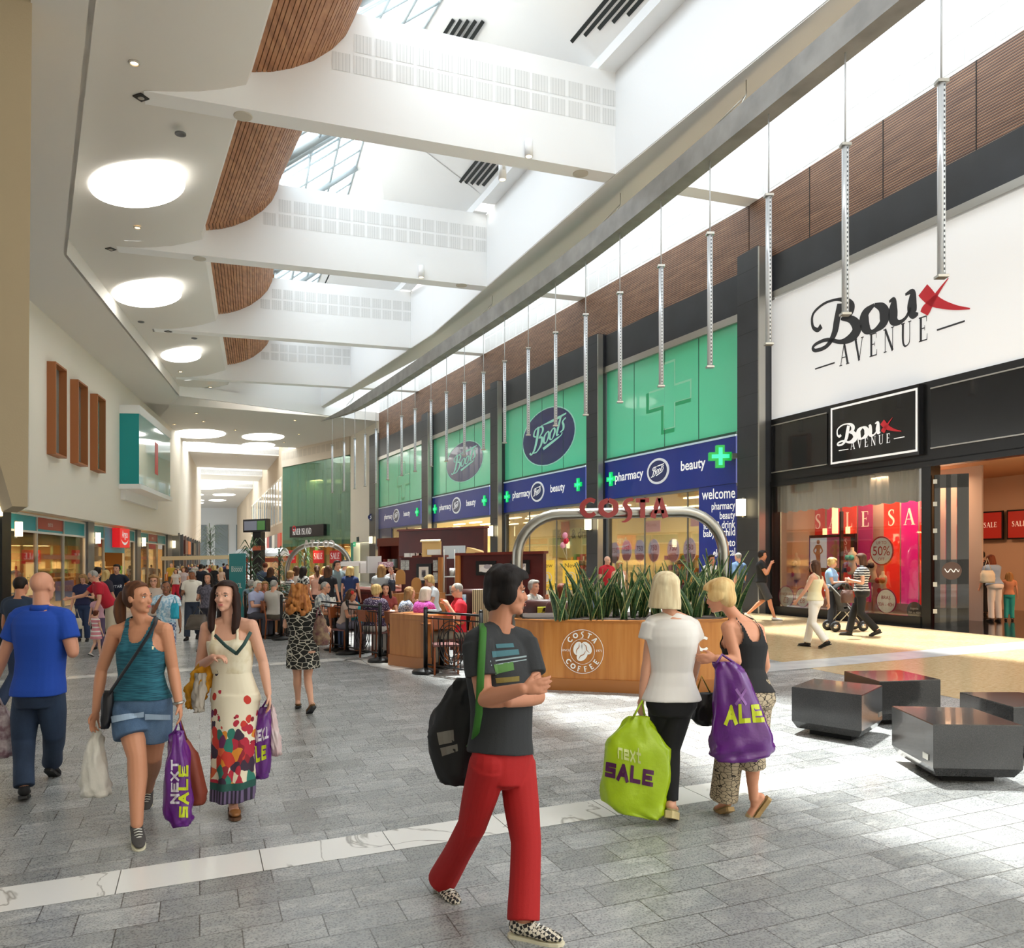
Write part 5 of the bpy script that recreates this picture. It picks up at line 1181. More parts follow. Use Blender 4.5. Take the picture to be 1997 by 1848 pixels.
for(cx,cy,rot)in((-.2,.14,75),(.2,.16,-55),(0,-.16,50)):
 r_=math.radians(rot);pts=[]
 for t in range(24):
  A_=2*math.pi*t/24;x,y=.31*math.cos(A_),.215*math.sin(A_);pts.append((u+R*(cx+x*math.cos(r_)-y*math.sin(r_)),h+R*(cy+x*math.sin(r_)+y*math.cos(r_))))
 flat2(m_,a,b,pts,.013+.002*(cy<0))
utext(m_,'SINCE',a,b,u-R*.78,h+.0,.042,.013);utext(m_,'1971',a,b,u+R*.78,h+.0,.045,.013)
m_.build('emblem',mat('emblem_white','#f0f0ec',.5),pln)
m_=MB()
for(cx,cy,rot)in((-.2,.14,75),(.2,.16,-55),(0,-.16,50)):
 r_=math.radians(rot);f_=lambda x,y,l:wpos(a,b,u+R*(cx+x*math.cos(r_)-y*math.sin(r_)),h+R*(cy+x*math.sin(r_)+y*math.cos(r_)),.018)
 ribbon(m_,[(-.26,.0,.01),(-.08,.035,.035),(.08,-.035,.035),(.26,.0,.01)],f_)
m_.build('bean_creases',M_oakd,pln)
a,b=PP[2],PP[3];m_=MB();u0,h0=wcoord(a,b,1356,1270);k=.2;x=0
for chh in 'COSTA':
 w_,st=COSTA_GLYPH[chh]
 if x+w_*k+u0>(b-a).length-.02:break
 for s_ in st:ribbon(m_,[(x+q[0]*k,q[1]*k,q[2]*k*.8)for q in s_],lambda X,Y,l:wpos(a,b,u0+X,h0+Y,.012),smooth=len(s_)>2)
 x+=w_*k+.02
m_.build('lettering',mat('emblem_white'),pln)
YA=11.25
def arch(name,xl,xr,py_top,Y,r,lab,corner,cat='arch',zb=0.0,py_base=None):
 x0,x1=(xl-CX0)/FPX*Y,(xr-CX0)/FPX*Y;ht=HT((xl+xr)/2,py_top,Y)
 ar=empty(name,(x0+x1)/2,Y,0,lab,cat)
 path=[(x0,Y,zb),(x0,Y,ht-corner)]+[(x0+corner*(1-math.cos(t)),Y,ht-corner*(1-math.sin(t)))for t in np.linspace(0.15,math.pi/2,9)]+[(x1-corner*(1-math.sin(t)),Y,ht-corner*(1-math.cos(t)))for t in np.linspace(0,math.pi/2-.15,9)]+[(x1,Y,ht-corner),(x1,Y,zb)]
 m_=MB();m_.tube(path,r,14);m_.build('tube',M_steel,ar)
 return ar,ht,x0,x1
ar,ht,ax0,ax1=arch('sign_arch',1009,1411,1000,YA,.078,'tall brushed steel arch over the planter carrying big red letters',.6,zb=.04)
a,b=Vector((-10,YA-.12)),Vector((10,YA-.12));
lx_={'C':(1130,1163),'O':(1166,1206),'S':(1211,1235),'T':(1239,1266),'A':(1267,1304)}
for chh,(p0,p1)in lx_.items():
 u0,h0=wcoord(a,b,p0,1010);u1=wcoord(a,b,p1,1010)[0];w_,st=COSTA_GLYPH[chh];cap=.285;k=(u1-u0)/w_
 m_=MB()
 for s_ in st:ribbon(m_,[(u0+q[0]*k,h0+q[1]*cap,q[2]*cap*.98)for q in s_],lambda X,Y,l:wpos(a,b,X,Y,.04-.06*l),smooth=len(s_)>2,thick=1)
 m_.build('letter',mat('letter_red','#8c1416',.35,coat=.4),ar)
M_leaf=None
def leafm():
 g=NG('snake_leaf',.45)
 w=g.n('TexNoise',Scale=1.0,Detail=3);g.l(g.map((4,4,40)),w.inputs['Vector'])
 g.base(g.ramp(w.outputs[0],[(.35,'#1e3a20'),(.5,'#2c4f2a'),(.7,'#476b3c')]));return g.m
M_leaf=leafm();M_leafe=mat('leaf_yellow_edge','#b9b878',.5)
def leaf(mb,mbe,base,yaw,lean,ln,w,tw):
 n=9;L_=[];R_=[];dx,dy=math.cos(yaw),math.sin(yaw);px_,py_=-math.sin(yaw+tw),math.cos(yaw+tw)
 for i in range(n+1):
  t=i/n;bend=lean*t+lean*.6*t*t
  c=Vector(base)+Vector((dx*bend*ln,dy*bend*ln,ln*t*(1-.18*abs(lean)*t)))
  ww=w*(.55+1.1*t-1.62*t*t)if t<.99 else .002
  ww=max(.003,ww);L_.append(c+Vector((px_,py_,0))*ww);R_.append(c-Vector((px_,py_,0))*ww)
 for S,mm,k in((1,mb,.82),(0,mbe,1.0)):
  vs=[]
  for l,r in zip(L_,R_):
   c=(l+r)/2;off=Vector((dx,dy,0))*(.004 if S else 0);e=Vector((dx,dy,0))*.012
   vs+=[c+(l-c)*k+off,c+off-e,c+(r-c)*k+off]
  fs=[q for i in range(n)for q in((3*i,3*i+1,3*i+4,3*i+3),(3*i+1,3*i+2,3*i+5,3*i+4))]
  mm.add(vs,fs,True)
  if S:
   mm.add([v-Vector((dx,dy,0))*.008 for v in vs],fs,True)
spots=[]
for k in range(17):
 t=k/16;px=1098+335*t;spots.append((px,10.55+.28*(k%3)-.05*(1-abs(2*t-1))))
nth=['first','second','third','fourth','fifth','sixth','seventh','eighth','ninth','tenth','eleventh','twelfth','thirteenth','fourteenth','fifteenth','sixteenth','seventeenth']
for k,(px,Y)in enumerate(spots):
 x=(px-CX0)/FPX*Y;tall=[.55,.62,.72,.78,.7,.66,.8,.7,.6,.72,.78,.8,.72,.84,.95,.9,.7][k]
 r_=empty('snake_plant',x,Y,pz+.02,'%s snake plant from the left end of the oak planter'%nth[k],'plant','snake plants in the oak planter')
 m1,m2=MB(),MB()
 for q in range(15):
  yw=RND.random()*6.28;b_=(x+(RND.random()-.5)*.2,Y+(RND.random()-.5)*.22,pz+.02)
  leaf(m1,m2,b_,yw,.05+RND.random()*.34,tall*(.55+RND.random()*.5),.028+RND.random()*.022,RND.random()*.8+1.2)
 m1.build('leaves',M_leaf,r_);m2.build('leaf_edges',M_leafe,r_)
ba,bb=Vector(G(760,1296)),Vector(G(828,1305));bd=(bb-ba).normalized();bn=Vector((-bd.y,bd.x))
bx_=empty('oak_end_box',(ba.x+bb.x)/2,(ba.y+bb.y)/2,0,'square oak panelled box among the cafe barriers','planter')
m_=MB();m_.prism([ba,bb,bb+bn*.5,ba+bn*.5],.17,.87);m_.build('body',M_oak,bx_)
m_=MB();m_.prism([ba-bn*.02-bd*.02,bb-bn*.02+bd*.02,bb+bn*.52+bd*.02,ba+bn*.52-bd*.02],0,.18);m_.build('plinth',M_oakd,bx_)
m_=MB();m_.prism([bb-bn*.008-bd*.09,bb-bn*.008,bb-bn*.0,bb-bd*.09],.18,.87);m_.prism([ba-bn*.006,bb-bn*.006-bd*.09,bb-bd*.09,ba],.78,.785);m_.build('trim',M_oakd,bx_)
posts=[G(830,1312),((938-CX0)/FPX*11.4,11.4),G(741,1290),G(677,1275),G(549,1247),G(533,1243),G(503,1236),G(478,1231)]
plab=['barrier post at the right of the oak box','barrier post half hidden behind the man in red trousers','barrier post at the left of the oak box','barrier post by the teal-topped child','barrier post at the left elbow of the woman in the patterned dress','barrier post left of that pair, by the seated couple','barrier post beside the hedge planter','farthest barrier post, at the end of the hedge']
def post(x,y,lab):
 r_=empty('barrier_post',x,y,0,lab,'post','black cafe barrier posts')
 m_=MB();m_.lathe([(.21,0),(.215,.03),(.19,.055),(.06,.075),(.045,.09)],(x,y,0),24);m_.build('base',M_iron,r_)
 m_=MB();m_.tube([(x,y,.08),(x,y,1.0)],.034,12);m_.ell((x,y,1.0),.036,None,12,6);m_.build('pole',M_iron,r_)
for p,l in zip(posts,plab):post(p[0],p[1],l)
def panel(p,q,lab):
 p=V2(p);q=V2(q);d=(q-p).normalized();ln=(q-p).length;p=p+d*.05;ln-=.1
 r_=empty('scroll_barrier',(p.x+q.x)/2,(p.y+q.y)/2,.12,lab,'barrier','wrought iron cafe barriers')
 P=lambda u,z,o=0:(p.x+d.x*u-d.y*o,p.y+d.y*u+d.x*o,z)
 m_=MB();m_.tube([P(0,.95),P(ln,.95)],.018,6);m_.tube([P(0,.86),P(ln,.86)],.011,6);m_.tube([P(0,.14),P(ln,.14)],.014,6);m_.build('rails',M_iron,r_)
 m_=MB();n=max(5,int(ln/.13));c=ln*.5;Rr=min(.34,ln*.4)
 for k in range(1,n):
  u=ln*k/n;m_.tube([P(u,.14),P(u+.03*math.sin(k),.5),P(u,.86)],.007,4)
 m_.build('bars',M_iron,r_)
 m_=MB()
 for rr in(Rr,Rr*.82,Rr*.6):m_.tube([P(c+rr*math.cos(t),.5+rr*1.0*math.sin(t),-.015)for t in np.linspace(0,2*math.pi,28)[:-1]],.008,4,closed=True)
 for s_ in(-1,1):m_.tube([P(c,.2,-.015),P(c+s_*Rr*.35,.45,-.015),P(c+s_*Rr*.25,.68,-.015),P(c,.74,-.015)],.008,4)
 m_.build('scrollwork',M_iron,r_)
for i,j,l in((0,1,'iron scroll barrier between the oak box and the man in red trousers'),(3,2,'iron scroll barrier in front of the spotted-top woman'),(4,3,'iron scroll barrier behind the woman in the patterned dress'),(6,5,'iron scroll barrier by the seated grey-haired couple'),(7,6,'farthest iron scroll barrier beside the hedge')):panel(posts[i],posts[j],l)
# -- cafe furniture
def chair_proto():
 r_=empty('cafe_chair',0,0,0)
 m_=MB();m_.prism([(-.2,-.2),(.2,-.2),(.18,.2),(-.18,.2)],.43,.46);m_.build('seat',mat('seat_pad','#6d4440',.6),r_,local=True)
 for x,y in((-.18,-.18),(.18,-.18)):m_=MB();m_.tube([(x,y,0),(x,y,.43)],.018,6);m_.build('leg',M_woodseat,r_,local=True)
 for x in(-.17,.17):m_=MB();m_.tube([(x,.22,0),(x,.19,.43),(x,.25,.86)],.018,6);m_.build('leg',M_woodseat,r_,local=True)
 m_=MB();vs=[[Vector((x,.235+.03*(1-(x/.19)**2)+o,z))for x in(-.2,-.1,0,.1,.2)]for z in(.64,.88)for o in(0,)]
 m_.loft([[Vector((x,.215+.035*(1-(x/.19)**2)+o+(z-.64)*.12,z))for x,o in((-.2,0),(0,0),(.2,0),(.2,.025),(0,.025),(-.2,.025))]for z in(.66,.87)],smooth=False);m_.build('backrest',M_woodseat,r_,local=True)
 return r_
def table_proto():
 r_=empty('cafe_table',0,0,0)
 m_=MB();m_.lathe([(.36,.71),(.37,.725),(.36,.745),(.001,.745)],(0,0,0),28);m_.build('top',M_table,r_,local=True)
 m_=MB();m_.tube([(0,0,.03),(0,0,.71)],.035,10);m_.build('column',M_iron,r_,local=True)
 m_=MB();m_.lathe([(.24,0),(.24,.015),(.06,.04),(.001,.04)],(0,0,0),20);m_.build('base',M_iron,r_,local=True)
 return r_
CH0,TB0=chair_proto(),table_proto();used={'c':False,'t':False}
def putc(p,kind,x,y,rz,label,group=None):
 o=(CH0 if kind=='c' else TB0)
 if used[kind]:o=copy_tree(o)
 used[kind]=True;o.location=(x,y,RAMP*x);o.rotation_euler=(0,0,rz)
 for k in('label','group'):
  if k in o:del o[k]
 tag(o,label,'chair' if kind=='c' else 'table',group)
def at(px,Y):return((px-CX0)/FPX*Y,Y)
TABLES=[(862,13.0,'round wooden table of the man in the red polo'),(757,14.9,'round table of the woman in the spotted top'),(655,15.9,'round table of the girl with the red hair flower'),(520,18.9,'round table of the grey-haired couple by the barrier'),(640,20.5,'round table in the middle of the crowded cafe'),(1040,13.8,'round table behind the man in red trousers'),(560,22.5,'round table by the far arch')]
for px,Y,l in TABLES:putc(None,'t',*at(px,Y),0,l)
CHAIRS=[(868,12.35,.2,'empty wooden chair seen through the iron barrier'),(893,13.15,-1.6,'chair under the man in the red polo'),(823,13.45,2.6,'chair under the woman in magenta'),(786,14.0,2.3,'chair under the woman in the blue floral top'),(731,14.6,2.7,'chair under the woman in the spotted top'),(700,15.6,-.8,'chair under the child in teal'),(672,15.4,1.0,'chair under the girl with the red hair flower'),(628,16.3,-1.4,'chair under the man in the white patterned shirt'),(494,18.7,-1.5,'chair under the grey-haired man by the hedge'),(516,19.4,3.1,'chair under the woman with sunglasses on her head'),(534,18.5,2.0,'chair under the balding man with his back turned'),(1050,13.0,3.0,'orange-brown wooden chair just behind the planter'),(1014,13.2,2.0,'wooden chair at the left end of the planter'),(566,22.0,1.0,'chair near the far arch, left of it'),(850,16.2,1.5,'chair under the blonde woman in white at the back')]
for px,Y,rz,l in CHAIRS:putc(None,'c',*at(px,Y),rz,l)
x,y=at(930,14.3);ac=empty('armchair',x,y,0,'brown leather armchair with a striped throw behind the man in red','armchair')
m_=MB();m_.box((x,y,.28),(.8,.75,.36));m_.build('seat',M_leather,ac)
m_=MB();m_.loft([[Vector((x+a_*w,y+.34+b_*.1,z))for a_,b_ in((-1,-1),(1,-1),(1,1),(-1,1))]for z,w in((.3,.38),(.9,.4),(1.12,.39),(1.2,.35))]);m_.build('backrest',M_leather,ac)
for s_ in(-1,1):m_=MB();m_.box((x+s_*.39,y,.42),(.13,.75,.5));m_.tube([(x+s_*.39,y-.37,.68),(x+s_*.39,y+.3,.68)],.08,10);m_.build('arm',M_leather,ac)
th=NG('striped_throw',.8);wv=th.n('TexWave',Scale=9.0);th.l(th.map((1,0,0)),wv.inputs['Vector']);th.base(th.ramp(wv.outputs[0],[(.2,'#5a4a3a'),(.5,'#b9a878'),(.8,'#d8caa0')]))
m_=MB();m_.box((x+.12,y+.2,.8),(.42,.04,.78));m_.build('throw',th.m,ac)
for k,(px,Y,l)in enumerate(((1105,12.8,'dark leather armchair behind the left end of the planter'),(1062,13.3,'dark leather chair back with a yellow-printed bag on it'))):
 x,y=at(px,Y);ac=empty('armchair',x,y,0,l,'armchair')
 m_=MB();m_.box((x,y,.3),(.7,.7,.36));m_.build('seat',M_leather,ac)
 m_=MB();m_.loft([[Vector((x+a_*w,y-.3+b_*.09,z))for a_,b_ in((-1,-1),(1,-1),(1,1),(-1,1))]for z,w in((.3,.33),(.85,.36),(1.02,.34),(1.07,.3))]);m_.build('backrest',M_leather,ac)
 for s_ in(-1,1):m_=MB();m_.tube([(x+s_*.33,y-.3,.62),(x+s_*.33,y+.3,.62)],.07,8);m_.build('arm',M_leather,ac)
x,y=at(1066,12.85);m_=MB();m_.box((x,y,.78),(.3,.12,.36));solo('shopping_bag',m_,mat('printed_black_bag','#101012',.4,noise=(9,'#c8d040',.04)),'black carrier bag with yellow print hung on a leather chair','bag')
def slabthing(name,p0,p1,Y0,Y1,pyt,pyb,th,m,lab,cat,edge=True):
 a=Vector(at(p0,Y0));b=Vector(at(p1,Y1));z1=HT(p0,pyt,Y0);z0=0 if pyb is None else HT(p0,pyb,Y0)
 r_=empty(name,(a.x+b.x)/2,(a.y+b.y)/2,z0,lab,cat)
 m_=MB();slab(m_,a,b,z0,z1,-th,0);m_.build('panel',m,r_)
 if edge:
  m_=MB();slab(m_,a-(b-a).normalized()*.03,b+(b-a).normalized()*.03,z1,z1+.05,-th-.04,.05);m_.build('cap',M_mahog2,r_)
 return r_,a,b,z0,z1
slabthing('cafe_partition',778,943,21.5,20.2,1036,None,.2,M_mahog,'tall dark mahogany partition at the back of the cafe','partition')
rB,aB,bB,_,zB=slabthing('cafe_partition',783,863,18.2,17.8,1088,None,.2,M_mahog,'lower mahogany partition with price lists and one framed picture','partition')
m_=MB();slab(m_,bB-(bB-aB).normalized()*.08,bB+(bB-aB).normalized()*.02,0,zB,0,.06);m_.build('oak_edge',M_oak,rB)
rC,aC,bC,_,zC=slabthing('cafe_partition',892,1059,15.6,15.0,1083,None,.2,M_mahog,'mahogany partition hung with two coffee-cup pictures','partition')
m_=MB();slab(m_,aC-(bC-aC).normalized()*.02,aC+(bC-aC).normalized()*.07,0,zC,0,.06);m_.build('oak_edge',M_oak,rC)
def picture(a,b,p0,p1,y0,y1,lab,col,kind):
 u0,h1=wcoord(a,b,p0,y0);u1,h0=wcoord(a,b,p1,y1)
 r_=empty('framed_picture',*wpos(a,b,(u0+u1)/2,h0),label=lab,cat='picture')
 m_=MB();rect(m_,a,b,u0,u1,h0,h1,.0,.05);m_.build('frame',M_blackframe,r_)
 f=.07;m_=MB();rect(m_,a,b,u0+f,u1-f,h0+f,h1-f,.05,.055);m_.build('mount',mat('mount_cream','#e9e0d2',.6),r_)
 f=.14;m_=MB();rect(m_,a,b,u0+f,u1-f,h0+f,h1-f,.055,.06);m_.build('print',mat('print'+col[1:],col,.5,noise=(6,'#b8aeb0',.1)),r_)
 if kind:
  m_=MB();cu,chh=(u0+u1)/2,(h0+h1)/2;w=(u1-u0)*.3;disc2(m_,a,b,cu,chh-.02,w,w*.5,.064);m_.build('saucer',mat('cup_white','#efece6',.5),r_)
  m_=MB();disc2(m_,a,b,cu+.04,chh+.03,w*.6,w*.36,.067);m_.build('coffee_cup',mat('cup_grey','#b5adb0',.5),r_)
picture(aC,bC,930,968,1094,1121,'coffee cup picture on the mahogany partition, left one','#8d8088',1)
picture(aC,bC,997,1034,1092,1119,'coffee cup picture behind the left leg of the steel arch','#8d8088',1)
picture(aB,bB,814,843,1099,1137,'tall black framed picture on the lower mahogany partition','#4a4648',0)
for p0,p1,y0,y1,l in((782,790,1092,1111,'white price list on the lower partition, far left'),(791,798,1092,1111,'white price list next to the far left one'),(845,854,1092,1113,'white notice above another at the right of the framed picture'),(845,854,1116,1136,'white notice below another at the right of the framed picture')):
 u0,h1=wcoord(aB,bB,p0,y0);u1,h0=wcoord(aB,bB,p1,y1);m_=MB();rect(m_,aB,bB,u0,u1,h0,h1,0.001,.012);solo('price_list',m_,mat('paper_grey','#cfd0cc',.6,noise=(25,'#a9aaa8',.1)),l,'notice')
aS,bS=Vector(at(737,25.0)),Vector(at(780,24.0));zS=HT(737,1050,25.0)
sh=empty('back_shelf',aS.x+.4,aS.y,0,'arched mahogany shelf unit with bags of coffee at the back of the cafe','shelf');wS=(bS-aS).length
m_=MB();rect(m_,aS,bS,0,.1,0,zS,-.4,0);rect(m_,aS,bS,wS-.1,wS,0,zS,-.4,0);rect(m_,aS,bS,0,wS,zS-.25,zS,-.4,.03);rect(m_,aS,bS,0,wS,0,zS,-.45,-.4);m_.build('frame',M_mahog2,sh)
for z in(.9,1.45):m_=MB();rect(m_,aS,bS,.1,wS-.1,z,z+.04,-.4,0);m_.build('shelf',mat('shelf_lit','#a97642',.5),sh)
for k in range(8):
 m_=MB();u=.14+(k%4)*(wS-.2)/4;z=.94 if k<4 else 1.49;rect(m_,aS,bS,u,u+.12,z,z+.28,-.3,-.1);m_.build('coffee_bag',mat('cb%d'%(k%4),['#8c2c2a','#d8d2c4','#a9c2cc','#3a2c28'][k%4],.5),sh)
aK,bK=Vector(at(625,22.5)),Vector(at(778,18.6));ct=empty('serving_counter',(aK.x+bK.x)/2,(aK.y+bK.y)/2,0,'long dark mahogany serving counter behind the seated customers','counter');wK=(bK-aK).length
m_=MB();rect(m_,aK,bK,0,wK,0,.98,-.7,0);m_.build('body',M_mahog,ct)
m_=MB();rect(m_,aK,bK,-.05,wK+.05,.98,1.03,-.75,.08);m_.build('top',M_mahog2,ct)
m_=MB()
for k in range(9):rect(m_,aK,bK,wK*k/9+.06,wK*(k+1)/9-.06,.12,.9,0,.02)
m_.build('mouldings',M_mahog2,ct)
M_boxw=mat('box_white','#e6e6e2',.6);M_card=mat('cardboard','#d9b476',.7)
def cbox(px,Y,py,w,d,h,m,name,lab,cat='box',rz=.3,group=None):
 x,y=at(px,Y);z=HT(px,py,Y);mm=MB();mm.box((x,y,z+h/2),(w,d,h),rz)
 return solo(name,mm,m,lab,cat,group)
cbox(729,19.9,1117,.34,.3,.42,mat('till_grey','#c9cbca',.4),'coffee_machine','pale grey till screen on the counter','till')
cbox(713,20.4,1117,.3,.3,.26,M_boxw,'cup_stack_box','white paper-cup box on the counter behind the fair-haired woman','box')
cbox(752,19.4,1105,.34,.24,.12,mat('flowers_pink','#b07890',.7,noise=(30,'#e8d8dc',.1)),'flower_box','pink patterned bag on the counter beside the woman in grey','bag')
cbox(700,21.0,1103,1.0,.3,.12,M_boxw,'display_shelf','white shelf of mugs over the counter','shelf')
zt=HT(800,1086,18.0)
for k,(px,w,l)in enumerate(((795,.14,'small white carton, first on the lower partition'),(806,.14,'small white carton, second on the lower partition'),(816,.14,'small white carton, third on the lower partition'),(822,.1,'small white carton touching the big cardboard box'))):cbox(px,18.1,1086,w,.12,.09,M_boxw,'carton',l,'box',0,None)
cb_=empty('cardboard_box',*at(839,18.0),h=zt,label='open cardboard box with raised flaps on the lower partition',cat='box');x,y=at(842,17.95)
m_=MB();m_.box((x,y,zt+.17),(.42,.2,.34));m_.build('body',M_card,cb_);m_=MB();m_.box((x-.03,y,zt+.36),(.44,.26,.03),M=Matrix.Rotation(.12,4,'X'));m_.build('flap',mat('cardboard_pale','#ecd9ac',.7),cb_)
m_=MB();m_.box((x+.06,y-.11,zt+.1),(.3,.03,.12));m_.build('label',M_boxw,cb_)
cbox(886,18.6,1089,.5,.3,.3,mat('pale_blue_box','#c9d6de',.6),'storage_box','pale blue storage box between the two partitions, on the rack','box',0)
zc=HT(920,1081,15.4);x,y=at(924,15.5);m_=MB();m_.add([(x-.15,y-.08,zc+.03),(x+.2,y-.08,zc+.03),(x+.2,y+.08,zc+.03),(x-.15,y+.08,zc+.03),(x-.13,y-.07,zc+.15),(x+.02,y-.06,zc+.12),(x+.02,y+.06,zc+.12),(x-.13,y+.07,zc+.15),(x+.18,y-.06,zc+.07),(x+.18,y+.06,zc+.07)],[(3,2,1,0),(0,1,8,5,4),(1,2,9,8),(2,3,7,6,9),(3,0,4,7),(4,5,6,7),(5,8,9,6)]);solo('crumpled_paper_bag',m_,M_card,'crumpled brown paper bag on top of the picture partition','bag')
rk=empty('wire_rack',*at(877,17.6),label='steel wire rack with white crockery between the partitions',cat='rack');a_,b_=Vector(at(866,17.7)),Vector(at(893,17.5));wr_=(b_-a_).length
m_=MB()
for u in(0,wr_):
 for o in(0,-.4):x,y,_=wpos(a_,b_,u,0,o);m_.tube([(x,y,0),(x,y,HT(875,1071,17.6))],.012,6)
m_.build('uprights',M_silver,rk)
for z in(.5,.95,1.35):
 m_=MB();rect(m_,a_,b_,0,wr_,z,z+.02,-.4,0);m_.build('shelf',M_silver,rk)
 for q in range(3):m_=MB();x,y,_=wpos(a_,b_,wr_*(q+.5)/3,0,-.2);m_.lathe([(.04,0),(.05,.1),(.045,.18),(.001,.18)],(x,y,z+.02),12);m_.build('crockery',M_boxw,rk)
for k,(px,Y,pb,hgt,l)in enumerate(((781,16.6,1139,.32,'arched wooden tea-caddy board, left one by the woman in grey'),(812,16.4,1155,.32,'arched wooden board in the middle of the servery'),(838,16.3,1155,.3,'arched wooden board beside the blonde woman in white'))):
 x,y=at(px,Y);z=HT(px,pb,Y);m_=MB();pts=[(-.1,0),(.1,0),(.1,hgt*.6)]+[(.1*math.cos(t),hgt*.6+.12*math.sin(t))for t in np.linspace(.3,math.pi-.3,7)]+[(-.1,hgt*.6)]
 n=len(pts);m_.add([(x+p[0],y-.03,z+p[1])for p in pts]+[(x+p[0],y+.03,z+p[1])for p in pts],[tuple(range(n)),tuple(range(2*n-1,n-1,-1))]+[(i,(i+1)%n,n+(i+1)%n,n+i)for i in range(n)]);solo('wooden_board',m_,mat('pale_wood','#c08a4c',.5),l,'board')
sv=empty('servery_table',*at(810,16.5),label='oak servery stand behind the seated women',cat='table');a_,b_=Vector(at(770,16.7)),Vector(at(850,16.3));z=HT(812,1157,16.4)
m_=MB();rect(m_,a_,b_,0,(b_-a_).length,0,z,-.4,.1);m_.build('body',M_oak,sv)
def menu(px,Y,z,l):
 x,y=at(px,Y);m_=MB();m_.box((x,y,z+.1),(.15,.05,.2),.3);solo('table_menu',m_,mat('menu_blue','#4aa3d0',.4,noise=(12,'#bfe0ee',.08)),l,'menu')
menu(843,13.05,.745,'blue menu card on the table of the man in red');menu(690,15.85,.745,'blue menu card in front of the teal-topped child');menu(527,18.75,.745,'blue menu card between the grey-haired couple');menu(555,22.4,.745,'blue menu card on the table by the far arch');menu(900,13.6,.95,'blue card standing behind the man in the red polo')
def cup(px,Y,l):
 x,y=at(px,Y);r_=empty('coffee_cup',x,y,.745,l,'cup');m_=MB();m_.lathe([(.06,0),(.075,.01),(.03,.012)],(x,y,.745),16);m_.build('saucer',M_boxw,r_);m_=MB();m_.lathe([(.028,.012),(.042,.05),(.045,.085),(.038,.083),(.02,.03)],(x,y,.745),16);m_.build('bowl',M_boxw,r_)
cup(854,12.95,'white cup left of the man in the red polo');cup(866,12.85,'white cup at the edge of the red polo man\'s table');cup(1045,13.7,'white cup on the table behind the man in red trousers');cup(765,14.8,'white cup on the spotted-top woman\'s table');cup(660,15.75,'white cup on the flower-haired girl\'s table')
# -- chemist displays
W2=bx(1183);
a=bx(1183)-nB.to_2d()*-.6;b=bx(1437)+nB.to_2d()*.6;a=bx(1183)+nB.to_2d()*.6
for k,(px,py)in enumerate(((1199,1078),(1222,1074),(1248,1074),(1275,1073),(1313,1073),(1345,1072))):
 u,h=wcoord(a,b,px,py);r_=empty('offer_roundel',*wpos(a,b,u,0),label='%s oval pink points sign from the left in the chemist window'%nth[k],cat='sign',group='oval points signs in the chemist window')
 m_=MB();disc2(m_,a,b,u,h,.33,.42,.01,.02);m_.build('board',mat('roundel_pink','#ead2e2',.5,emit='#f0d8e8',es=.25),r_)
 m_=MB();pts=[(u+.33*.98*math.cos(t),h+.42*.98*math.sin(t))for t in np.linspace(math.pi+.35,2*math.pi-.35,12)];flat2(m_,a,b,pts,.012);m_.build('lower_band',mat('roundel_mauve','#d79cc6',.5),r_)
 m_=MB();utext(m_,'750',a,b,u,h+.0,.27,.016,.01,.5,.5);utext(m_,'points',a,b,u,h-.15,.14,.016,0,.5,.4);m_.build('lettering',mat('roundel_ink','#b3245e',.5),r_)
 m_=MB();x,y,_=wpos(a,b,u,0,-.02);m_.tube([(x,y,0),(x,y,h-.4)],.02,6);m_.build('stand',M_silver,r_)
wp=empty('welcome_panel',*wpos(bx(1365),bx(1437),.5,0),label='tall navy welcome panel listing departments beside the black pillar',cat='sign');a,b=bx(1364),bx(1436)
m_=MB();rect(m_,a,b,0,(b-a).length,0,3.86,-.05,.02);m_.build('panel',M_navy,wp)
m_=MB()
for s_,l_,y_,cap in(('welcome',1370,974,.34),('pharmacy',1389,994,.24),('beauty',1405,1012,.24),('food & drink',1373,1032,.24),('baby & child',1373,1047,.24),('photo',1404,1066,.24),('electrical',1392,1085,.24)):wtext(m_,s_,a,b,(l_,y_),(1435,y_-(1435-l_)*.06),cap,.026,.012)
m_.build('lettering',M_letter,wp)
wp2=empty('welcome_panel',*wpos(bx(739),bx(765),.5,3),label='small dark welcome board on the farthest chemist bay',cat='sign');a,b=bx(740),bx(764)
m_=MB();rect(m_,a,b,0,(b-a).length,2.4,3.86,-.05,.02);m_.build('panel',M_navyd,wp2);m_=MB();utext(m_,'welcome',a,b,(b-a).length/2,2.75,.5,.03,.0,.5,(b-a).length*.85);m_.build('lettering',mat('letter_dim','#b9c4cc',.5),wp2)
aI,bI=CA+nB.to_2d()*6.7,CB+nB.to_2d()*6.7
fd=empty('department_sign',*wpos(aI,bI,wcoord(aI,bI,1120,1045)[0],2.6),label='food and drink lettering with an orange picture on the chemist back wall',cat='sign')
u0,h0=wcoord(aI,bI,1088,1051);m_=MB();rect(m_,aI,bI,u0-.6,u0+3.2,1.6,3.3,-.02,.02);m_.build('panel',mat('sage_panel','#a9b08a',.6),fd);m_=MB();utext(m_,'food & drink',aI,bI,u0,h0,.75,.03,.02,0);m_.build('lettering',M_ink,fd)
m_=MB();rect(m_,aI,bI,u0+.45,u0+1.4,h0-.3,h0+1.0,.035,.05);m_.build('picture',mat('orange_picture','#d0642c',.5,noise=(5,'#8c4a5a',.2)),fd)
sc=['#c84a2a','#e8b03c','#3c6a9c','#f0e6d0','#a0303c','#6a9c4c','#e07a3c','#8a5aa0','#d8d8d0']
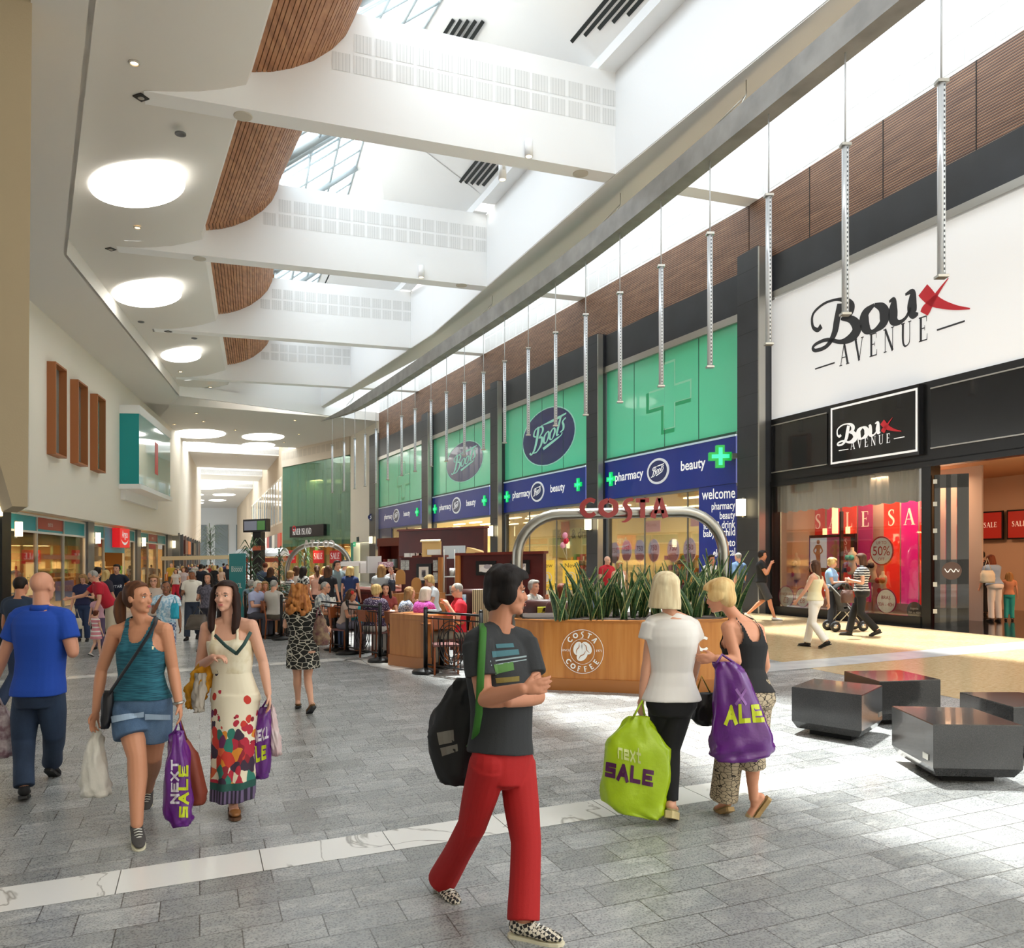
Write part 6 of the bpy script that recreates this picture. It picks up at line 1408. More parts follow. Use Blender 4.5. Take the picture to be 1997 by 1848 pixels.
for s in range(9):
 u=1.2+s*(TOT-2)/9;o=-4.2 if s%2 else-2.6
 r_=empty('shop_shelf',*wpos(CA,CB,u,0,o),label='cream shelf unit of colourful goods inside the chemist',cat='shelf',group='shelf units inside the chemist')
 m_=MB();rect(m_,CA,CB,u-.9,u+.9,0,1.55,o-.25,o-.2)
 for z in(.1,.55,1.0,1.45):rect(m_,CA,CB,u-.9,u+.9,z,z+.03,o-.25,o+.2)
 m_.build('frame',mat('shelf_cream'),r_)
 for z in(.13,.58,1.03,1.48):
  for q in range(6):m_=MB();x=u-.85+q*.29;rect(m_,CA,CB,x,x+.14+RND.random()*.12,z,z+.15+RND.random()*.2,o-.1,o+.12);c=sc[(q*4+s*3+int(z*9))%9];m_.build('product',mat('prod'+c[1:],c,.5),r_)
for k,(px,l)in enumerate(((1066,'yellow perfume poster, left one, in the chemist entrance'),(1113,'yellow perfume poster, right one, tied to balloons'))):
 Y=22.0;x,y=at(px,Y);a_,b_=Vector((x-.22,Y)),Vector((x+.22,Y));z0,z1=HT(px,1150,Y),HT(px,1092,Y)
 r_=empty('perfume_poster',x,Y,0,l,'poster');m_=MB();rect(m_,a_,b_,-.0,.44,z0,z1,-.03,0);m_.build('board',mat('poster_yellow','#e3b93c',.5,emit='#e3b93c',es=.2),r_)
 m_=MB();disc2(m_,a_,b_,.22,(z0+z1)/2-.08,.15,.17,.004,hole=.86);disc2(m_,a_,b_,.22,(z0+z1)/2-.08,.06,.12,.004);m_.build('picture',mat('poster_pic','#e9d9c0',.5),r_)
 m_=MB();utext(m_,'New',a_,b_,.22,z1-.2,.17,.005);utext(m_,'CLINIQUE',a_,b_,.22,z0+.05,.1,.005,0,.5,.4);m_.build('lettering',mat('poster_brown','#6a5418',.5),r_)
 m_=MB();m_.tube([(x,Y+.03,0),(x,Y+.03,z0+.1)],.02,6);m_.build('stand',M_silver,r_)
for k,(px,py,c,l)in enumerate(((1102,1044,'#ee9ab4','pink balloon at the top of the cluster'),(1104,1054,'#d81e40','red balloon in the middle of the cluster'),(1098,1063,'#f0a6bc','pink balloon at the bottom of the cluster'))):
 Y=21.6;x,y=at(px,Y);z=HT(px,py,Y);r_=empty('balloon',x,Y,z-.1,l,'balloon',None);m_=MB();m_.ell((x,Y+.04*k,z),(.075,.075,.09),None,16,10);m_.build('skin',mat('bal'+c[1:],c,.25),r_)
 m_=MB();m_.tube([(x,Y+.04*k,z-.09),(at(1113,22)[0]-.1,21.97,HT(1113,1092,22))],.005,4);m_.build('string',M_boxw,r_)
for px,py,w,h_,txt,l in((1273,1026,.95,.42,'750 points','pink hanging points banner in the chemist window'),(1356,1012,.5,.5,'750','pink hanging points sign cut by the welcome panel')):
 a_,b_=bx(1183)+nB.to_2d()*1.6,bx(1437)+nB.to_2d()*1.6;u,h0=wcoord(a_,b_,px,py);r_=empty('hanging_sign',*wpos(a_,b_,u,h0),label=l,cat='sign');m_=MB();rect(m_,a_,b_,u-w/2,u+w/2,h0-h_/2,h0+h_/2,-.01,.01);m_.build('board',mat('pink_board','#e3a9b4',.5,emit='#e3a9b4',es=.2),r_);m_=MB();utext(m_,txt,a_,b_,u-.1,h0,.2,.016,0,.5,w*.7);m_.build('lettering',mat('roundel_ink'),r_)
 m_=MB();x,y,z=wpos(a_,b_,u,h0+h_/2);m_.tube([(x,y,z),(x,y,3.8)],.006,4);m_.build('cord',M_silver,r_)
# -- granite benches
M_bench=mat('polished_black_granite','#2a2a2b',.14,noise=(160,'#3b3a39',.12),coat=.3)
def bench(px_pts,hpx,lab,plate=None):
 """bottom outline corners in photo points on the floor level"""
 P=[Vector(G(px,py,hpx))for px,py in px_pts]
 c=sum(P,Vector((0,0)))/len(P);r_=empty('granite_bench',c.x,c.y,0,lab,'bench')
 top=hpx;z0=.06;ch=.02
 def ring(z,k):return[Vector((c.x+(p.x-c.x)*k,c.y+(p.y-c.y)*k,z))for p in P]
 m_=MB();m_.loft([ring(z0,.88),ring(z0+.07,1.0),ring(top-.008,1.0),ring(top,.992)],smooth=False);m_.build('block',M_bench,r_)
 m_=MB();m_.loft([ring(0,.6),ring(z0,.6)],smooth=False);m_.build('plinth',M_dark,r_)
 if plate is not None:
  a_,b_=P[plate[0]],P[plate[1]];m_=MB();w=(b_-a_).length;u=w*plate[2];rect(m_,a_,b_,u,u+.09,.17,.215,.0,.006);m_.build('plate',M_silver,r_)
O,K=(1497,1248),3.994
q=lambda*p:[(x/K+O[0],y/K+O[1])for x,y in p]
hB=.46
bench(q((188,362),(733,428),(893,352),(362,297)),hB,'black granite bench farthest left of the group, lit on its right side',(1,2,.82))
bench(q((597,240),(872,320),(1347,305),(1030,232)),hB,'black granite bench at the back of the group')
bench(q((968,512),(1290,655),(1990,662),(1590,525)),hB,'large black granite bench nearest the camera',(0,1,.78))
bench(q((1497,403),(1915,520),(2460,500),(1960,403)),hB,'black granite bench cut by the right edge of the picture')
# -- middle distance furniture
tb=empty('roll_up_banner',*at(462,22.0),label='teal roll-up banner advertising a drink, in the middle of the mall',cat='banner');a_,b_=Vector(at(447,22.2)),Vector(at(478,21.8));z1=HT(462,1079,22)
m_=MB();rect(m_,a_,b_,0,(b_-a_).length,.06,z1,-.02,0);m_.build('sheet',mat('banner_teal','#168f94',.5),tb);m_=MB();rect(m_,a_,b_,0,(b_-a_).length,0,.06,-.1,.1);m_.build('base',M_silver,tb)
m_=MB();W_=(b_-a_).length;utext(m_,'Bbbbb!',a_,b_,W_/2,z1-.5,.22,.004,.01,.5,W_*.7);utext(m_,'COOL',a_,b_,W_/2,z1-.95,.2,.004,.02,.5,W_*.6);m_.build('lettering',mat('banner_pale','#cfe8e4',.5),tb)
m_=MB()
for k in range(2):ribbon(m_,[(W_*(.3+.4*k),.5,.05),(W_*(.3+.4*k),.62,.1),(W_*(.3+.4*k),.75,.03)],lambda x,y,l:wpos(a_,b_,x,y,.004))
m_.build('drink_picture',mat('drink_tan','#c9985a',.5),tb)
tb=empty('information_screen',*at(496,26),label='black screen on a tall dark post above the cafe crowd',cat='screen');a_,b_=Vector(at(474,26.2)),Vector(at(519,25.8));z0,z1=HT(496,1037,26),HT(496,1012,26)
m_=MB();rect(m_,a_,b_,0,(b_-a_).length,z0,z1,-.2,0);m_.build('casing',M_blackframe,tb);W_=(b_-a_).length
m_=MB();rect(m_,a_,b_,.05,W_*.6,z0+.06,z1-.06,0,.004);m_.build('display',mat('display_grey','#6e7078',.3,emit='#707480',es=.3),tb);m_=MB();rect(m_,a_,b_,W_*.62,W_-.05,z0+.06,z1-.06,0,.004);m_.build('picture',mat('display_green','#3f6a3a',.3,emit='#4a7a3a',es=.3),tb)
m_=MB();rect(m_,a_,b_,W_*.32,W_*.68,0,z0,-.3,-.1);m_.build('post',M_blackframe,tb);m_=MB();rect(m_,a_,b_,W_*.32,W_*.68,2.15,2.3,-.31,-.09);m_.build('orange_band',mat('band_orange','#d8704c',.5),tb)
kc=empty('kiosk',*at(512,27),label='white canopied kiosk with red frame beyond the cafe',cat='kiosk');x,y=at(512,27);z=HT(512,1085,27)
m_=MB();m_.loft([[Vector((x+s_*.75,y+.6*math.cos(t),z+.28*math.sin(t)))for t in np.linspace(0,math.pi,9)]for s_ in(-1,1)],smooth=False);m_.build('canopy',mat('canopy_white','#dfe3e4',.5),kc)
m_=MB();m_.box((x,y,z-.12),(1.6,1.2,.14));
for sx in(-.7,.7):
 for sy in(-.5,.5):m_.tube([(x+sx,y+sy,0),(x+sx,y+sy,z)],.03,6)
m_.build('frame',mat('kiosk_red','#b3543c',.5),kc);m_=MB();m_.box((x,y,.5),(1.5,1.1,1.0));m_.build('counter',M_mahog2,kc)
ar2,ht2,x0,x1=arch('sign_arch',560,684,1061,23.5,.07,'second steel arch with pale letters at the far side of the cafe',.75)
m_=MB();a_,b_=Vector((-20,23.38)),Vector((10,23.38))
for k,chh in enumerate('ATSOC'):
 u0,h0=wcoord(a_,b_,592+k*12.5,1067);w_,st=COSTA_GLYPH[chh];kk=.2
 for s_ in st:ribbon(m_,[(u0+(w_-q_[0])*kk,h0+q_[1]*.22,q_[2]*.2)for q_ in s_],lambda X,Y,l:wpos(a_,b_,X,Y,.02),smooth=len(s_)>2)
m_.build('lettering',mat('letter_back','#d9d6d0',.5),ar2)
hg=empty('hedge_planter',*at(520,20.3),label='low hedge planter with glossy leaves behind the seated couple',cat='planter');a_,b_=Vector(at(482,20.8)),Vector(at(575,19.6))
m_=MB();rect(m_,a_,b_,0,(b_-a_).length,0,.9,-.4,0);m_.build('box',M_oak,hg);m_=MB()
for k in range(420):
 u=RND.random()*(b_-a_).length;p=Vector(wpos(a_,b_,u,.85+RND.random()*.35,-.4+RND.random()*.45));s_=.05+RND.random()*.04;an=RND.random()*6.28
 d1=Vector((math.cos(an),math.sin(an),RND.random()-.3))*s_;d2=Vector((-math.sin(an),math.cos(an),RND.random()-.5))*s_*.5
 m_.add([p-d1,p+d2,p+d1,p-d2],[(0,1,2,3)])
f_=m_.build('foliage',mat('hedge_leaf','#38563a',.4,noise=(12,'#7c9676',.15)),hg);f_['kind']='stuff'
def dracaena(px,Y,h0,h1,lab,n=70,sp=.5):
 x,y=at(px,Y);r_=empty('dracaena_plant',x,y,0,lab,'plant');m_=MB();m_.tube([(x,y,.4),(x,y,h1-.1)],.03,6);m_.build('stem',mat('stem_brown','#5a4630',.8),r_);m_=MB();m_.lathe([(.16,0),(.2,.4),(.001,.4)],(x,y,0),16);m_.build('pot',M_mahog2,r_)
 m_=MB()
 for k in range(n):
  an=RND.random()*6.28;z=h0+(h1-h0)*RND.random();ln=sp*(.6+.5*RND.random());d=Vector((math.cos(an),math.sin(an),0));s_=Vector((-d.y,d.x,0))*.02;p=Vector((x,y,z));up=.5+.8*RND.random()*(z-h0)/(h1-h0)
  q=[p,p+d*ln*.5+Vector((0,0,ln*.4*up)),p+d*ln+Vector((0,0,ln*(.15*up-.15)))]
  m_.add([q[0]-s_*.5,q[0]+s_*.5,q[1]+s_,q[1]-s_,q[2]],[(0,1,2,3),(3,2,4)])
 m_.build('leaves',mat('dracaena_leaf','#2f4a2a',.5,noise=(5,'#55744a',.2)),r_)
dracaena(489,22.5,.9,2.2,'tall dracaena right of the teal banner',90,.6);dracaena(545,25,.9,2.1,'dracaena in front of the glass shop',70,.5);dracaena(594,24.5,.9,2.0,'dracaena inside the far arch',60,.45)
dracaena(410,62,1.5,4.3,'round-headed tree far down the mall',160,1.5)
ex=empty('exit_sign',*wpos(X1,X0,.8,2.5),label='green exit sign hanging under the cream wall',cat='sign');u,h0=wcoord(X1,X0,694,1061);m_=MB();rect(m_,X1,X0,u-.3,u+.3,h0-.17,h0+.17,.1,.14);m_.build('panel',mat('exit_green','#128a5c',.4,emit='#18a86c',es=.5),ex);m_=MB();ribbon(m_,[(u-.2,h0,.05),(u+.12,h0,.05)],lambda x,y,l:wpos(X1,X0,x,y,.145));ribbon(m_,[(u+.04,h0+.1,.05),(u+.16,h0,.05),(u+.04,h0-.1,.05)],lambda x,y,l:wpos(X1,X0,x,y,.145),smooth=False);m_.build('arrow',M_letter,ex)
m_=MB();rect(m_,X1,X0,u+.35,u+.8,h0+.2,h0+.55,.0,.05);solo('fire_notice',m_,mat('notice_dark','#2f4a4c',.5),'small dark notice beside the exit sign','notice')
ob=empty('kiosk_counter',*at(392,52),label='orange market stall far down the mall',cat='stall');x,y=at(392,52);m_=MB();m_.box((x,y,.55),(4.2,1.5,1.1),.3);m_.build('body',mat('stall_orange','#d9822e',.5),ob);m_=MB();m_.box((x,y,2.1),(4.6,1.9,.25),.3);m_.tube([(x-1.8,y,1),(x-1.8,y,2)],.05,6);m_.tube([(x+1.8,y,1),(x+1.8,y,2)],.05,6);m_.build('canopy',mat('stall_cream','#ecd8b0',.6),ob)
# -- people
def evalmesh(mb,name,voxel,smooth=4,fac=.5,amp=0.0,seed=0,freq=6.0):
 me=mb.mesh('tmp');ob=bpy.data.objects.new('tmp',me);COL.objects.link(ob)
 md=ob.modifiers.new('r','REMESH');md.mode='VOXEL';md.voxel_size=voxel;md.use_smooth_shade=True
 if smooth:sm=ob.modifiers.new('s','SMOOTH');sm.factor=fac;sm.iterations=smooth
 dg=bpy.context.evaluated_depsgraph_get();out=bpy.data.meshes.new_from_object(ob.evaluated_get(dg));out.name=name
 bpy.data.objects.remove(ob);bpy.data.meshes.remove(me)
 if amp:
  n=len(out.vertices);v=np.empty(n*3);out.vertices.foreach_get('co',v);v=v.reshape(-1,3);nn=np.empty(n*3);out.vertices.foreach_get('normal',nn);nn=nn.reshape(-1,3)
  rs=np.random.default_rng(seed);d=np.zeros(n)
  for k in range(9):
   w=rs.normal(size=3)*freq*np.array((1,1,.45));d+=np.sin(v@w+rs.random()*6.28)
  v=v+nn*(d[:,None]/9*amp*2);out.vertices.foreach_set('co',v.ravel())
 out.polygons.foreach_set('use_smooth',[True]*len(out.polygons));out.update()
 return out
def part(name,me,m,parent,label=None):
 o=bpy.data.objects.new(name,me);COL.objects.link(o);o.parent=parent
 for x in(m if isinstance(m,(list,tuple))else[m]):me.materials.append(x)
 if label:o['label']=label
 return o
def skin(col,name=None):
 return mat('skin_'+col[1:],col,.5,bump=(60,.03),spec=.35)
SK1,SK2,SK3,SK4='#d9a184','#c98a6a','#e3b399','#8a5a40'
def ring_e(c,side,fwd,w,d,n=20,p=2.4,up=None):
 out=[]
 for k in range(n):
  t=2*math.pi*k/n;ct,st=math.cos(t),math.sin(t)
  r=(abs(ct)**p+abs(st)**p)**(-1/p)
  out.append(c+side*(w*ct*r)+fwd*(d*st*r))
 return out
def body_frame(J):
 S=(J['sB']-J['sA']);S=S.normalized();HIP=(J['hB']-J['hA']).normalized()
 return S,HIP
def torso_rings(J,k=1.0,fem=False,infl=0.0,z0=None,belly=0.0):
 """list of (t, centre, side, fwd, half width, half depth) from crotch to neck base"""
 S,HP=body_frame(J);sc=J['sc']
 P=(J['hA']+J['hB'])/2;N=J['nb'];C=(J['sA']+J['sB'])/2
 up=(N-P).normalized();out=[]
 fwd0=J['fwd']
 sw=(J['sB']-J['sA']).length/2/sc
 sw=max(sw,.13)
 tab=([(-.16,.135,.10),(-.06,.17,.118),(.04,.172,.12),(.2,.145,.105),(.36,.122,.095),(.52,.138,.108),(.68,.152,.122),(.8,.16,.108),(.9,.15,.085),(.97,.105,.06),(1.0,.06,.052)]if fem else[(-.16,.125,.10),(-.06,.155,.112),(.06,.158,.115),(.22,.15,.112),(.38,.148,.112),(.54,.16,.118),(.7,.172,.122),(.82,.178,.112),(.9,.165,.09),(.97,.11,.062),(1.0,.065,.055)])
 L_=(N-P)
 for t,w,d in tab:
  c=P+L_*t if t<.82 else P+L_*t
  side=HP.lerp(S,min(1,max(0,t))).normalized();f=fwd0-up*fwd0.dot(up);f=(f-side*f.dot(side)).normalized()
  c=c+f*(.012*math.sin(t*math.pi*2-1.0))*sc
  bw=belly*max(0,1-abs(t-.3)/.35)
  out.append((t,c+f*bw*.5*sc,side,f,(w*k+infl+bw*.4)*sc,(d*k+infl+bw)*sc))
 return out
def loft_rings(mb,R,t0=-1,t1=2,n=22,flare=None):
 rr=[]
 sel=[r for r in R if t0<=r[0]<=t1]
 def interp(t):
  for a,b in zip(R[:-1],R[1:]):
   if a[0]<=t<=b[0]:
    u=(t-a[0])/(b[0]-a[0]);return(t,)+tuple(x+(y-x)*u for x,y in zip(a[1:],b[1:]))
 if not sel or sel[0][0]>t0+1e-4:
  q=interp(t0)
  if q:sel=[q]+sel
 if sel[-1][0]<t1-1e-4:
  q=interp(t1)
  if q:sel=sel+[q]
 for t,c,s_,f,w,d in sel:
  e=flare(t)if flare else 0
  rr.append(ring_e(c,s_.normalized(),f.normalized(),w+e,d+e,n))
 return mb.loft(rr)
def hand(mb,w,dirn,palm,sc=1.0,curl=.5,thumb=1,n=8,spread=.12):
 """palm from the wrist, four unequal bent fingers and a thumb leaving the side of the palm"""
 d=dirn.normalized();p=(palm-d*palm.dot(d)).normalized();s=d.cross(p)*thumb
 k=sc*.98
 mb.cone2(w,w+d*.045*k,.026*k,.03*k,10,.62,s)
 mb.cone2(w+d*.03*k+s*.012*k,w+d*.082*k+s*.02*k,.022*k,.016*k,n,.75,s);mb.cone2(w+d*.03*k-s*.012*k,w+d*.078*k-s*.022*k,.022*k,.015*k,n,.75,s)
 for i,(off,ln)in enumerate(((.030,.072),(.010,.08),(-.010,.074),(-.029,.058))):
  b=w+d*(.082-.004*i)*k+s*off*k;ang=0;q=b;dd=(d+s*spread*(1.5-i)*.35).normalized()
  for j,fr in enumerate((.44,.32,.26)):
   ang=curl*(.45+.75*j+.08*i);v=dd*math.cos(ang)+p*math.sin(ang)
   e=q+v*ln*fr*k;mb.cone2(q,e,(.0098-.0009*j)*k,(.0092-.0012*j)*k,n);q=e
 b=w+d*.028*k+s*.026*k;v=(d*.72+s*.62+p*.25).normalized();e=b+v*.042*k;mb.cone2(b,e,.0125*k,.0105*k,n);v2=(d*.85+s*.2+p*(.25+.4*curl)).normalized();mb.cone2(e,e+v2*.034*k,.0105*k,.008*k,n)
def headM(fwd,up=Vector((0,0,1)),tilt=0.0):
 f=fwd.normalized();u=(up-f*up.dot(f)).normalized();s=f.cross(u)
 if tilt:R=Matrix.Rotation(tilt,3,f);u=R@u;s=R@s
 return Matrix((s,f,u)).transposed()
def head(mb,c,M,sc,fem=False,detail=True):
 """cranium, face, jaw, nose, brow, ears; c = middle of the head, face along local +Y"""
 W=lambda x,y,z:c+M@(Vector((x,y,z))*sc)
 R3=lambda x,y,z:(x*sc,y*sc,z*sc)
 mb.ell(W(0,-.012,.032),R3(.074,.094,.084),M,18,12)
 mb.ell(W(0,.022,-.015),R3(.064,.07,.082),M,16,10)
 jw=.048 if fem else .055
 mb.ell(W(0,.035,-.066),R3(jw,.048,.042),M,14,9);mb.ell(W(0,.066,-.092),R3(.022 if fem else .028,.02,.018),M,10,7)
 mb.cone2(W(0,.08,.012),W(0,.098,-.024),.0085*sc,.0115*sc,8);mb.ell(W(0,.096,-.029),R3(.0155,.0125,.0105),M,10,7)
 for s_ in(-1,1):
  mb.cone2(W(s_*.012,.084,.026),W(s_*.046,.07,.028),.009*sc,.008*sc,8)
  mb.ell(W(s_*.038,.062,-.022),R3(.022,.02,.018),M,10,7)
  mb.ell(W(s_*.074,-.006,-.004),R3(.011,.02,.031),M,10,7)
 mb.ell(W(0,.082,-.058),R3(.022,.012,.012),M,10,7)
def face_parts(root,c,M,sc,iris='#4a3a2c',lip='#b56a60',brow='#3a2a20',glasses=None):
 W=lambda x,y,z:c+M@(Vector((x,y,z))*sc)
 for s_ in(-1,1):
  mb=MB();mb.ell(W(s_*.031,.0725,.008),(.0135*sc,.0095*sc,.0066*sc),M,12,8);e=mb.build('eye',mat('eye_white','#e8e2dc',.3),root,local=True)
  mb=MB();mb.ell(W(s_*.031,.0795,.008),(.006*sc,.0045*sc,.006*sc),M,10,7);mb.build('iris',mat('iris'+iris[1:],iris,.2),e,local=True)
  mb=MB();mb.tube([W(s_*.014,.083,.026),W(s_*.03,.085,.032),W(s_*.049,.071,.027)],[.0032*sc,.0042*sc,.002*sc],6);mb.tube([W(s_*.016,.0825,.013),W(s_*.031,.0855,.0175),W(s_*.047,.073,.0125)],.0018*sc,5);mb.build('eyebrow',mat('brow'+brow[1:],brow,.7),root,local=True)
 mb=MB();mb.ell(W(0,.0935,-.055),(.021*sc,.0055*sc,.0045*sc),M,12,7);mb.ell(W(0,.0925,-.0625),(.019*sc,.006*sc,.0055*sc),M,12,7);mb.build('lips',mat('lip'+lip[1:],lip,.4),root,local=True)
 if glasses:
  mb=MB()
  for s_ in(-1,1):
   mb.tube([W(s_*.033+.021*math.cos(t),.093-.012*abs(s_*.033+.021*math.cos(t))/.05,.006+.016*math.sin(t))for t in np.linspace(0,6.28,15)[:-1]],.0022*sc,5,closed=True);mb.tube([W(s_*.054,.078,.01),W(s_*.076,.0,.012)],.002*sc,5)
  mb.tube([W(-.012,.094,.01),W(.012,.094,.01)],.002*sc,5);mb.build('glasses',mat('glasses'+glasses[1:],glasses,.3),root,local=True)
def hair_mat(c1,c2,scale=26,stretch=(1,1,.12)):
 n='hair_'+c1[1:]
 if n in MATS:return MATS[n]
 g=NG(n,.6,.25)
 no=g.n('TexNoise',Scale=scale*1.0,Detail=4);g.l(g.map(stretch),no.inputs['Vector']);col=g.ramp(no.outputs[0],[(.3,c1),(.7,c2)])
 g.base(col);g.bump(no.outputs[0],.5,.012);return g.m
def hair(root,c,M,sc,style,m,vox=.008):
 W=lambda x,y,z:c+M@(Vector((x,y,z))*sc);mb=MB();D=Vector((0,0,-1))
 R3=lambda x,y,z:(x*sc,y*sc,z*sc)
 amp,fr=.003,40
 if style!='bald':
  if style in('buzz',):
   mb.ell(W(0,-.018,.032),R3(.079,.093,.088),M,18,12)
  else:
   mb.ell(W(0,-.02,.042),R3(.084,.1,.088),M,18,12);mb.ell(W(0,-.045,.005),R3(.078,.075,.085),M,16,10)
 if style=='short':
  for s_ in(-1,1):mb.ell(W(s_*.07,-.02,.01),R3(.018,.045,.045),M,12,8)
  mb.ell(W(0,.045,.092),R3(.066,.05,.034),M,14,9)
 if style=='mop':
  mb.ell(W(0,-.01,.065),R3(.098,.108,.08),M,18,12);mb.ell(W(0,.055,.075),R3(.08,.055,.045),M,14,9);mb.ell(W(0,-.065,-.02),R3(.078,.055,.08),M,14,9)
  for s_ in(-1,1):mb.ell(W(s_*.076,-.01,.005),R3(.022,.05,.062),M,12,8)
  amp,fr=.008,45
 if style=='bob':
  mb.ell(W(0,-.01,.055),R3(.098,.112,.082),M,18,12)
  rg=[ring_e(W(0,-.025-.004*i,.05-.045*i),M@Vector((1,0,0)),M@Vector((0,1,0)),(.096+.006*min(i,3))*sc,(.09-.002*i)*sc,20)for i in range(5)];mb.loft(rg)
 if style=='crop':
  mb.ell(W(0,-.012,.06),R3(.1,.112,.082),M,18,12);mb.ell(W(0,.05,.07),R3(.085,.06,.05),M,14,9);mb.ell(W(0,-.06,-.015),R3(.082,.058,.075),M,14,9)
  for s_ in(-1,1):mb.ell(W(s_*.082,.01,.015),R3(.026,.06,.05),M,12,8)
  amp,fr=.004,60
 if style=='long':
  mb.ell(W(0,-.012,.05),R3(.088,.104,.078),M,18,12)
  for s_ in(-1,1):
   q=[W(s_*.062,.03,.085),W(s_*.088,.012,.02),W(s_*.094,.015,-.06),W(s_*.1,.03,-.16),W(s_*.092,.045,-.24),W(s_*.08,.05,-.29)]
   mb.tube(q,[.02*sc,.03*sc,.034*sc,.036*sc,.03*sc,.01*sc],10,flat=.8)
  mb.loft([ring_e(W(0,-.06,.02-.07*i),M@Vector((1,0,0)),M@Vector((0,1,0)),(.085+.004*i)*sc,.05*sc,18)for i in range(5)])
 if style=='longback':
  rg=[ring_e(W(0,-.055-.004*i,.04-.07*i),M@Vector((1,0,0)),M@Vector((0,1,0)),(.09-.004*max(0,i-3))*sc,(.055-.003*i)*sc,18)for i in range(6)];mb.loft(rg)
  for s_ in(-1,1):mb.tube([W(s_*.072,.02,.06),W(s_*.085,.0,-.02),W(s_*.085,-.01,-.12)],[.02*sc,.03*sc,.02*sc],8)
 if style=='pony':
  mb.ell(W(0,-.01,.048),R3(.082,.1,.076),M,18,12)
  mb.tube([W(0,-.095,.045),W(0,-.135,.03),W(0,-.16,-.03),W(.0,-.165,-.1),W(.0,-.155,-.17),W(.0,-.14,-.22)],[.022*sc,.03*sc,.042*sc,.045*sc,.036*sc,.008*sc],12)
 if style=='curly':
  rs=random.Random(3)
  for k in range(150):
   a=rs.random()*6.28;z=.13-rs.random()*.38;r=.1*math.sqrt(max(.1,1-((z-.0)/.2)**2))if z>.0 else .105+.05*min(1,-z/.15)
   x,y=math.cos(a)*r,math.sin(a)*r*1.0-.03
   if y>.045 and z<.075:continue
   mb.ell(W(x,y,z),R3(.03,.03,.036),M,8,6)
  mb.loft([ring_e(W(0,-.05,.06-.06*i),M@Vector((1,0,0)),M@Vector((0,1,0)),(.1+.012*i)*sc,(.075+.004*i)*sc,18)for i in range(5)]);amp,fr=.006,70
 if style=='bald':return None
 me=evalmesh(mb,'hair',vox,3,.5)
 n=len(me.vertices);v=np.empty(n*3);me.vertices.foreach_get('co',v);v=v.reshape(-1,3);Mi=np.array(M.transposed());l=(v-np.array(c))@Mi.T/sc
 rs=np.random.default_rng(2);dsp=np.zeros(n)
 for k in range(7):dsp+=np.sin(l@(rs.normal(size=3)*fr*np.array((1,1,.35)))+rs.random()*6)
 l=l+(l/(np.linalg.norm(l,axis=1)[:,None]+1e-6))*(dsp[:,None]/7*amp*2)
 hl={'mop':.05,'crop':.045,'bob':.06,'short':.062,'buzz':.072}.get(style,.075)
 zz=l[:,2];lim=.052+np.clip((zz-hl)/.03,0,1)*.1
 wd=np.clip(1-np.abs(l[:,0])/.072,0,1)**.5
 front=(zz<hl+.03)&(l[:,1]>0.0)&(np.abs(l[:,0])<.074)&(zz>-.13)
 lim2=lim-.01
 l[front,1]=np.minimum(l[front,1],(0.02+(lim2-.02)*np.clip((zz-hl+.02)/.05,0,1)-.0*wd)[front])
 v=np.array(c)+(l*sc)@np.array(M).T;me.vertices.foreach_set('co',v.ravel());me.update()
 return part('hair',me,m,root)
def limb(mb,pts,rad,n=14):
 for a,b,r0,r1 in zip(pts[:-1],pts[1:],rad[:-1],rad[1:]):mb.cone2(a,b,r0,r1,n)
def seg(a,b,t):return a+(b-a)*t
def shoe(mb,an,toe,sc,kind='trainer',up=Vector((0,0,1)),heel_h=.0):
 """foot-shaped body from heel to toe; an = ankle joint, toe = tip on the sole line"""
 d=toe-an;f=Vector((d.x,d.y,d.z));dn=f.normalized()
 s=Vector((0,0,1)).cross(Vector((f.x,f.y,0))if(abs(f.x)+abs(f.y))>1e-3 else Vector((0,-1,0))).normalized();u=s.cross(dn).normalized();u=-u if u.z<0 else u
 return s,u,dn
def foot(mb,an,toe,sc,r=.034,infl=0.0):
 """ankle at .075 above the sole; toe is the front tip on the ground line"""
 h=Vector((toe.x-an.x,toe.y-an.y,0));hz=h.length;fd=h.normalized()if hz>1e-4 else Vector((0,-1,0))
 up=Vector((0,0,1));ln=(toe-an).length
 dn=(toe-an);hv=dn-Vector((0,0,0));s=fd.cross(up).normalized()
 ang=math.atan2(-(toe.z-an.z)-.065*sc,hz)
 f=(fd*math.cos(ang)-up*math.sin(ang)).normalized();u=s.cross(f).normalized();u=-u if u.dot(up)<0 else u
 b=an-u*.035*sc
 L_=.175*sc
 mb.cone2(b-f*.035*sc,b+f*.03*sc,(.034+infl)*sc,(.036+infl)*sc,12,1.0,s)
 mb.cone2(b+f*.03*sc-u*.006*sc,b+f*.115*sc-u*.014*sc,(.037+infl)*sc,(.04+infl)*sc,12,.62,s)
 mb.cone2(b+f*.115*sc-u*.014*sc,b+f*.165*sc-u*.017*sc,(.04+infl)*sc,(.027+infl)*sc,12,.55,s)
 mb.cone2(an,b,(.036+infl*.6)*sc,(.035+infl)*sc,12)
 return f,u,s,b
def sole(mb,f,u,s,b,sc,th=.022,wid=.044,lift=0.0):
 prof=[(-.074,.022),(-.06,.034),(-.02,.036),(.04,.036),(.1,.043),(.145,.042),(.185,.03),(.203,.012)]
 L_=[b+f*y*sc+s*w*sc*wid/.044-u*(.036+lift)*sc for y,w in prof];R_=[b+f*y*sc-s*w*sc*wid/.044-u*(.036+lift)*sc for y,w in prof]
 P=L_+R_[::-1];n=len(P);vs=P+[p-u*th*sc for p in P]
 mb.add(vs,[tuple(range(n)),tuple(range(2*n-1,n-1,-1))]+[(i,(i+1)%n,n+(i+1)%n,n+i)for i in range(n)])
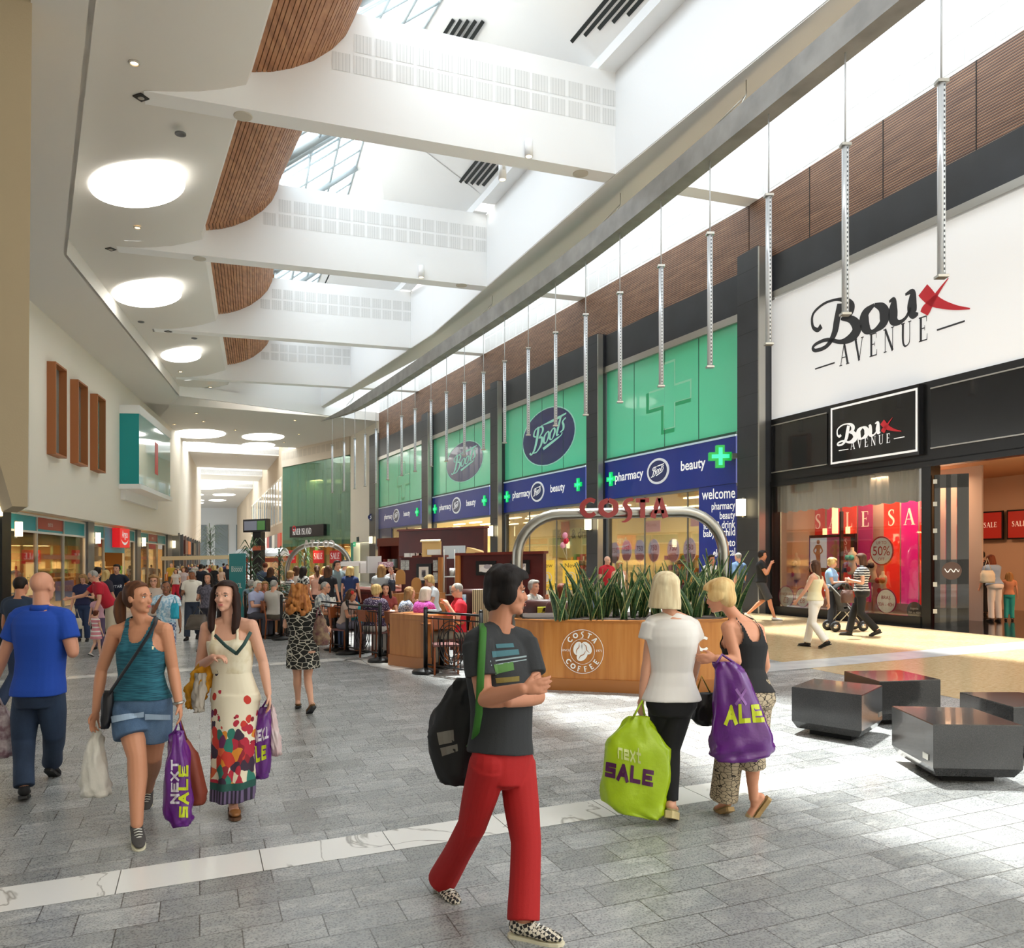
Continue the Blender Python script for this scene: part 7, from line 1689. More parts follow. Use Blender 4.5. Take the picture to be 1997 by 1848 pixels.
def person(lab,J,cfg,vox=.007,group=None,name='person'):
 base=J['base'];root=empty(name,base.x,base.y,0,lab,'person',group);off=root.location.copy()
 K={k:(v-off if isinstance(v,Vector)and k not in('fwd','look','palmA','palmB','hdA','hdB')else v)for k,v in J.items()}
 sc=K['sc'];fem=cfg.get('fem',False);fat=cfg.get('fat',1.0);S_,HP=body_frame(K);fw=K['fwd']
 M=headM(K['look'],K.get('hup',Vector((0,0,1))),K.get('tilt',0));hc=K['hc'];hs=sc*cfg.get('hs',1.0)
 sk=skin(cfg.get('skin',SK1));mb=MB()
 R=torso_rings(K,fat,fem,0,None,cfg.get('belly',0));loft_rings(mb,R)
 neckr=(.046 if fem else .056)*sc
 mb.cone2(K['nb']-(K['nb']-(K['hA']+K['hB'])/2).normalized()*.03*sc,hc+M@Vector((0,-.02,-.05))*hs,neckr*1.12,neckr*.98,14)
 head(mb,hc,M,hs,fem)
 if fem:
  C=R[6]
  for s_ in(-1,1):mb.ell(C[1]+C[2].normalized()*(s_*.07*sc)+C[3].normalized()*(.085*sc),(.062*sc,.058*sc,.062*sc),None,12,8)
 ar=cfg.get('arm',1.0)*(.9 if fem else 1.0)
 for q in 'AB':
  sh,el,wr=K['s'+q],K['e'+q],K['w'+q]
  inn=(K['nb']-sh)*.35
  mb.cone2(sh+inn-Vector((0,0,.02*sc)),sh,.056*sc*ar,.054*sc*ar,12);mb.cone2(K['nb']+(hc-K['nb'])*.12,sh+Vector((0,0,.012*sc)),.04*sc,.036*sc,10)
  limb(mb,[sh,seg(sh,el,.45),el,seg(el,wr,.3),wr],[x*sc*ar for x in(.053,.048,.039,.041,.027)])
  d=K.get('hd'+q);d=d if d is not None else(wr-el);d=d.normalized()
  pal=K.get('palm'+q,fw*.3+(S_ if q=='A' else-S_)*.8)
  hs_=d.cross((pal-d*pal.dot(d)).normalized())
  th=1 if hs_.dot(fw*.9+Vector((0,0,.35)))>0 else-1
  if cfg.get('hands',True):hand(mb,wr,d,pal,sc,cfg.get('curl'+q,.45),th,8 if vox<.009 else 6)
  else:mb.cone2(wr,wr+d*.12*sc,.03*sc,.022*sc,8,.6)
 lg=cfg.get('leg',1.0);nofeet=cfg.get('nolegs',False)
 if not nofeet:
  for q in 'AB':
   hp,kn,an=K['h'+q],K['k'+q],K['a'+q];c=(an-kn)
   bk=-(fw-c.normalized()*fw.dot(c.normalized()))
   limb(mb,[hp,seg(hp,kn,.5),kn,seg(kn,an,.3)+bk*.012*sc,seg(kn,an,.65),an],[x*sc*lg for x in(.084 if fem else .08,.074,.054,.056,.042,.034)])
   foot(mb,an,K['t'+q],sc)
 vx=vox
 part('body',evalmesh(mb,'body',vx,4,.5),sk,root)
 if cfg.get('face',True):face_parts(root,hc,M,hs,cfg.get('iris','#4a3a2c'),cfg.get('lip','#b4695c'),cfg.get('brow','#3a2a20'),cfg.get('glasses'))
 hr=cfg.get('hair')
 if hr:hair(root,hc,M,hs,hr[0],hair_mat(hr[1],hr[2]),max(vx,.007))
 t=cfg.get('top')
 if t:
  mb=MB();RI=torso_rings(K,fat,fem,t.get('infl',.013),None,cfg.get('belly',0));loft_rings(mb,RI,t.get('t0',-.05),t.get('t1',.965),26,t.get('flare')or(lambda q_:max(0,.22-q_)*.07*sc))
  if fem:
   C=RI[6]
   for s_ in(-1,1):mb.ell(C[1]+C[2].normalized()*(s_*.07*sc)+C[3].normalized()*(.085*sc),(.07*sc,.066*sc,.068*sc),None,12,8)
  sl=t.get('sleeve',.0)
  for q in 'AB':
   sh,el,wr=K['s'+q],K['e'+q],K['w'+q];inn=(K['nb']-sh)*.45;wd=t.get('loose',1.0)
   if sl>0:
    mb.cone2(sh+inn-Vector((0,0,.012*sc)),sh,.066*sc*ar,.066*sc*ar,14);mb.cone2(K['nb']+(hc-K['nb'])*.02,sh+Vector((0,0,.01*sc)),.05*sc,.05*sc,12)
    ends=[(sh,.066),(seg(sh,el,min(1,sl)),.058+.012*(wd-1)*4)]
    if sl>1:ends+=[(seg(el,wr,sl-1),.04)]
    for(a_,r0),(b_,r1)in zip(ends[:-1],ends[1:]):
     d=(b_-a_).normalized();u=d.orthogonal().normalized();v=d.cross(u)
     mb.loft([[a_+d*(b_-a_).length*f_+(u*math.cos(x)+v*math.sin(x))*(r0+(r1-r0)*f_)*sc*ar*wd for x in np.linspace(0,6.2832,15)[:-1]]for f_ in(0,.5,1)])
     if b_ is not ends[-1][0]:mb.ell(b_,r1*sc*ar*wd)
   elif t.get('tank'):
    mb.cone2(K['nb']+(hc-K['nb'])*.1,sh+Vector((0,0,.012*sc)),.052*sc,.05*sc,12);mb.cone2(sh+inn-Vector((0,0,.02*sc)),sh,.064*sc*ar,.06*sc*ar,12)
   elif t.get('strap',0):
    C=RI[8];s0=-1 if q=='A' else 1
    sx=C[2].normalized()*(s0*t['strap']*sc)
    a_=RI[6][1]+sx*1.1+RI[6][3].normalized()*.12*sc;b_=seg(K['nb'],sh,.55)+Vector((0,0,.04*sc));c_=RI[6][1]+sx*1.1-RI[6][3].normalized()*.118*sc
    w_=t.get('strapw',.02)*sc
    mb.tube([a_,RI[8][1]+sx*1.05+RI[8][3].normalized()*.088*sc,b_,RI[8][1]+sx*1.05-RI[8][3].normalized()*.09*sc,c_],w_,8,flat=.5 if w_>.02 else 1,up=S_)
  tme=evalmesh(mb,'top',t.get('vox',vx*1.15),7,.5,t.get('fold',.004),5,14)
  if t.get('tank'):
   P_=(K['hA']+K['hB'])/2;Lv=K['nb']-P_;bm=bmesh.new();bm.from_mesh(tme);dl=[];xa_,tf,tb,xn=t['tank']
   for v_ in bm.verts:
    q_=v_.co-P_;tt=q_.dot(Lv)/Lv.dot(Lv);xx=abs((v_.co-K['nb']).dot(S_))/sc;fr=(v_.co-(P_+Lv*tt)).dot(fw)>0
    lim_=.3 if tt<.6 else xa_+(.19-xa_)*max(0,1-(tt-.6)/.2)**2
    tn=(tf if fr else tb);tn=tn+(1.12-tn)*(xx/xn)**3
    if xx>lim_ or tt>tn:dl.append(v_)
   bmesh.ops.delete(bm,geom=dl,context='VERTS');bm.to_mesh(tme);bm.free()
  part(t.get('name','shirt'),tme,t['m'],root)
  if t.get('collar'):
   mb=MB();cdir=(hc-K['nb']).normalized();mb.loft([ring_e(K['nb']+cdir*z*sc-cdir*.01*sc,S_,fw,w*sc,w*.92*sc,18)for z,w in((-.005,.085),(.035,.07),(.04,.066),(.0,.075))]);mb.build('collar',t['collar']if not isinstance(t['collar'],bool)else t['m'],root,local=True)
 b=cfg.get('bottom')
 if b:
  mb=MB();k_=b.get('kind','trousers');inf=b.get('infl',.012)
  RI=torso_rings(K,fat,fem,inf,None,cfg.get('belly',0)*.6)
  if k_ in('trousers','shorts'):
   loft_rings(mb,RI,-.16,b.get('waist',.1),24);Pm=(K['hA']+K['hB'])/2;mb.ell(Pm-Vector((0,0,.075*sc)),(.1*sc,.1*sc,.05*sc))
   for q in 'AB':
    hp,kn,an=K['h'+q],K['k'+q],K['a'+q];L1=b.get('len'+q,b.get('len',1.93))
    w=b.get('w',(.1,.088,.068,.064,.062));w=b.get('w'+q,w)
    w=[max(w_,m_)for w_,m_ in zip(w,(.092,.086,.074,.068,.05))];w[0]=min(w[0],.096);P0=[(hp,w[0]),(seg(hp,kn,.5),w[1]),(kn,w[2]),(seg(kn,an,.5),w[3]),(an+(an-kn).normalized()*.035*sc,w[4])];cut=L1/2*4;pts=[]
    for i,(p_,r_)in enumerate(P0):
     if i<=cut+1e-6:pts.append((p_,r_))
    if cut<4 and cut-int(cut)>.02:
     i=int(cut);u=cut-i;pts.append((seg(P0[i][0],P0[i+1][0],u),P0[i][1]+(P0[i+1][1]-P0[i][1])*u))
    rg=[]
    mb.ell(hp,w[0]*.95*sc*lg)
    if cut>=2:mb.ell(kn,w[2]*.98*sc*lg)
    for i,(p_,r_)in enumerate(pts):
     a_=pts[max(0,i-1)][0];c_=pts[min(len(pts)-1,i+1)][0];d=(c_-a_).normalized();u=(S_-d*S_.dot(d)).normalized();v=d.cross(u)
     rg.append([p_+(u*math.cos(x)+v*math.sin(x))*r_*sc*lg for x in np.linspace(0,6.2832,19)[:-1]])
    mb.loft(rg)
  else:
   hem=b["hem"];loft_rings(mb,RI,-.0,b.get('waist',.4),28);rg=[];n=40
   P=(K['hA']+K['hB'])/2;wl=P.z-hem;cx=b.get('shift',Vector((0,0,0)))
   for i in range(9):
    f_=i/8;c=P+Vector((0,0,.06*sc-(wl+.06*sc)*f_))+cx*f_;w=(.166+inf)*sc*fat;w2=b['wid']*sc
    ww=w+(w2-w)*f_**.8;dd=(.118+inf)*sc*fat;dd=dd+(b.get('dep',b['wid']*.8)*sc-dd)*f_**.8
    rg.append([c+HP*(ww*math.cos(x)*(1+b.get('pleat',.04)*f_*math.sin(x*b.get('np',9)+1.3*math.sin(3*f_))))+fw*(dd*math.sin(x)*(1+b.get('pleat',.04)*f_*math.sin(x*b.get('np',9)+.4)))for x in np.linspace(0,6.2832,n+1)[:-1]])
   mb.loft(rg)
  part({'trousers':'trousers','shorts':'shorts'}.get(k_,'skirt')if 'name' not in b else b['name'],evalmesh(mb,'bottom',b.get('vox',vx*1.15),7,.5,b.get('fold',.004),9,12),b['m'],root)
 s=cfg.get('shoes')
 if s:
  for q in 'AB':
   mb=MB();f,u,sd,bb=foot(mb,K['a'+q]-Vector((0,0,.0)),K['t'+q],sc,infl=.006 if s[0]!='sandal' else .003)
   mb2=MB();sole(mb2,f,u,sd,bb,sc,s[3]if len(s)>3 else .022)
   if s[0]in('flat','sandal'):
    me=evalmesh(mb,'shoe',vx,3);n=len(me.vertices);bm=bmesh.new();bm.from_mesh(me)
    cutp=bb-u*(.004 if s[0]=='flat' else .02)*sc;dl=[v_ for v_ in bm.verts if(v_.co-cutp).dot(u)>0 and(v_.co-bb).dot(f)<.11*sc or(s[0]=='sandal' and .15*sc<(v_.co-bb).dot(f))]
    bmesh.ops.delete(bm,geom=dl,context='VERTS');bm.to_mesh(me);bm.free();so=part('shoe',me,s[1],root)
   else:
    me=evalmesh(mb,'shoe',vx,3);bm=bmesh.new();bm.from_mesh(me);cutp=bb+u*.036*sc;bmesh.ops.delete(bm,geom=[v_ for v_ in bm.verts if(v_.co-cutp).dot(u)>0],context='VERTS');bm.to_mesh(me);bm.free();so=part('shoe',me,s[1],root)
   mb2.build('sole',s[2],so,local=True)
   if s[0]=='trainer' and vox<.008:
    mb3=MB()
    for j in range(4):
     y=.05+j*.022;z=.034-j*.007
     mb3.tube([bb+f*y*sc-sd*.024*sc+u*(z-.01)*sc,bb+f*(y+.008)*sc+u*(z+.003)*sc,bb+f*y*sc+sd*.024*sc+u*(z-.01)*sc],.004*sc,5)
    mb3.build('laces',mat('laces_white','#e8e6dc',.7),so,local=True)
 return root
def PJ(px,py,Y):
 """joint from a photo point at depth Y -> world point (true height)"""
 x,y,h=AT(px,py,Y);return Vector((x,y,h+RAMP*x))
def joints_px(Yb,d,sc,fwd,look=None,**kw):
 J={'sc':sc,'fwd':Vector(fwd).normalized(),'look':Vector(look if look is not None else fwd).normalized()}
 for k,v in d.items():J[k]=PJ(v[0],v[1],Yb+(v[2]if len(v)>2 else 0))
 P=(J['hA']+J['hB'])/2;J['base']=Vector((P.x,P.y,0));J.update(kw)
 return J
def pose(x,y,yaw,Ht,kind='stand',step=.22,head_yaw=0,head_pitch=0,lean=0,armA=None,armB=None,seat=.46,hup=None,phase=1,sway=0):
 """generic joints; yaw 0 faces the camera (-Y); A is the person's right (photo left when facing us)"""
 s=Ht/1.75;R=Matrix.Rotation(yaw,3,'Z');o=Vector((x,y,RAMP*x))
 w=lambda a,b,c:o+R@(Vector((a,b,c))*s)
 J={'sc':s,'fwd':R@Vector((0,-1,0))}
 sit=kind=='sit';hz=(seat+.08)/s if sit else .92;ly=-lean
 up=lambda z:hz+z
 J['hA'],J['hB']=w(-.088,0,hz),w(.088,0,hz)
 cl,sl=math.cos(lean),math.sin(lean)
 T_=lambda a,b,c:w(a,b*cl-c*sl,hz+c*cl+b*sl)
 J['nb']=T_(0,.01,.555);J['sA'],J['sB']=T_(-.175,.01,.49),T_(.175,.01,.49)
 J['hc']=T_(0,-.015,.70)if not lean else T_(0,-.015,.555)+Vector((0,0,.14*s))+J['fwd']*.03*s
 hy=Matrix.Rotation(yaw+head_yaw,3,'Z');J['look']=hy@Vector((0,-math.cos(head_pitch),math.sin(head_pitch)))
 def arm(q,spec):
  sg=-1 if q=='A' else 1;sh=J['s'+q]
  spec=spec or 'down'
  D={'down':((.06,-.02,-.29),(.02,-.09,-.25)),'swingf':((.05,-.12,-.27),(-.02,-.17,-.2)),'swingb':((.06,.13,-.26),(.02,.02,-.26)),'bent':((.07,.0,-.28),(-.08,-.22,.05)),'up':((.09,-.06,-.26),(-.06,-.13,.23)),'chin':((.05,-.12,-.25),(-.12,-.1,.24)),'table':((.06,-.1,-.27),(-.1,-.23,.03)),'hip':((.17,.06,-.24),(-.13,-.03,-.2)),'push':((.05,-.1,-.27),(-.02,-.25,.02)),'fold':((.06,-.05,-.28),(-.22,-.14,.03)),'reach':((.05,-.2,-.2),(.0,-.25,-.05))}
  a,b=D[spec];J['e'+q]=sh+R@(Vector((a[0]*sg,a[1],a[2]))*s);J['w'+q]=J['e'+q]+R@(Vector((b[0]*sg,b[1],b[2]))*s)
 arm('A',armA);arm('B',armB)
 if sit:
  for q,sg in(('A',-1),('B',1)):
   J['k'+q]=w(sg*.11,-.42,hz-.02);J['a'+q]=w(sg*.11,-.40,.085);J['t'+q]=w(sg*.13,-.57,.02)
 elif kind=='walk':
  f,b=('A','B')if phase>0 else('B','A')
  sg=-1 if f=='A' else 1
  J['k'+f]=w(sg*.085,-step*.62,.5);J['a'+f]=w(sg*.08,-step,.085);J['t'+f]=w(sg*.09,-step-.19,.02)
  J['k'+b]=w(-sg*.085,step*.05-.03,.49);J['a'+b]=w(-sg*.08,step+.05,.15);J['t'+b]=w(-sg*.09,step-.1,.02)
 else:
  for q,sg in(('A',-1),('B',1)):
   J['k'+q]=w(sg*.09,-.015,.5);J['a'+q]=w(sg*.095,.02,.085);J['t'+q]=w(sg*.12,-.165,.02)
 J['base']=Vector((x,y,0));return J
from mathutils.bvhtree import BVHTree
def bvh_of(o):
 off=Vector((0,0,0));q=o
 while q is not None:off+=q.location;q=q.parent
 me=o.data;return BVHTree.FromPolygons([v.co+off for v in me.vertices],[tuple(p.vertices)for p in me.polygons]),off
def find(root,name):
 for c in root.children:
  if c.name.split('.')[0]==name:return c
def drape(o,name,m,shapes,Y,lift=.004):
 """lay a printed shape (lists of photo points) on the surface of o as a thin raised print: each shape is (outline function grid)"""
 tree,off=bvh_of(o);mb=MB();eye=Vector((0,0,EYE))
 for P in shapes:
  rows=[]
  for r in P:
   row=[]
   for px,py in r:
    d=(PJ(px,py,Y)-eye).normalized();h=tree.ray_cast(eye,d)
    row.append(h[0]+h[1]*lift if h[0]is not None else None)
   rows.append(row)
  for i in range(len(rows)-1):
   for j in range(len(rows[0])-1):
    q=[rows[i][j],rows[i][j+1],rows[i+1][j+1],rows[i+1][j]]
    if all(x is not None for x in q)and max((a-b).length for a in q for b in q)<.12:mb.add([x-off for x in q],[(0,1,2,3)],True)
 if not mb.f:return None
 return mb.build(name,m,o,local=True)
def qgrid(a,b,c,d,n=6,m=3):
 """grid over a photo quad a b c d (clockwise from top left)"""
 a,b,c,d=[np.array(x,float)for x in(a,b,c,d)]
 return[[tuple((a+(b-a)*i/n)*(1-j/m)+(d+(c-d)*i/n)*j/m)for i in range(n+1)]for j in range(m+1)]
def textgrid(s,a,b,c,d,font='costa',thick=.2):
 """letters of a word as small photo-space quads inside quad a b c d"""
 G_={'S':[[(.9,.85),(.15,.85),(.15,.5),(.85,.5),(.85,.12),(.1,.12)]],'A':[[(.08,0),(.5,.95),(.92,0)],[(.25,.35),(.75,.35)]],'L':[[(.15,1),(.15,.1),(.9,.1)]],'E':[[(.92,.9),(.15,.9),(.15,.1),(.92,.1)],[(.15,.5),(.8,.5)]],'N':[[(.1,0),(.1,1),(.9,0),(.9,1)]],'X':[[(.1,0),(.9,1)],[(.1,1),(.9,0)]],'T':[[(.05,.9),(.95,.9)],[(.5,.9),(.5,0)]],'n':[[(.1,0),(.1,.65),(.8,.65),(.8,0)]],'e':[[(.1,.35),(.85,.35),(.85,.65),(.1,.65),(.1,.05),(.85,.05)]],'x':[[(.1,0),(.9,.7)],[(.1,.7),(.9,0)]],'t':[[(.4,1),(.4,.05),(.8,.05)],[(.1,.65),(.8,.65)]],'D':[[(.15,0),(.15,1),(.7,.9),(.9,.5),(.7,.1),(.15,0)]],'I':[[(.5,0),(.5,1)]],'R':[[(.15,0),(.15,1),(.85,.9),(.85,.55),(.15,.5),(.9,0)]]}
 a,b,c,d=[np.array(x,float)for x in(a,b,c,d)];out=[];n=len(s)
 W=lambda x,y:tuple((d+(c-d)*x)*(1-y)+(a+(b-a)*x)*y)
 for i,ch in enumerate(s):
  for st in G_.get(ch,[]):
   for p,q in zip(st[:-1],st[1:]):
    p=np.array(p);q=np.array(q);t=q-p;L_=np.linalg.norm(t);t=t/L_;nn=np.array((-t[1],t[0]))*thick/2;p=p-t*thick*.4;q=q+t*thick*.4;k=4
    out.append([[W((i+.08+(x[0])*.84)/n,x[1])for x in[p+(q-p)*j/k+nn*s_ for j in range(k+1)]]for s_ in(1,-1)])
 return out
# -- cloth materials
def heather(name,a,b,sc=(3,3,60)):
 g=NG(name,.85);no=g.n('TexNoise',Scale=3.0,Detail=4);g.l(g.map(sc),no.inputs['Vector']);g.base(g.ramp(no.outputs[0],[(.35,a),(.65,b)]));return g.m
def denim(name,a,b):
 g=NG(name,.85);no=g.n('TexNoise',Scale=5.0,Detail=5);g.l(g.map((1,1,.35)),no.inputs['Vector']);f=g.n('TexNoise',Scale=300.0);g.l(g.tc.outputs['Object'],f.inputs['Vector'])
 c=g.ramp(no.outputs[0],[(.3,a),(.7,b)]);g.base(g.mix(.25,c,g.ramp(f.outputs[0],[(.4,'#808080'),(.6,'#ffffff')]),'MULTIPLY'));return g.m
def stripes(name,a,b,per,axis=2,w=.5,noise=0.0):
 g=NG(name,.8);x=g.n('SeparateXYZ');g.l(g.tc.outputs['Object'],x.inputs[0]);v=x.outputs[axis]
 if noise:no=g.n('TexNoise',Scale=14.0,Detail=3);v=g.math('ADD',v,g.math('MULTIPLY',no.outputs[0],noise));g.l(g.tc.outputs['Object'],no.inputs['Vector'])
 f=g.math('FRACT',g.math('MULTIPLY',v,1/per),0);g.base(g.mix(g.math('LESS_THAN',f,w),a,b));return g.m
def cellprint(name,ground,cols,scale,thr,stretch=(1,1,1)):
 g=NG(name,.8);v=g.n('TexVoronoi',Scale=scale);mp=g.map(stretch);g.l(mp,v.inputs['Vector']);c=g.ramp(v.outputs['Color'],[(i/len(cols),c_)for i,c_ in enumerate(cols)],'CONSTANT')
 g.base(g.mix(g.math('LESS_THAN',v.outputs['Distance'],thr),ground,c));return g.m
def netprint(name,a,b,scale,w):
 g=NG(name,.8);no=g.n('TexNoise',Scale=3.0,Detail=1);mp=g.map((1,1,1.5));g.l(mp,no.inputs['Vector']);mx=g.n('VectorMath',_operation='ADD');sc_=g.n('VectorMath',_operation='SCALE');sc_.inputs[3].default_value=.06;g.l(no.outputs['Color'],sc_.inputs[0]);g.l(mp,mx.inputs[0]);g.l(sc_.outputs[0],mx.inputs[1])
 v=g.n('TexVoronoi',Scale=scale,_feature='DISTANCE_TO_EDGE');g.l(mx.outputs[0],v.inputs['Vector']);g.base(g.mix(g.math('LESS_THAN',v.outputs['Distance'],w),a,b));return g.m
def floral():
 g=NG('floral_maxi',.8);x=g.n('SeparateXYZ');g.l(g.tc.outputs['Object'],x.inputs[0]);z=x.outputs[2]
 no=g.n('TexNoise',Scale=9.0,Detail=2);g.l(g.tc.outputs['Object'],no.inputs['Vector'])
 dv=g.n('VectorMath',_operation='ADD');s_=g.n('VectorMath',_operation='SCALE');s_.inputs[3].default_value=.05;g.l(no.outputs['Color'],s_.inputs[0]);g.l(g.map((1,1,.8)),dv.inputs[0]);g.l(s_.outputs[0],dv.inputs[1])
 pal=['#2a2438','#8c1f2c','#c83a2c','#d98a2c','#6d2a58','#2f7a68','#e8dcc0','#b5283c','#3a2a3c','#d9643c']
 def layer(scale,thr_hi,z0,z1):
  v=g.n('TexVoronoi',Scale=scale);g.l(dv.outputs[0],v.inputs['Vector']);c=g.ramp(v.outputs['Color'],[(i/len(pal),p)for i,p in enumerate(pal)],'CONSTANT')
  mr=g.n('MapRange');mr.inputs[1].default_value=z0;mr.inputs[2].default_value=z1;mr.inputs[3].default_value=thr_hi;mr.inputs[4].default_value=.0;g.l(z,mr.inputs[0])
  rnd=g.n('SeparateColor');g.l(v.outputs['Color'],rnd.inputs[0]);return c,v.outputs['Distance'],mr.outputs[0]
 c1,d1,m1=layer(17,1.0,.42,.78);c2,d2,_=layer(11,1,0,1)
 base=g.mix(g.math('LESS_THAN',d2,.3),'#e9dfc4',c2)
 c=g.mix(g.math('LESS_THAN',d1,m1),base,c1)
 c=g.mix(g.math('LESS_THAN',z,.24),c,'#24544a');
 an=g.math('FRACT',g.math('MULTIPLY',x.outputs[0],38),0);st=g.mix(g.math('LESS_THAN',an,.5),'#2a2233','#6a5a7a')
 g.base(g.mix(g.math('LESS_THAN',z,.19),c,st));return g.m
def checker(name,a,b,s):
 g=NG(name,.6);c=g.n('TexChecker',Scale=s);c.inputs[1].default_value=(*lin(a),1);c.inputs[2].default_value=(*lin(b),1);g.l(g.map((1,1,1),rot=(.3,.4,.8)),c.inputs['Vector']);g.l(c.outputs[0],g.b.inputs['Base Color']);return g.m
M_tealtop=heather('teal_heather','#0f3f50','#2a7080');M_denimL=denim('denim_mid','#3c5878','#6b87a6');M_denimD=denim('denim_dark','#1c2b42','#30435e')
M_blue=mat('royal_blue_cotton','#1746a8',.85,bump=(200,.1));M_char=mat('charcoal_cotton','#2c2e30',.9,bump=(120,.1));M_redt=mat('red_twill','#a50c0c',.8,bump=(200,.08))
M_whitec=mat('white_silk','#e6e2dc',.6);M_blackc=mat('black_cloth','#141416',.8);M_navyc=mat('navy_cloth','#1c2340',.85)
M_rubber=mat('sole_cream','#e6dfc2',.6);M_blackr=mat('sole_black','#1a1a1a',.6);M_tan=MATS['tan_render'];M_tansh=mat('tan_leather','#8a5a2c',.5);M_canvas=mat('grey_canvas','#4a4644',.8)
M_check=checker('checkerboard_canvas','#191817','#d9d0bc',62)
FLOR=floral()
def tagp(o,**k):
 for a,b in k.items():o[a]=b
 return o
# -- people in front
J=joints_px(5.35,dict(hc=(270,1166,0),nb=(282,1213,.03),sA=(224,1232,.03),sB=(322,1228,-.0),eA=(198,1306,.06),wA=(187,1386,0),eB=(337,1303,.04),wB=(349,1372,-.05),hA=(247,1372),hB=(303,1372),kA=(267,1474,-.12),aA=(267,1607,-.22),tA=(273,1652,-.35),kB=(298,1474,.1),aB=(288,1540,.62),tB=(284,1580,.48)),.965,(0,-1,0),(1,-.28,.02))
J['tilt']=0.0
A_TEAL=person('woman in a teal vest and denim shorts walking towards us, head turned aside',J,dict(fem=True,skin='#c98d6c',hair=('pony','#3d2418','#6b4229'),lip='#b5605a',brow='#4a2f20',iris='#4a5a60',fat=1.04,leg=1.16,arm=1.1,hs=.97,top=dict(m=M_tealtop,t0=.06,t1=.99,sleeve=0,tank=(.112,.76,.9,.085),infl=.018,name='vest_top',fold=.004),bottom=dict(kind='shorts',m=M_denimL,len=.62,waist=.16,w=(.104,.106,.1,.08,.06),infl=.015),shoes=('trainer',M_canvas,M_rubber)),.0055)
J=joints_px(5.8,dict(hc=(440,1163,0),nb=(446,1213,.03),sA=(404,1224,.02),sB=(490,1220,0),eA=(390,1300,.06),wA=(415,1281,-.16),eB=(513,1290,.04),wB=(523,1352,-.02),hA=(438,1366),hB=(480,1366),kA=(450,1470,-.05),aA=(455,1564,-.12),tA=(459,1590,-.25),kB=(468,1470,.1),aB=(464,1536,.45),tB=(462,1560,.33)),.945,(.03,-1,0),(-.06,-1,0))
J['hdA']=Vector((1,-.35,.1));J['palmA']=Vector((0,0,-1))
A_MAXI=person('dark-haired woman in a long floral dress walking towards us',J,dict(fem=True,skin='#dba78d',hair=('long','#1c100c','#3a221a'),lip='#c06a66',brow='#2a1a14',arm=1.08,fat=1.04,curlA=.7,top=dict(m=mat('bodice_cream','#e9e0c6',.8,noise=(14,'#dcd0ae',.1)),t0=.35,t1=.77,sleeve=0,strap=.09,strapw=.012,infl=.016,name='bodice'),bottom=dict(kind='dress',m=FLOR,hem=.1,waist=.52,wid=.165,dep=.19,shift=Vector((0,-.05,0)),name='skirt',pleat=.07,np=8),shoes=('flat',M_tansh,mat('sole_brown','#5a3a20',.6))),.0055)
r_=A_MAXI;off=r_.location;Kp=lambda px,py,Y:PJ(px,py,Y)-off
mb=MB();mb.tube([Kp(419,1238,5.64),Kp(440,1259,5.60),Kp(462,1275,5.61)],.014,6,flat=.4);mb.tube([Kp(489,1232,5.64),Kp(476,1256,5.60),Kp(460,1276,5.61)],.014,6,flat=.4);mb.build('neck_band',mat('band_green','#33504c',.8),r_,local=True)
J=joints_px(6.25,dict(hc=(83,1144,.03),nb=(82,1186,0),sA=(40,1202),sB=(124,1202),eA=(8,1274,0),wA=(-14,1332,.06),eB=(142,1272,-.02),wB=(142,1238,.24),hA=(52,1350),hB=(100,1350),kA=(46,1443,.02),aA=(47,1532,-.14),tA=(49,1546,.1),kB=(106,1427,.1),aB=(102,1486,.5),tB=(112,1510,.62)),1.02,(.05,1,0),(.12,1,0))
person('bald man in a royal blue polo and jeans walking away at the left',J,dict(skin='#cf9478',arm=1.1,fat=1.03,face=False,top=dict(m=M_blue,t0=-.02,t1=.975,sleeve=.62,loose=1.12,infl=.02,collar=True,name='polo_shirt'),bottom=dict(m=M_denimD,waist=.12,w=(.108,.1,.084,.076,.072)),shoes=('trainer',M_blackc,M_blackr)),.007)
J=joints_px(3.95,dict(hc=(988,1155,0),nb=(970,1228,.02),sA=(930,1252,-.13),sB=(1019,1250,.13),eA=(944,1362,-.2),wA=(1018,1343,-.32),eB=(1048,1358,.02),wB=(990,1368,-.22),hA=(952,1487,-.08),hB=(1008,1487,.08),kA=(921,1610,.06),aA=(862,1716,.34),tA=(884,1757,.22),kB=(1026,1642,-.06),aB=(1021,1792,-.2),tB=(1087,1833,-.27)),1.0,(.72,-.68,0),(.98,.12,-.03))
J['hdA']=Vector((1,.1,.12));J['hdB']=Vector((-1,-.1,.1));J['palmA']=Vector((0,1,0));J['palmB']=Vector((0,1,0))
A_RED=person('young man in a charcoal t-shirt and red trousers striding past with folded arms',J,dict(skin='#c08466',hair=('mop','#0d0a09','#1f1613'),brow='#120c0a',lip='#9a5a4c',arm=1.05,fat=.95,top=dict(m=M_char,t0=.07,t1=.97,sleeve=.62,loose=1.15,infl=.022,name='t_shirt',fold=.006),bottom=dict(m=M_redt,waist=.1,w=(.1,.088,.072,.074,.08),infl=.012,fold=.005),shoes=('trainer',M_check,M_rubber,.026)),.0055)
J=joints_px(5.35,dict(hc=(1298,1150,.02),nb=(1312,1204,0),sA=(1274,1216,0),sB=(1344,1214,0),eA=(1262,1291,-.02),wA=(1252,1358,-.02),eB=(1358,1285,.12),wB=(1350,1335,.24),hA=(1287,1366),hB=(1330,1366),kA=(1290,1462,.14),aA=(1294,1536,.36),tA=(1297,1553,.54),kB=(1305,1460,0),aB=(1309,1560,-.06),tB=(1318,1582,.12)),.95,(.12,1,0),(.22,1,-.02))
J['tilt']=.06
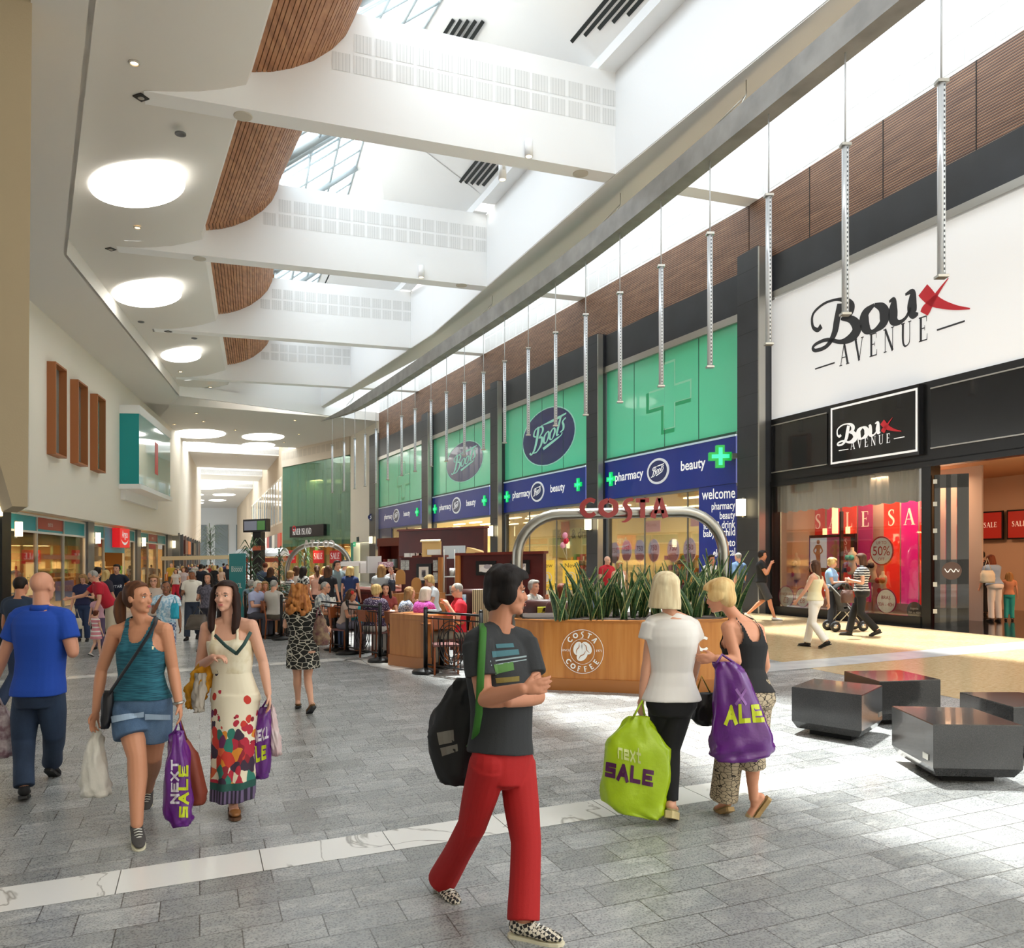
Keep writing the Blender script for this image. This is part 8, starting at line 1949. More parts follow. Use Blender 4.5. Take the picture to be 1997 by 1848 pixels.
person('blonde woman in a white blouse and black trousers carrying a lime bag',J,dict(fem=True,skin='#d9a184',hair=('bob','#c9b088','#efe2bc'),face=False,top=dict(m=M_whitec,t0=.02,t1=.985,sleeve=.42,loose=1.35,infl=.03,name='blouse',fold=.007),bottom=dict(m=M_blackc,waist=.2,w=(.1,.084,.062,.052,.044),infl=.01),shoes=('sandal',mat('sandal_cream','#d8cfa6',.6),mat('cork_wedge','#c9b884',.7),.05)),.0065)
J=joints_px(5.4,dict(hc=(1404,1163,0),nb=(1447,1211,.03),sA=(1420,1224,-.04),sB=(1477,1228,.08),eA=(1436,1289,-.12),wA=(1398,1283,-.14),eB=(1492,1298,.16),wB=(1470,1332,.26),hA=(1442,1356,-.05),hB=(1482,1356,.07),kA=(1424,1460,0),aA=(1412,1557,.06),tA=(1398,1580,.16),kB=(1463,1470,-.02),aB=(1470,1556,.0),tB=(1456,1592,-.0)),.93,(-.5,.85,0),(-.85,.45,-.2))
J['hdA']=Vector((-1,0,-.05))
M_safari=netprint('safari_print','#b9a88c','#2a241e',26,.05)
person('blonde woman in a black vest and patterned trousers carrying a purple sale bag',J,dict(fem=True,skin='#d99a7a',hair=('crop','#c9995a','#f0d49a'),lip='#b5605a',arm=1.1,fat=1.05,top=dict(m=M_blackc,t0=.05,t1=.985,sleeve=0,tank=(.1,.72,.74,.092),infl=.016,name='vest_top',fold=.003),bottom=dict(m=M_safari,waist=.24,w=(.108,.106,.105,.105,.105),lenB=1.3,infl=.014),shoes=('sandal',mat('sandal_gold','#c9b080',.4),mat('cork_sole','#a98a58',.7),.03)),.0065)
J=joints_px(9.6,dict(hc=(584,1159,0),nb=(588,1184,.02),sA=(564,1194),sB=(616,1192),eA=(556,1220,-.02),wA=(570,1212,.2),eB=(628,1218,-.02),wB=(640,1226,.16),hA=(577,1266),hB=(605,1266),kA=(580,1318,.05),aA=(581,1366,.1),tA=(583,1376,.28),kB=(600,1320,.05),aB=(607,1370,-.34),tB=(600,1389,-.24)),.9,(.02,1,0),(.1,1,0))
M_net=netprint('black_net_print','#b9b4a4','#16150f',13,.075);M_net=netprint('black_net_dress','#15140f','#c2bdad',13,.05)
person('curly red-haired woman in a black and white patterned dress walking away',J,dict(fem=True,skin='#d3a084',fat=1.18,hair=('curly','#7a431f','#c48344'),face=False,top=dict(m=M_net,t0=.2,t1=.96,sleeve=.5,loose=1.2,infl=.02,name='dress_top'),bottom=dict(kind='dress',m=M_net,hem=.5,waist=.45,wid=.225,dep=.17,name='skirt',pleat=.03),shoes=('flat',mat('court_shoe','#7a5a34',.5),M_blackr)),.009)
# -- bags and other carried things
M_plastp=mat('purple_plastic','#5e1279',.28,coat=.4,bump=(9,.4));M_plastl=mat('lime_plastic','#a6c412',.35,coat=.2,bump=(8,.4));M_plastw=mat('white_plastic','#dcd8ce',.35,bump=(12,.5));M_lime=mat('lime_print','#c3cf1e',.4);M_plum=mat('plum_print','#4d1046',.4);M_prw=mat('white_print','#d9d2dc',.4)
def bag_px(name,rows,Y,th,m,lab,cat='bag',handles=None,yaw=0.0,seed=0,crump=.006,hm=None,n=26):
 """soft bag lofted through photo rows (y, left, right) at depth Y"""
 rs=np.random.default_rng(seed);R_=[];y0=rows[-1][0];y1=rows[0][0]
 dn=[]
 for a,b in zip(rows[:-1],rows[1:]):
  for k in range(4):u=k/4;dn.append([a[i]+(b[i]-a[i])*u for i in range(3)])
 dn.append(list(rows[-1]))
 ph=rs.random(6)*6.28
 for i,(py,xl,xr)in enumerate(dn):
  a,b=PJ(xl,py,Y),PJ(xr,py,Y);c=(a+b)/2;w=(b-a).length/2;t=i/(len(dn)-1);d=th*(.25+.75*min(1,t*2.2))*min(1,w/(th+.001)+.3)
  sx=Vector((math.cos(yaw),math.sin(yaw),0));sy=Vector((-math.sin(yaw),math.cos(yaw),0));ring=[]
  for k in range(n):
   an=2*math.pi*k/n;ct,st=math.cos(an),math.sin(an);r=(abs(ct)**3+abs(st)**3)**(-1/3)
   cr=crump*(math.sin(5*an+9*t+ph[0])+math.sin(9*an-14*t+ph[1])+math.sin(3*an+22*t+ph[2]))
   ring.append(c+sx*(w*ct*r+cr*ct)+sy*(d*st*r+cr*st))
  R_.append(ring)
 R_.append([sum(R_[-1],Vector((0,0,0)))/n+(p-sum(R_[-1],Vector((0,0,0)))/n)*.5 for p in R_[-1]])
 c=sum(R_[-1],Vector((0,0,0)))/n
 root=empty(name,c.x,c.y,0,lab,cat,z=c.z);off=root.location
 mb=MB();mb.loft([[p-off for p in r]for r in R_]);bo=mb.build('body',m,root,local=True)
 if handles:
  mb=MB()
  for h in handles:mb.tube([PJ(px,py,Y+(dy if dy else 0))-off for px,py,dy in h],.0085,6)
  mb.build('handle',hm or m,root,local=True)
 return root,bo
def sleeves():pass
r_,b_=bag_px('carrier_bag',[(1424,184,196),(1440,177,198),(1480,167,204),(1530,159,212),(1550,161,215)],5.33,.06,M_plastw,'crumpled white carrier bag hanging from the right hand of the woman in teal',handles=[[(187,1428,0),(188,1406,0),(193,1428,0)]],seed=1)
r_,b_=bag_px('carrier_bag',[(1424,340,356),(1432,333,357),(1480,328,366),(1550,322,371),(1592,327,373),(1606,340,371)],5.28,.075,M_plastp,'purple sale carrier bag in the left hand of the woman in teal',handles=[[(340,1428,-.03),(349,1402,0),(355,1428,.03)]],seed=2)
drape(b_,'lettering',M_prw,textgrid('NEXT',(334,1568),(334,1480),(348,1480),(348,1568),thick=.26),5.28);drape(b_,'sale_lettering',M_lime,textgrid('SALE',(349,1596),(349,1490),(366,1490),(366,1596),thick=.26),5.28)
r_,b_=bag_px('paper_bag',[(1440,354,366),(1470,358,384),(1545,369,402),(1566,376,399)],5.5,.06,mat('brown_paper_bag','#7d3420',.6),'brown paper bag hanging behind the purple one',handles=[[(356,1444,0),(352,1404,-.1),(364,1444,0)]],seed=3,crump=.002)
r_,b_=bag_px('carrier_bag',[(1378,509,524),(1395,499,526),(1440,489,527),(1500,492,525),(1516,503,520)],5.8,.06,M_plastp,'purple sale carrier bag carried by the woman in the floral dress',handles=[[(511,1380,0),(523,1360,0),(524,1380,0)]],seed=4)
drape(b_,'lettering',M_prw,textgrid('NEXT',(495,1448),(523,1438),(524,1418),(494,1426),thick=.26)[::1],5.8);drape(b_,'sale_lettering',M_lime,textgrid('LE',(497,1458),(520,1452),(520,1478),(498,1486),thick=.28),5.8)
bag_px('carrier_bag',[(1374,524,531),(1400,525,538),(1440,528,545),(1472,533,548)],5.86,.04,mat('pale_bag','#d8c8c6',.4,noise=(9,'#c9a8a8',.2)),'pale thin carrier bag beside the purple one in the same hand',handles=[[(525,1376,0),(523,1358,-.05),(530,1376,0)]],seed=5)
bag_px('cardigan',[(1290,398,416),(1305,380,418),(1330,370,414),(1360,366,398),(1380,367,382)],5.78,.05,mat('mustard_knit','#d7961c',.9,bump=(60,.2)),'mustard cardigan hung over the arm of the woman in the floral dress','cardigan',seed=6,crump=.012)
bag_px('folded_jacket',[(1312,384,400),(1340,378,400),(1375,377,396),(1388,382,394)],5.72,.03,mat('pale_grey_cloth','#b9b0a2',.8),'pale grey jacket folded beside the mustard cardigan','jacket',seed=7,crump=.008)
bag_px('carrier_bag',[(1375,-4,8),(1400,-16,20),(1440,-22,23),(1475,-22,21)],6.35,.06,mat('print_bag','#c9bcc0',.4,noise=(14,'#7a5a66',.12)),'pale printed carrier bag cut by the left edge',handles=[[(-4,1378,0),(-14,1336,0),(7,1378,0)]],seed=8)
r_,b_=bag_px('carrier_bag',[(1396,1228,1264),(1412,1214,1270),(1440,1185,1289),(1460,1180,1306),(1520,1175,1303),(1560,1174,1300),(1582,1205,1297),(1591,1255,1290)],5.28,.075,M_plastl,'large lime green sale carrier bag held by the blonde woman in white',handles=[[(1234,1400,-.03),(1252,1366,0),(1258,1400,.03)]],seed=9,crump=.007)
drape(b_,'sale_lettering',M_plum,textgrid('SALE',(1180,1484),(1276,1504),(1274,1533),(1178,1512),thick=.3),5.28);drape(b_,'lettering',mat('grey_lime_print','#cdd68a',.4),textgrid('next',(1204,1450),(1252,1462),(1252,1488),(1204,1476),thick=.2),5.28)
r_,b_=bag_px('carrier_bag',[(1290,1396,1432),(1310,1394,1452),(1375,1393,1480),(1430,1388,1500),(1458,1385,1511),(1472,1386,1500),(1482,1400,1470)],5.1,.07,M_plastp,'large purple sale carrier bag on the arm of the blonde woman in black',handles=[[(1398,1292,-.02),(1408,1276,.06),(1432,1292,.02)]],seed=10,crump=.008)
drape(b_,'sale_lettering',M_lime,textgrid('ALE',(1414,1378),(1486,1374),(1492,1406),(1412,1410),thick=.3),5.1);drape(b_,'lettering',mat('mauve_print','#8c5aa0',.4),textgrid('X',(1432,1345),(1458,1345),(1458,1372),(1432,1372),thick=.22),5.1)
bag_px('handbag',[(1350,1356,1392),(1370,1349,1394),(1400,1346,1394),(1412,1360,1390)],5.62,.06,mat('black_handbag','#121113',.35),'black handbag with gold trim between the two blonde women',handles=[[(1358,1352,0),(1368,1318,0),(1386,1352,0)]],seed=11,crump=.003,hm=mat('gold_chain','#b08a3c',.3,metal=.8))
r_,b_=bag_px('messenger_bag',[(1322,892,922),(1345,876,932),(1385,848,938),(1430,832,938),(1500,850,934),(1524,864,926)],4.22,.08,mat('black_nylon','#0b0b0b',.55),'big black messenger bag slung behind the man in red trousers',seed=12,crump=.007)
drape(b_,'print',mat('print_grey','#8d8a80',.6),[qgrid((852,1428),(884,1422),(886,1446),(856,1452)),qgrid((858,1458),(892,1450),(893,1464),(862,1474))],4.22)
off=r_.location
mb=MB();mb.tube([PJ(918,1340,4.16)-off,PJ(926,1280,4.16)-off,PJ(934,1232,4.02)-off,PJ(941,1216,3.9)-off,PJ(942,1232,3.74)-off,PJ(938,1300,3.70)-off,PJ(934,1390,3.74)-off,PJ(926,1440,3.86)-off,PJ(915,1455,4.1)-off],.018,6,flat=.25,up=(1,0,0));mb.build('strap',mat('green_webbing','#2f6a1c',.7),r_,local=True)
r_,b_=bag_px('shoulder_bag',[(1346,204,219),(1360,200,221),(1400,198,217),(1420,200,211)],5.24,.035,mat('black_pouch','#15151a',.5),'small black crossbody bag at the hip of the woman in teal',seed=13,crump=.002);off=r_.location
mb=MB();mb.tube([PJ(213,1352,5.22)-off,PJ(236,1318,5.17)-off,PJ(262,1280,5.16)-off,PJ(290,1238,5.16)-off,PJ(302,1216,5.24)-off,PJ(305,1204,5.36)-off,PJ(300,1214,5.46)-off,PJ(262,1280,5.52)-off,PJ(214,1352,5.36)-off],.013,6,flat=.3);mb.build('strap',mat('black_strap','#1c1c22',.6),r_,local=True)
r_,b_=bag_px('shoulder_bag',[(1200,620,630),(1220,612,637),(1245,612,643),(1257,618,639)],9.36,.07,mat('woven_bag','#8f7a5c',.8,noise=(14,'#5a3038',.15)),'woven beige and maroon shoulder bag of the curly-haired woman',seed=14);off=r_.location
mb=MB();mb.tube([PJ(616,1222,9.36)-off,PJ(618,1196,9.42)-off,PJ(620,1184,9.6)-off,PJ(634,1222,9.4)-off],.02,6,flat=.4);mb.build('strap',mat('maroon_strap','#5a2a34',.7),r_,local=True)
sh=find(A_RED,'t_shirt');
if sh:
 for nm,col,qs in(('shirt_print','#3f6a72',[qgrid((966,1256),(1000,1254),(1002,1262),(968,1264)),qgrid((958,1270),(1010,1266),(1012,1276),(960,1282))]),('shirt_print','#4e7a3a',[qgrid((962,1296),(1000,1290),(1002,1306),(966,1314))]),('shirt_print','#8fa0a2',[qgrid((955,1288),(1026,1278),(1026,1281),(955,1291)),qgrid((957,1296),(1026,1285),(1026,1287),(957,1298))]),('shirt_print','#77682c',[qgrid((966,1322),(1012,1318),(1012,1328),(968,1332))])):drape(sh,nm,mat('print_'+col[1:],col,.8),qs,3.95,.003)
sh=find(A_TEAL,'vest_top')
if sh:drape(sh,'zip_pocket',mat('zip_gold','#d9cfa8',.4),[qgrid((297,1261),(318,1256),(318,1258),(297,1263)),qgrid((296,1260),(299,1260),(299,1266),(296,1266))],5.35,.004)
off=A_TEAL.location;mb=MB();w_=PJ(348,1370,5.3)-off;mb.tube([w_+Vector((.031*math.cos(t),.028*math.sin(t),.006*math.cos(t)))for t in np.linspace(0,6.28,17)[:-1]],.009,6,closed=True);mb.build('wristwatch',M_silver,A_TEAL,local=True)
sh=find(A_TEAL,'shorts')
if sh:drape(sh,'cuff',mat('denim_cuff','#9db2c8',.85),[qgrid((213,1397),(281,1387),(281,1397),(216,1410),14,2),qgrid((283,1391),(331,1393),(331,1403),(283,1402),12,2)],5.35,.007)
# -- everyone else
def cl(name,col,r=.85):return mat('cloth_'+name,col,r)
HAIRC={'brown':('#3a2416','#6a4630'),'dark':('#15100d','#2e221b'),'blonde':('#b08a4e','#e6cc8e'),'grey':('#7d7a74','#b9b6ae'),'white':('#bdb6a6','#e9e4d8'),'auburn':('#4a2214','#7c4024'),'light':('#7a5632','#b08a58')}
MID={}
def mp(lab,px,Y,th,Ht,kind='stand',hair=('short','brown'),top=('#888888',.5),bot=('#333a4a','trousers'),fem=False,sk=SK1,armA=None,armB=None,vox=.0125,hyaw=0,hpitch=-.08,lean=0.0,face=None,glasses=None,group=None,fat=1.0,belly=0.0,shoe='#2a2624',step=.22,phase=1,topm=None,botm=None,hem=.5,wid=.24,seat=.46,child=False,collar=False,extra=None,name='person',x=None):
 x=(px-CX0)/FPX*Y if x is None else x
 J=pose(x,Y,th,Ht,kind,step,hyaw,hpitch,lean,armA,armB,seat,None,phase)
 if face is None:face=math.cos(th+hyaw)>-.35
 hc_=HAIRC[hair[1]]if hair[1]in HAIRC else hair[1:3]
 cfg=dict(fem=fem,skin=sk,hair=(hair[0],*hc_)if hair[0]!='bald' else None,face=face,glasses=glasses,fat=fat,belly=belly,brow=hc_[0],hs=1.12 if child else 1.02,top=dict(m=topm or cl(top[0][1:],top[0]),t0=.04,t1=.965,sleeve=top[1],loose=1.12,infl=.018,collar=collar,fold=.005)if top else None,shoes=('trainer',cl('shoe'+shoe[1:],shoe),M_blackr))
 if top and top[1]==0:cfg['top'].update(strap=.085,strapw=.02,t1=.8)
 if bot:
  m_=botm or cl(bot[0][1:],bot[0])
  if bot[1]=='skirt':cfg['bottom']=dict(kind='dress',m=m_,hem=hem,waist=.3,wid=wid,name='skirt')
  else:cfg['bottom']=dict(kind=bot[1],m=m_,waist=.16,len={'trousers':1.93,'shorts':.95}[bot[1]],w=(.1,.09,.078,.076,.076)if bot[1]=='trousers' else(.1,.1,.098,.08,.06))
 r_=person(lab,J,cfg,vox,group,name)
 if extra:extra(r_,J)
 return r_
def small_bag(name,px,py0,py1,w,Y,col,lab,strap=None,seed=0):
 bag_px(name,[(py0,px-w*.4,px+w*.4),(py0+(py1-py0)*.3,px-w*.5,px+w*.5),(py1,px-w*.5,px+w*.5)],Y,w/FPX*Y*.3,mat('bag_'+col[1:],col,.5),lab,handles=[[(px-w*.3,py0+2,0),(px,py0-(strap or 14),0),(px+w*.3,py0+2,0)]],seed=seed,crump=.004)
# --- by the lingerie shop
M_strip=stripes('grey_stripe_knit','#24262a','#c9c8c2',.05,2,.45,.03)
mp('long-haired woman in a cream camisole and white trousers walking past the shop window',1590,14.55,3.95,1.6,'walk',('longback','brown'),('#e6dcb4',0),('#ece8e0','trousers'),True,SK1,'swingb','swingf',.0105,step=.2)
mp('woman in a grey striped top and black trousers pushing past the shop window',1680,16.3,4.35,1.69,'walk',('bob','brown'),('#888888',.5),('#121214','trousers'),True,SK1,'bent','bent',.0105,topm=M_strip,fat=1.2,step=.24)
mp('fair-haired woman in a pale blue top behind a pushchair',1622,17.7,.9,1.6,'stand',('crop','blonde'),('#8fb4dc',.55),('#2a3040','trousers'),True,SK1,'push','push',hyaw=.3)
mp('man in a black t-shirt and dark shorts walking with his hands at his mouth',1486,20.5,1.2,1.8,'walk',('short','dark'),('#151517',.5),('#3a3c40','shorts'),False,SK2,'chin','chin',shoe='#d8d8d8',step=.3)
mp('grey-haired man in a denim-blue shirt beside the black pillar',1440,21.2,3.6,1.76,'walk',('buzz','grey'),('#54708f',.9),('#2c3444','trousers'),False,SK1,None,'swingb',step=.15)
mp('woman in a pale blue tee and white trousers seen from behind inside the shop',1940,18.7,3.15,1.6,'stand',('bob','auburn'),('#8ca6c8',.5),('#e2dcd6','trousers'),True,SK1,'reach','down',fat=1.12,lean=.25)
small_bag('handbag',1926,1112,1136,26,18.5,'#d5cdb8','cream shoulder bag on the woman in pale blue inside the shop',24,21)
mp('child in turquoise trousers beside the woman inside the shop',1968,18.9,2.6,1.15,'stand',('long','light'),('#c88a6a',.5),('#2fa6a4','trousers'),True,SK1,child=True)
mp('shopper in black with dark hair deep inside the shop',1914,20.6,3.0,1.66,'stand',('short','dark'),('#17151a',.9),('#1d1c20','trousers'),True,SK2)
small_bag('handbag',1652,1150,1175,24,15.9,'#5a3a2c','brown handbag on the arm of the woman in the striped top',20,22)
x,Y=at(1650,17.4)[0],17.4;pc=empty('pushchair',x,Y,0,'grey and pink pushchair with a seated child in front of the shop window','pushchair')
for sx in(-.22,.22):
 for sy in(-.32,.28):
  m_=MB();m_.lathe([(.02,-.02),(.1,-.025),(.115,0),(.1,.025),(.02,.02)],(x+sy,Y+sx,.115),18,M=Matrix.Rotation(math.pi/2,3,'X'));w_=m_.build('wheel',mat('pram_tyre','#1a1a1c',.6),pc);m_=MB();m_.lathe([(.01,-.028),(.05,-.03),(.05,.03),(.01,.028)],(x+sy,Y+sx,.115),12,M=Matrix.Rotation(math.pi/2,3,'X'));m_.build('hub',M_silver,w_)
m_=MB()
for sx in(-.2,.2):m_.tube([(x-.32,Y+sx,.115),(x+.05,Y+sx,.5),(x-.42,Y+sx,1.0)],.014,6);m_.tube([(x+.28,Y+sx,.115),(x-.05,Y+sx,.55)],.014,6)
m_.tube([(x-.42,Y-.2,1.0),(x-.42,Y+.2,1.0)],.018,6);m_.build('frame',M_silver,pc)
m_=MB();m_.box((x+.05,Y,.48),(.36,.36,.1));m_.build('seat',mat('pram_grey','#3c3c40',.8),pc);m_=MB();m_.box((x-.14,Y,.7),(.08,.36,.42),M=Matrix.Rotation(-.3,4,'Y'));m_.build('backrest',mat('pram_grey'),pc);m_=MB();m_.box((x+.2,Y,.56),(.06,.38,.08));m_.build('bumper',mat('pram_pink','#d83a8c',.7),pc)
m_=MB();m_.loft([[Vector((x-.12+.34*math.cos(t)*.7,Y+s_*.19,.72+.34*math.sin(t)))for t in np.linspace(.6,2.6,8)]+[Vector((x-.12+.3*math.cos(t)*.7,Y+s_*.19,.72+.3*math.sin(t)))for t in np.linspace(2.6,.6,8)]for s_ in(-1,1)]);m_.build('hood',mat('pram_black','#1d1d20',.8),pc)
# --- inside the chemist entrance, behind the planter
mp('bald man in a red polo at the chemist window, behind the snake plants',1184,21.3,.5,1.74,'stand',('bald','grey'),('#b8202c',.55),('#2a2f3a','trousers'),False,SK3,glasses=None,collar=True)
mp('blonde woman in a white dress and orange wrap behind the snake plants',1208,20.6,.2,1.6,'stand',('bob','blonde'),('#f0ece6',0),('#eeeae4','skirt'),True,SK1,'bent','down',glasses='#1d1d20',hem=.4)
mp('dark-haired shopper in a white shirt behind the right end of the planter',1387,19.6,.3,1.72,'stand',('short','dark'),('#dedcd6',.6),('#2c3038','trousers'),False,SK2)
# --- in front of the catalogue shop
mp('woman in a navy tee and jeans looking down by the shop window',162,18.7,.25,1.58,'stand',('bob','light'),('#23264a',.45),('#2a3a5a','trousers'),True,SK1,'down','bent',hpitch=-.5,fat=1.12)
small_bag('handbag',150,1205,1226,18,18.4,'#d9cdb6','cream handbag hanging from the woman in the navy tee',18,23)
M_girl=stripes('pink_stripe_cotton','#d98a94','#ece2dc',.08,2,.35)
mp('toddler in a pink and white striped dress reaching for a hand',187,15.6,2.7,.9,'walk',('short','auburn'),('#e8dcd8',.35),('#e0a0a4','skirt'),True,SK3,'down','up',child=True,topm=M_girl,botm=M_girl,hem=.34,wid=.25,step=.12,shoe='#eeeae4')
mp('small fair-haired girl in a pale pink top behind the toddler',193,17.0,.3,1.2,'stand',('long','light'),('#d8a8b4',.4),('#6a5a78','trousers'),True,SK3,child=True,hpitch=-.4)
mp('grey-haired man in a red polo bending towards the toddler',217,16.4,-.9,1.78,'stand',('buzz','grey'),('#c01f34',.6),('#c9bda4','trousers'),False,SK1,'reach','down',lean=.55,hpitch=-.5,glasses='#2a2a2c',collar=True)
def detail_print(r_,J):
 sh=find(r_,'shirt');drape(sh,'lettering',mat('shirt_letters','#c9ccd4',.7),textgrid('STAR',(218,1141),(238,1140),(238,1145),(218,1146),thick=.24),21.5,.004)if sh else None
mp('dark-haired man with hands on hips in a navy lettered t-shirt',228,21.5,.1,1.8,'stand',('short','dark'),('#1a2034',.5),('#22262e','trousers'),False,SK1,'hip','hip',extra=detail_print)
mp('blonde woman seen from behind talking to the man in the lettered t-shirt',207,20.6,2.7,1.66,'stand',('longback','blonde'),('#3a3540',.9),('#2a2c34','trousers'),True,SK1)
mp('dark-haired man in a black t-shirt with his back turned by the shop door',190,21.0,3.4,1.74,'stand',('short','dark'),('#17171b',.5),('#1f2128','trousers'),False,SK1)
mp('dark-haired man in a slate t-shirt walking behind the bald man',40,9.8,3.0,1.68,'walk',('buzz','dark'),('#263448',.5),('#22304a','trousers'),False,SK2,vox=.011)
mp('fair-haired woman with sunglasses on her head behind the woman in teal',300,14.2,.3,1.6,'walk',('bob','light'),('#b8a89a',.5),('#5a5a66','trousers'),True,SK1,glasses='#201c1c')
mp('boy in a pale blue tee and checked shorts holding something to his mouth',324,13.2,.35,1.5,'walk',('buzz','dark'),('#86b6d0',.55),('#7a8aa8','shorts'),False,SK4,'chin','down',vox=.011,child=True,topm=mat('tee_blue_print','#86b6d0',.85,noise=(30,'#dfeaf0',.12)),botm=checker('check_shorts','#46587e','#cfd6e0',22),shoe='#3a3a40',step=.16)
small_bag('carrier_bag',341,1176,1206,15,13.0,'#22a8c4','turquoise carrier bag held by the boy in the blue tee',14,24)
mp('tanned man in an open white shirt and dark jeans walking towards us',375,18.6,.1,1.63,'walk',('short','grey'),('#e9e4d6',.6),('#2b3444','trousers'),False,'#9a6242','bent','down',collar=True,vox=.011,step=.16)
mp('woman in a charcoal printed top walking towards us, drink in hand',406,16.4,.0,1.58,'walk',('long','dark'),('#5a5864',.5),('#2a2a34','trousers'),True,SK1,'bent','down',vox=.011,topm=mat('charcoal_print','#4a4852',.85,noise=(26,'#6e6a78',.1)))
bag_px('handbag',[(1198,372,400),(1206,368,404),(1222,362,406),(1227,364,404)],16.2,.14,mat('taupe_leather','#5a5148',.45),'large taupe handbag of the woman in the charcoal printed top',handles=[[(376,1200,0),(386,1182,0),(398,1200,0)]],seed=25,crump=.006)
# --- seated at the cafe
M_spot=cellprint('purple_spot','#33203f',['#d8d0dc','#d8d0dc'],46,.28);M_fl=mat('blue_flower_cloth','#4f5f80',.85,noise=(38,'#d0d6dc',.1));M_mag=mat('magenta_lace','#a8238a',.85,noise=(60,'#d66ac0',.1));M_haw=mat('white_leaf_shirt','#dcdcd4',.85,noise=(16,'#7f8a90',.1))
def bandit(r_,J):
 off=r_.location;mb=MB();hc_=J['hc']-off;M=headM(J['look']);s_=J['sc']
 for a in range(5):mb.ell(hc_+M@Vector((.085,.03+.025*math.cos(a*1.256),.085+.025*math.sin(a*1.256)))*s_,.022*s_,None,8,6)
 mb.build('hair_flower',mat('flower_red','#d8352e',.7),r_,local=True)
mp('grey-haired man in a red polo with glasses, seated holding a phone',893,13.15,-1.35,1.76,'sit',('buzz','grey'),('#c4162a',.6),('#8a8272','trousers'),False,SK1,'up','up',.011,hpitch=-.35,glasses='#2a2222',collar=True,belly=.05)
mp('white-haired woman in magenta, seated with her back to the barrier',823,13.5,2.5,1.62,'sit',('bob','white'),('#a8238a',.6),('#3a3440','trousers'),True,SK3,'table','table',.011,topm=M_mag,fat=1.12,lean=.12)
mp('light-brown-haired woman in a blue floral top seated in profile',787,14.0,1.95,1.62,'sit',('longback','light'),('#4f5f80',.5),('#33364a','trousers'),True,SK1,'table','table',.011,topm=M_fl,lean=.15)
mp('blonde woman in a purple spotted top seated with her back to us',731,14.6,3.0,1.66,'sit',('crop','blonde'),('#33203f',.6),('#c9c3bb','trousers'),True,SK1,'table','table',.011,topm=M_spot,fat=1.25,lean=.1)
mp('dark-haired woman opposite the woman in the spotted top',752,15.7,.2,1.62,'sit',('long','dark'),('#8a3a34',.5),('#2a2a30','trousers'),True,SK1,'table','table')
mp('short-haired child in a turquoise vest seated at the table',699,15.7,-.9,1.4,'sit',('short','light'),('#2fb0b4',0),('#4a5a7a','trousers'),True,SK1,'table','table',child=True,lean=.3,hpitch=-.4)
mp('girl with a red flower in her long dark hair seated at the table',670,15.3,1.25,1.5,'sit',('longback','brown'),('#b9a294',.5),('#6a6470','trousers'),True,SK2,'table','table',child=True,lean=.3,hpitch=-.4,extra=bandit)
mp('balding man in a white patterned shirt and glasses, seated in profile',626,16.4,1.45,1.74,'sit',('buzz','grey'),('#dcdcd4',.6),('#5a5a60','trousers'),False,SK1,'table','table',.0115,topm=M_haw,glasses='#3a2a2a',belly=.05,lean=.1)
mp('blonde woman in a white blouse seated by the wooden boards',848,16.2,-1.1,1.62,'sit',('crop','blonde'),('#dfe6ea',.55),('#4a4a54','trousers'),True,SK1,'table','table',seat=.6,lean=.15,hpitch=-.3)
mp('grey-haired man in a lilac shirt seated by the hedge',496,18.7,1.2,1.72,'sit',('short','white'),('#a9aecb',.6),('#4a4a54','trousers'),False,SK1,'table','chin',lean=.1)
mp('woman with sunglasses on fair hair seated between two men',516,19.4,.5,1.62,'sit',('bob','light'),('#b06a5a',.4),('#4a4a54','trousers'),True,SK2,'table','table')
mp('balding man in a pale shirt seated with his back to us',534,18.4,2.8,1.74,'sit',('buzz','grey'),('#c3beb4',.6),('#5a5248','trousers'),False,SK1,'table','table')
mp('man in a pale checked shirt with his hand on his chin behind the planter',1040,13.9,.9,1.76,'sit',('short','grey'),('#c9c6bc',.6),('#8a94a4','trousers'),False,SK1,'down','chin',.011,topm=mat('check_shirt','#cfccc2',.85,noise=(20,'#8f8d88',.1)))
mp('woman with long dark auburn hair seated with her back to us behind the planter',1096,13.4,2.6,1.64,'sit',('longback','auburn'),('#22253a',.6),('#2a2a34','trousers'),True,SK1,'table','table',.011)
mp('bearded man facing us, half hidden by the snake plants',1149,14.6,.1,1.76,'sit',('buzz','auburn'),('#5a6a7a',.6),('#333844','trousers'),False,SK3)
mp('seated grey-haired woman by the hedge, back turned',489,21.5,2.9,1.6,'sit',('short','grey'),('#7f98a4',.5),('#4a4a54','trousers'),True,SK1)
# --- standing at the counter and in the cafe
mp('woman in a grey tee with a dark shoulder bag at the counter',744,18.3,3.0,1.66,'stand',('longback','light'),('#a3a5a6',.45),('#33364a','trousers'),True,SK1,'down','bent')
small_bag('shoulder_bag',764,1130,1152,14,18.1,'#1e2030','dark shoulder bag on the woman in the grey tee',22,26)
mp('brown-haired woman in a black top and white floral skirt seen from behind',640,19.2,2.9,1.66,'stand',('longback','brown'),('#15151a',.5),('#e0ddd4','skirt'),True,SK1,'down','bent',botm=cellprint('white_flower_skirt','#e0ddd4',['#4a4a4c','#a08a5a','#6a7a5a'],9,.25),hem=.55)
mp('man in a grey-green tee facing the queue at the counter',657,20.4,.8,1.78,'stand',('short','dark'),('#6f8082',.5),('#2c2c38','trousers'),False,SK1,None,'bent')
mp('blonde woman in a navy dress at the counter',683,20.0,3.0,1.62,'stand',('bob','blonde'),('#23335e',.4),('#23335e','skirt'),True,SK1,hem=.6)
mp('server in white leaning over the counter',770,20.3,-.4,1.66,'stand',('short','dark'),('#e0dcd6',.6),('#1d1a1c','trousers'),True,SK3,'bent','bent',lean=.25)
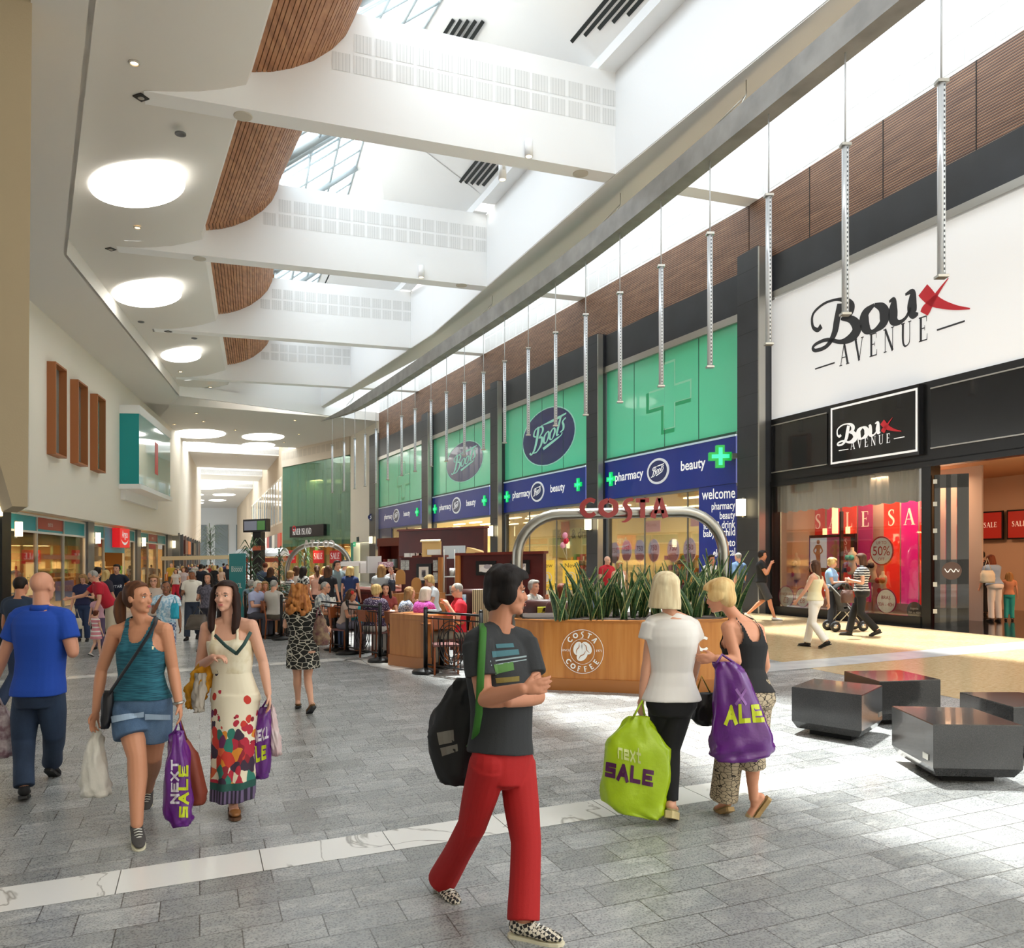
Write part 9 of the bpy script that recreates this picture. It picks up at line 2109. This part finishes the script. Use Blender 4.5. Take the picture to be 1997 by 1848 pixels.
mp('woman in a peach strappy top in the queue',618,20.6,3.5,1.66,'stand',('pony','brown'),('#e0b4a0',0),('#3a3a44','trousers'),True,SK1)
mp('fair-haired woman in white and black standing inside the far arch',578,22.8,3.1,1.64,'stand',('longback','brown'),('#d6cdc0',.4),('#20202a','trousers'),True,SK1)
mp('woman with long black hair in a black and white print top',592,20.4,2.4,1.64,'stand',('longback','dark'),('#9a9a98',.5),('#2a2a30','trousers'),True,SK2,topm=mat('bw_print','#1d1d20',.85,noise=(22,'#d8d6d0',.06)))
mp('man in a slate shirt standing beyond the hedge',517,24.0,3.7,1.76,'stand',('buzz','auburn'),('#3f4c60',.6),('#2a2f3a','trousers'),False,SK1)
mp('dark-haired woman in black standing beyond the hedge',528,22.6,2.8,1.62,'stand',('longback','brown'),('#1a1a22',.5),('#22222a','trousers'),True,SK1)
mp('boy in a navy striped top by the far arch',566,21.6,2.2,1.5,'stand',('mop','light'),('#2a3450',.5),('#3a3f52','trousers'),False,SK1,topm=stripes('navy_stripe','#222c4a','#d8d6d0',.06,2,.6),child=True)
mp('man in a white tee at the end of the counter',672,23.2,3.0,1.78,'stand',('short','dark'),('#e2dfd6',.5),('#3a3a40','trousers'),False,SK1)
mp('sunglassed blonde woman in the queue facing us',633,21.2,.4,1.62,'stand',('longback','blonde'),('#d8b8a8',.4),('#8a8a90','trousers'),True,SK2,glasses='#2a201c')
# --- crowd down the mall: a few kinds, copied and re-dressed
protos=[mp('crowd',0,60,0,1.7,'walk',('short','dark'),('#555555',.5),('#2c3444','trousers'),False,SK1,vox=.02,face=False),mp('crowd',0,60,0,1.62,'walk',('longback','brown'),('#996666',.4),('#2c3444','trousers'),True,SK1,vox=.02,face=False),mp('crowd',0,60,0,1.64,'stand',('bob','blonde'),('#aa8888',.4),('#aa6666','skirt'),True,SK1,vox=.02,face=False),mp('crowd',0,60,0,1.76,'stand',('buzz','grey'),('#777777',.6),('#5a5248','trousers'),False,SK3,vox=.02,face=False)]
spec=[(343,36,0,1,'#d8d2cc','#c02038','girl in a white printed tee and red trousers down the mall'),(358,36.5,0,1,'#c9b8b8','#3a3a48','girl in a pale printed tee beside the one in red trousers'),(392,31,3.1,0,'#1d222e','#22262e','man in a dark jacket walking away behind the man in the white shirt'),(398,44,3.3,0,'#dcd6c6','#b9ab90','man in cream walking away beyond the dark jacket'),(418,38,3.0,2,'#1c1c22','#1c1c22','woman in black near the teal banner'),(431,40,3.2,2,'#d8b8a4','#3a3a44','woman in peach near the teal banner'),(443,42,.2,0,'#23262e','#1d2028','man in black behind the teal banner'),(334,48,.2,3,'#b8a03c','#4a4438','man in mustard at the far left of the mall'),(340,58,3.1,0,'#e0dcd4','#3a3f4a','man in white far down on the left'),(350,62,3.0,3,'#3a3440','#2a2a32','dark figure far down on the left'),(362,56,3.2,1,'#5a3a4a','#33384a','woman in plum far down the mall'),(368,66,.1,0,'#38404c','#2a2c34','man in slate far down the mall'),(374,70,3.0,2,'#b86a6a','#8a4a4a','woman in rose far down the mall'),(380,60,3.2,3,'#e6e2da','#8a8274','man in a pale shirt far down the mall'),(386,74,.2,1,'#2c3a5a','#22283a','woman in blue far down the mall'),(403,64,3.1,0,'#c8c2b4','#4a4a54','man in stone far down the mall'),(409,56,.1,2,'#9a3a3c','#3a2a30','woman in red far down the mall'),(414,70,3.0,3,'#5a6a5a','#3a3f3a','man in green far down the mall'),(424,62,3.2,1,'#e8d8cc','#5a4a5a','woman in pale pink far down the mall'),(436,58,3.0,0,'#4a4a8a','#2a2a3a','man in blue far down the mall'),(347,40,3.2,3,'#e6e2dc','#2a2c34','man in a white shirt behind the girls'),(356,50,3.0,2,'#6a5a48','#3a342c','woman in brown behind the girls')]
for k,(px,Y,th,pi,ct,cb,lab)in enumerate(spec):
 src=protos[pi];o=copy_tree(src);x=(px-CX0)/FPX*Y;o.location=(x,Y,RAMP*x);o.rotation_euler=(0,0,th+.15*math.sin(k));s_=.94+.1*((k*7)%5)/5;o.scale=(s_,s_,s_)
 o['label']=lab;o['group']='shoppers far down the mall'
 for c in o.children:
  nm=c.name.split('.')[0]
  if nm in('shirt','trousers','skirt')and c.material_slots:c.material_slots[0].link='OBJECT';c.material_slots[0].material=cl(ct[1:],ct)if nm=='shirt' else cl(cb[1:],cb)
for p in protos:
 for c in list(p.children):
  for g in list(c.children):bpy.data.objects.remove(g)
  bpy.data.objects.remove(c)
 bpy.data.objects.remove(p)
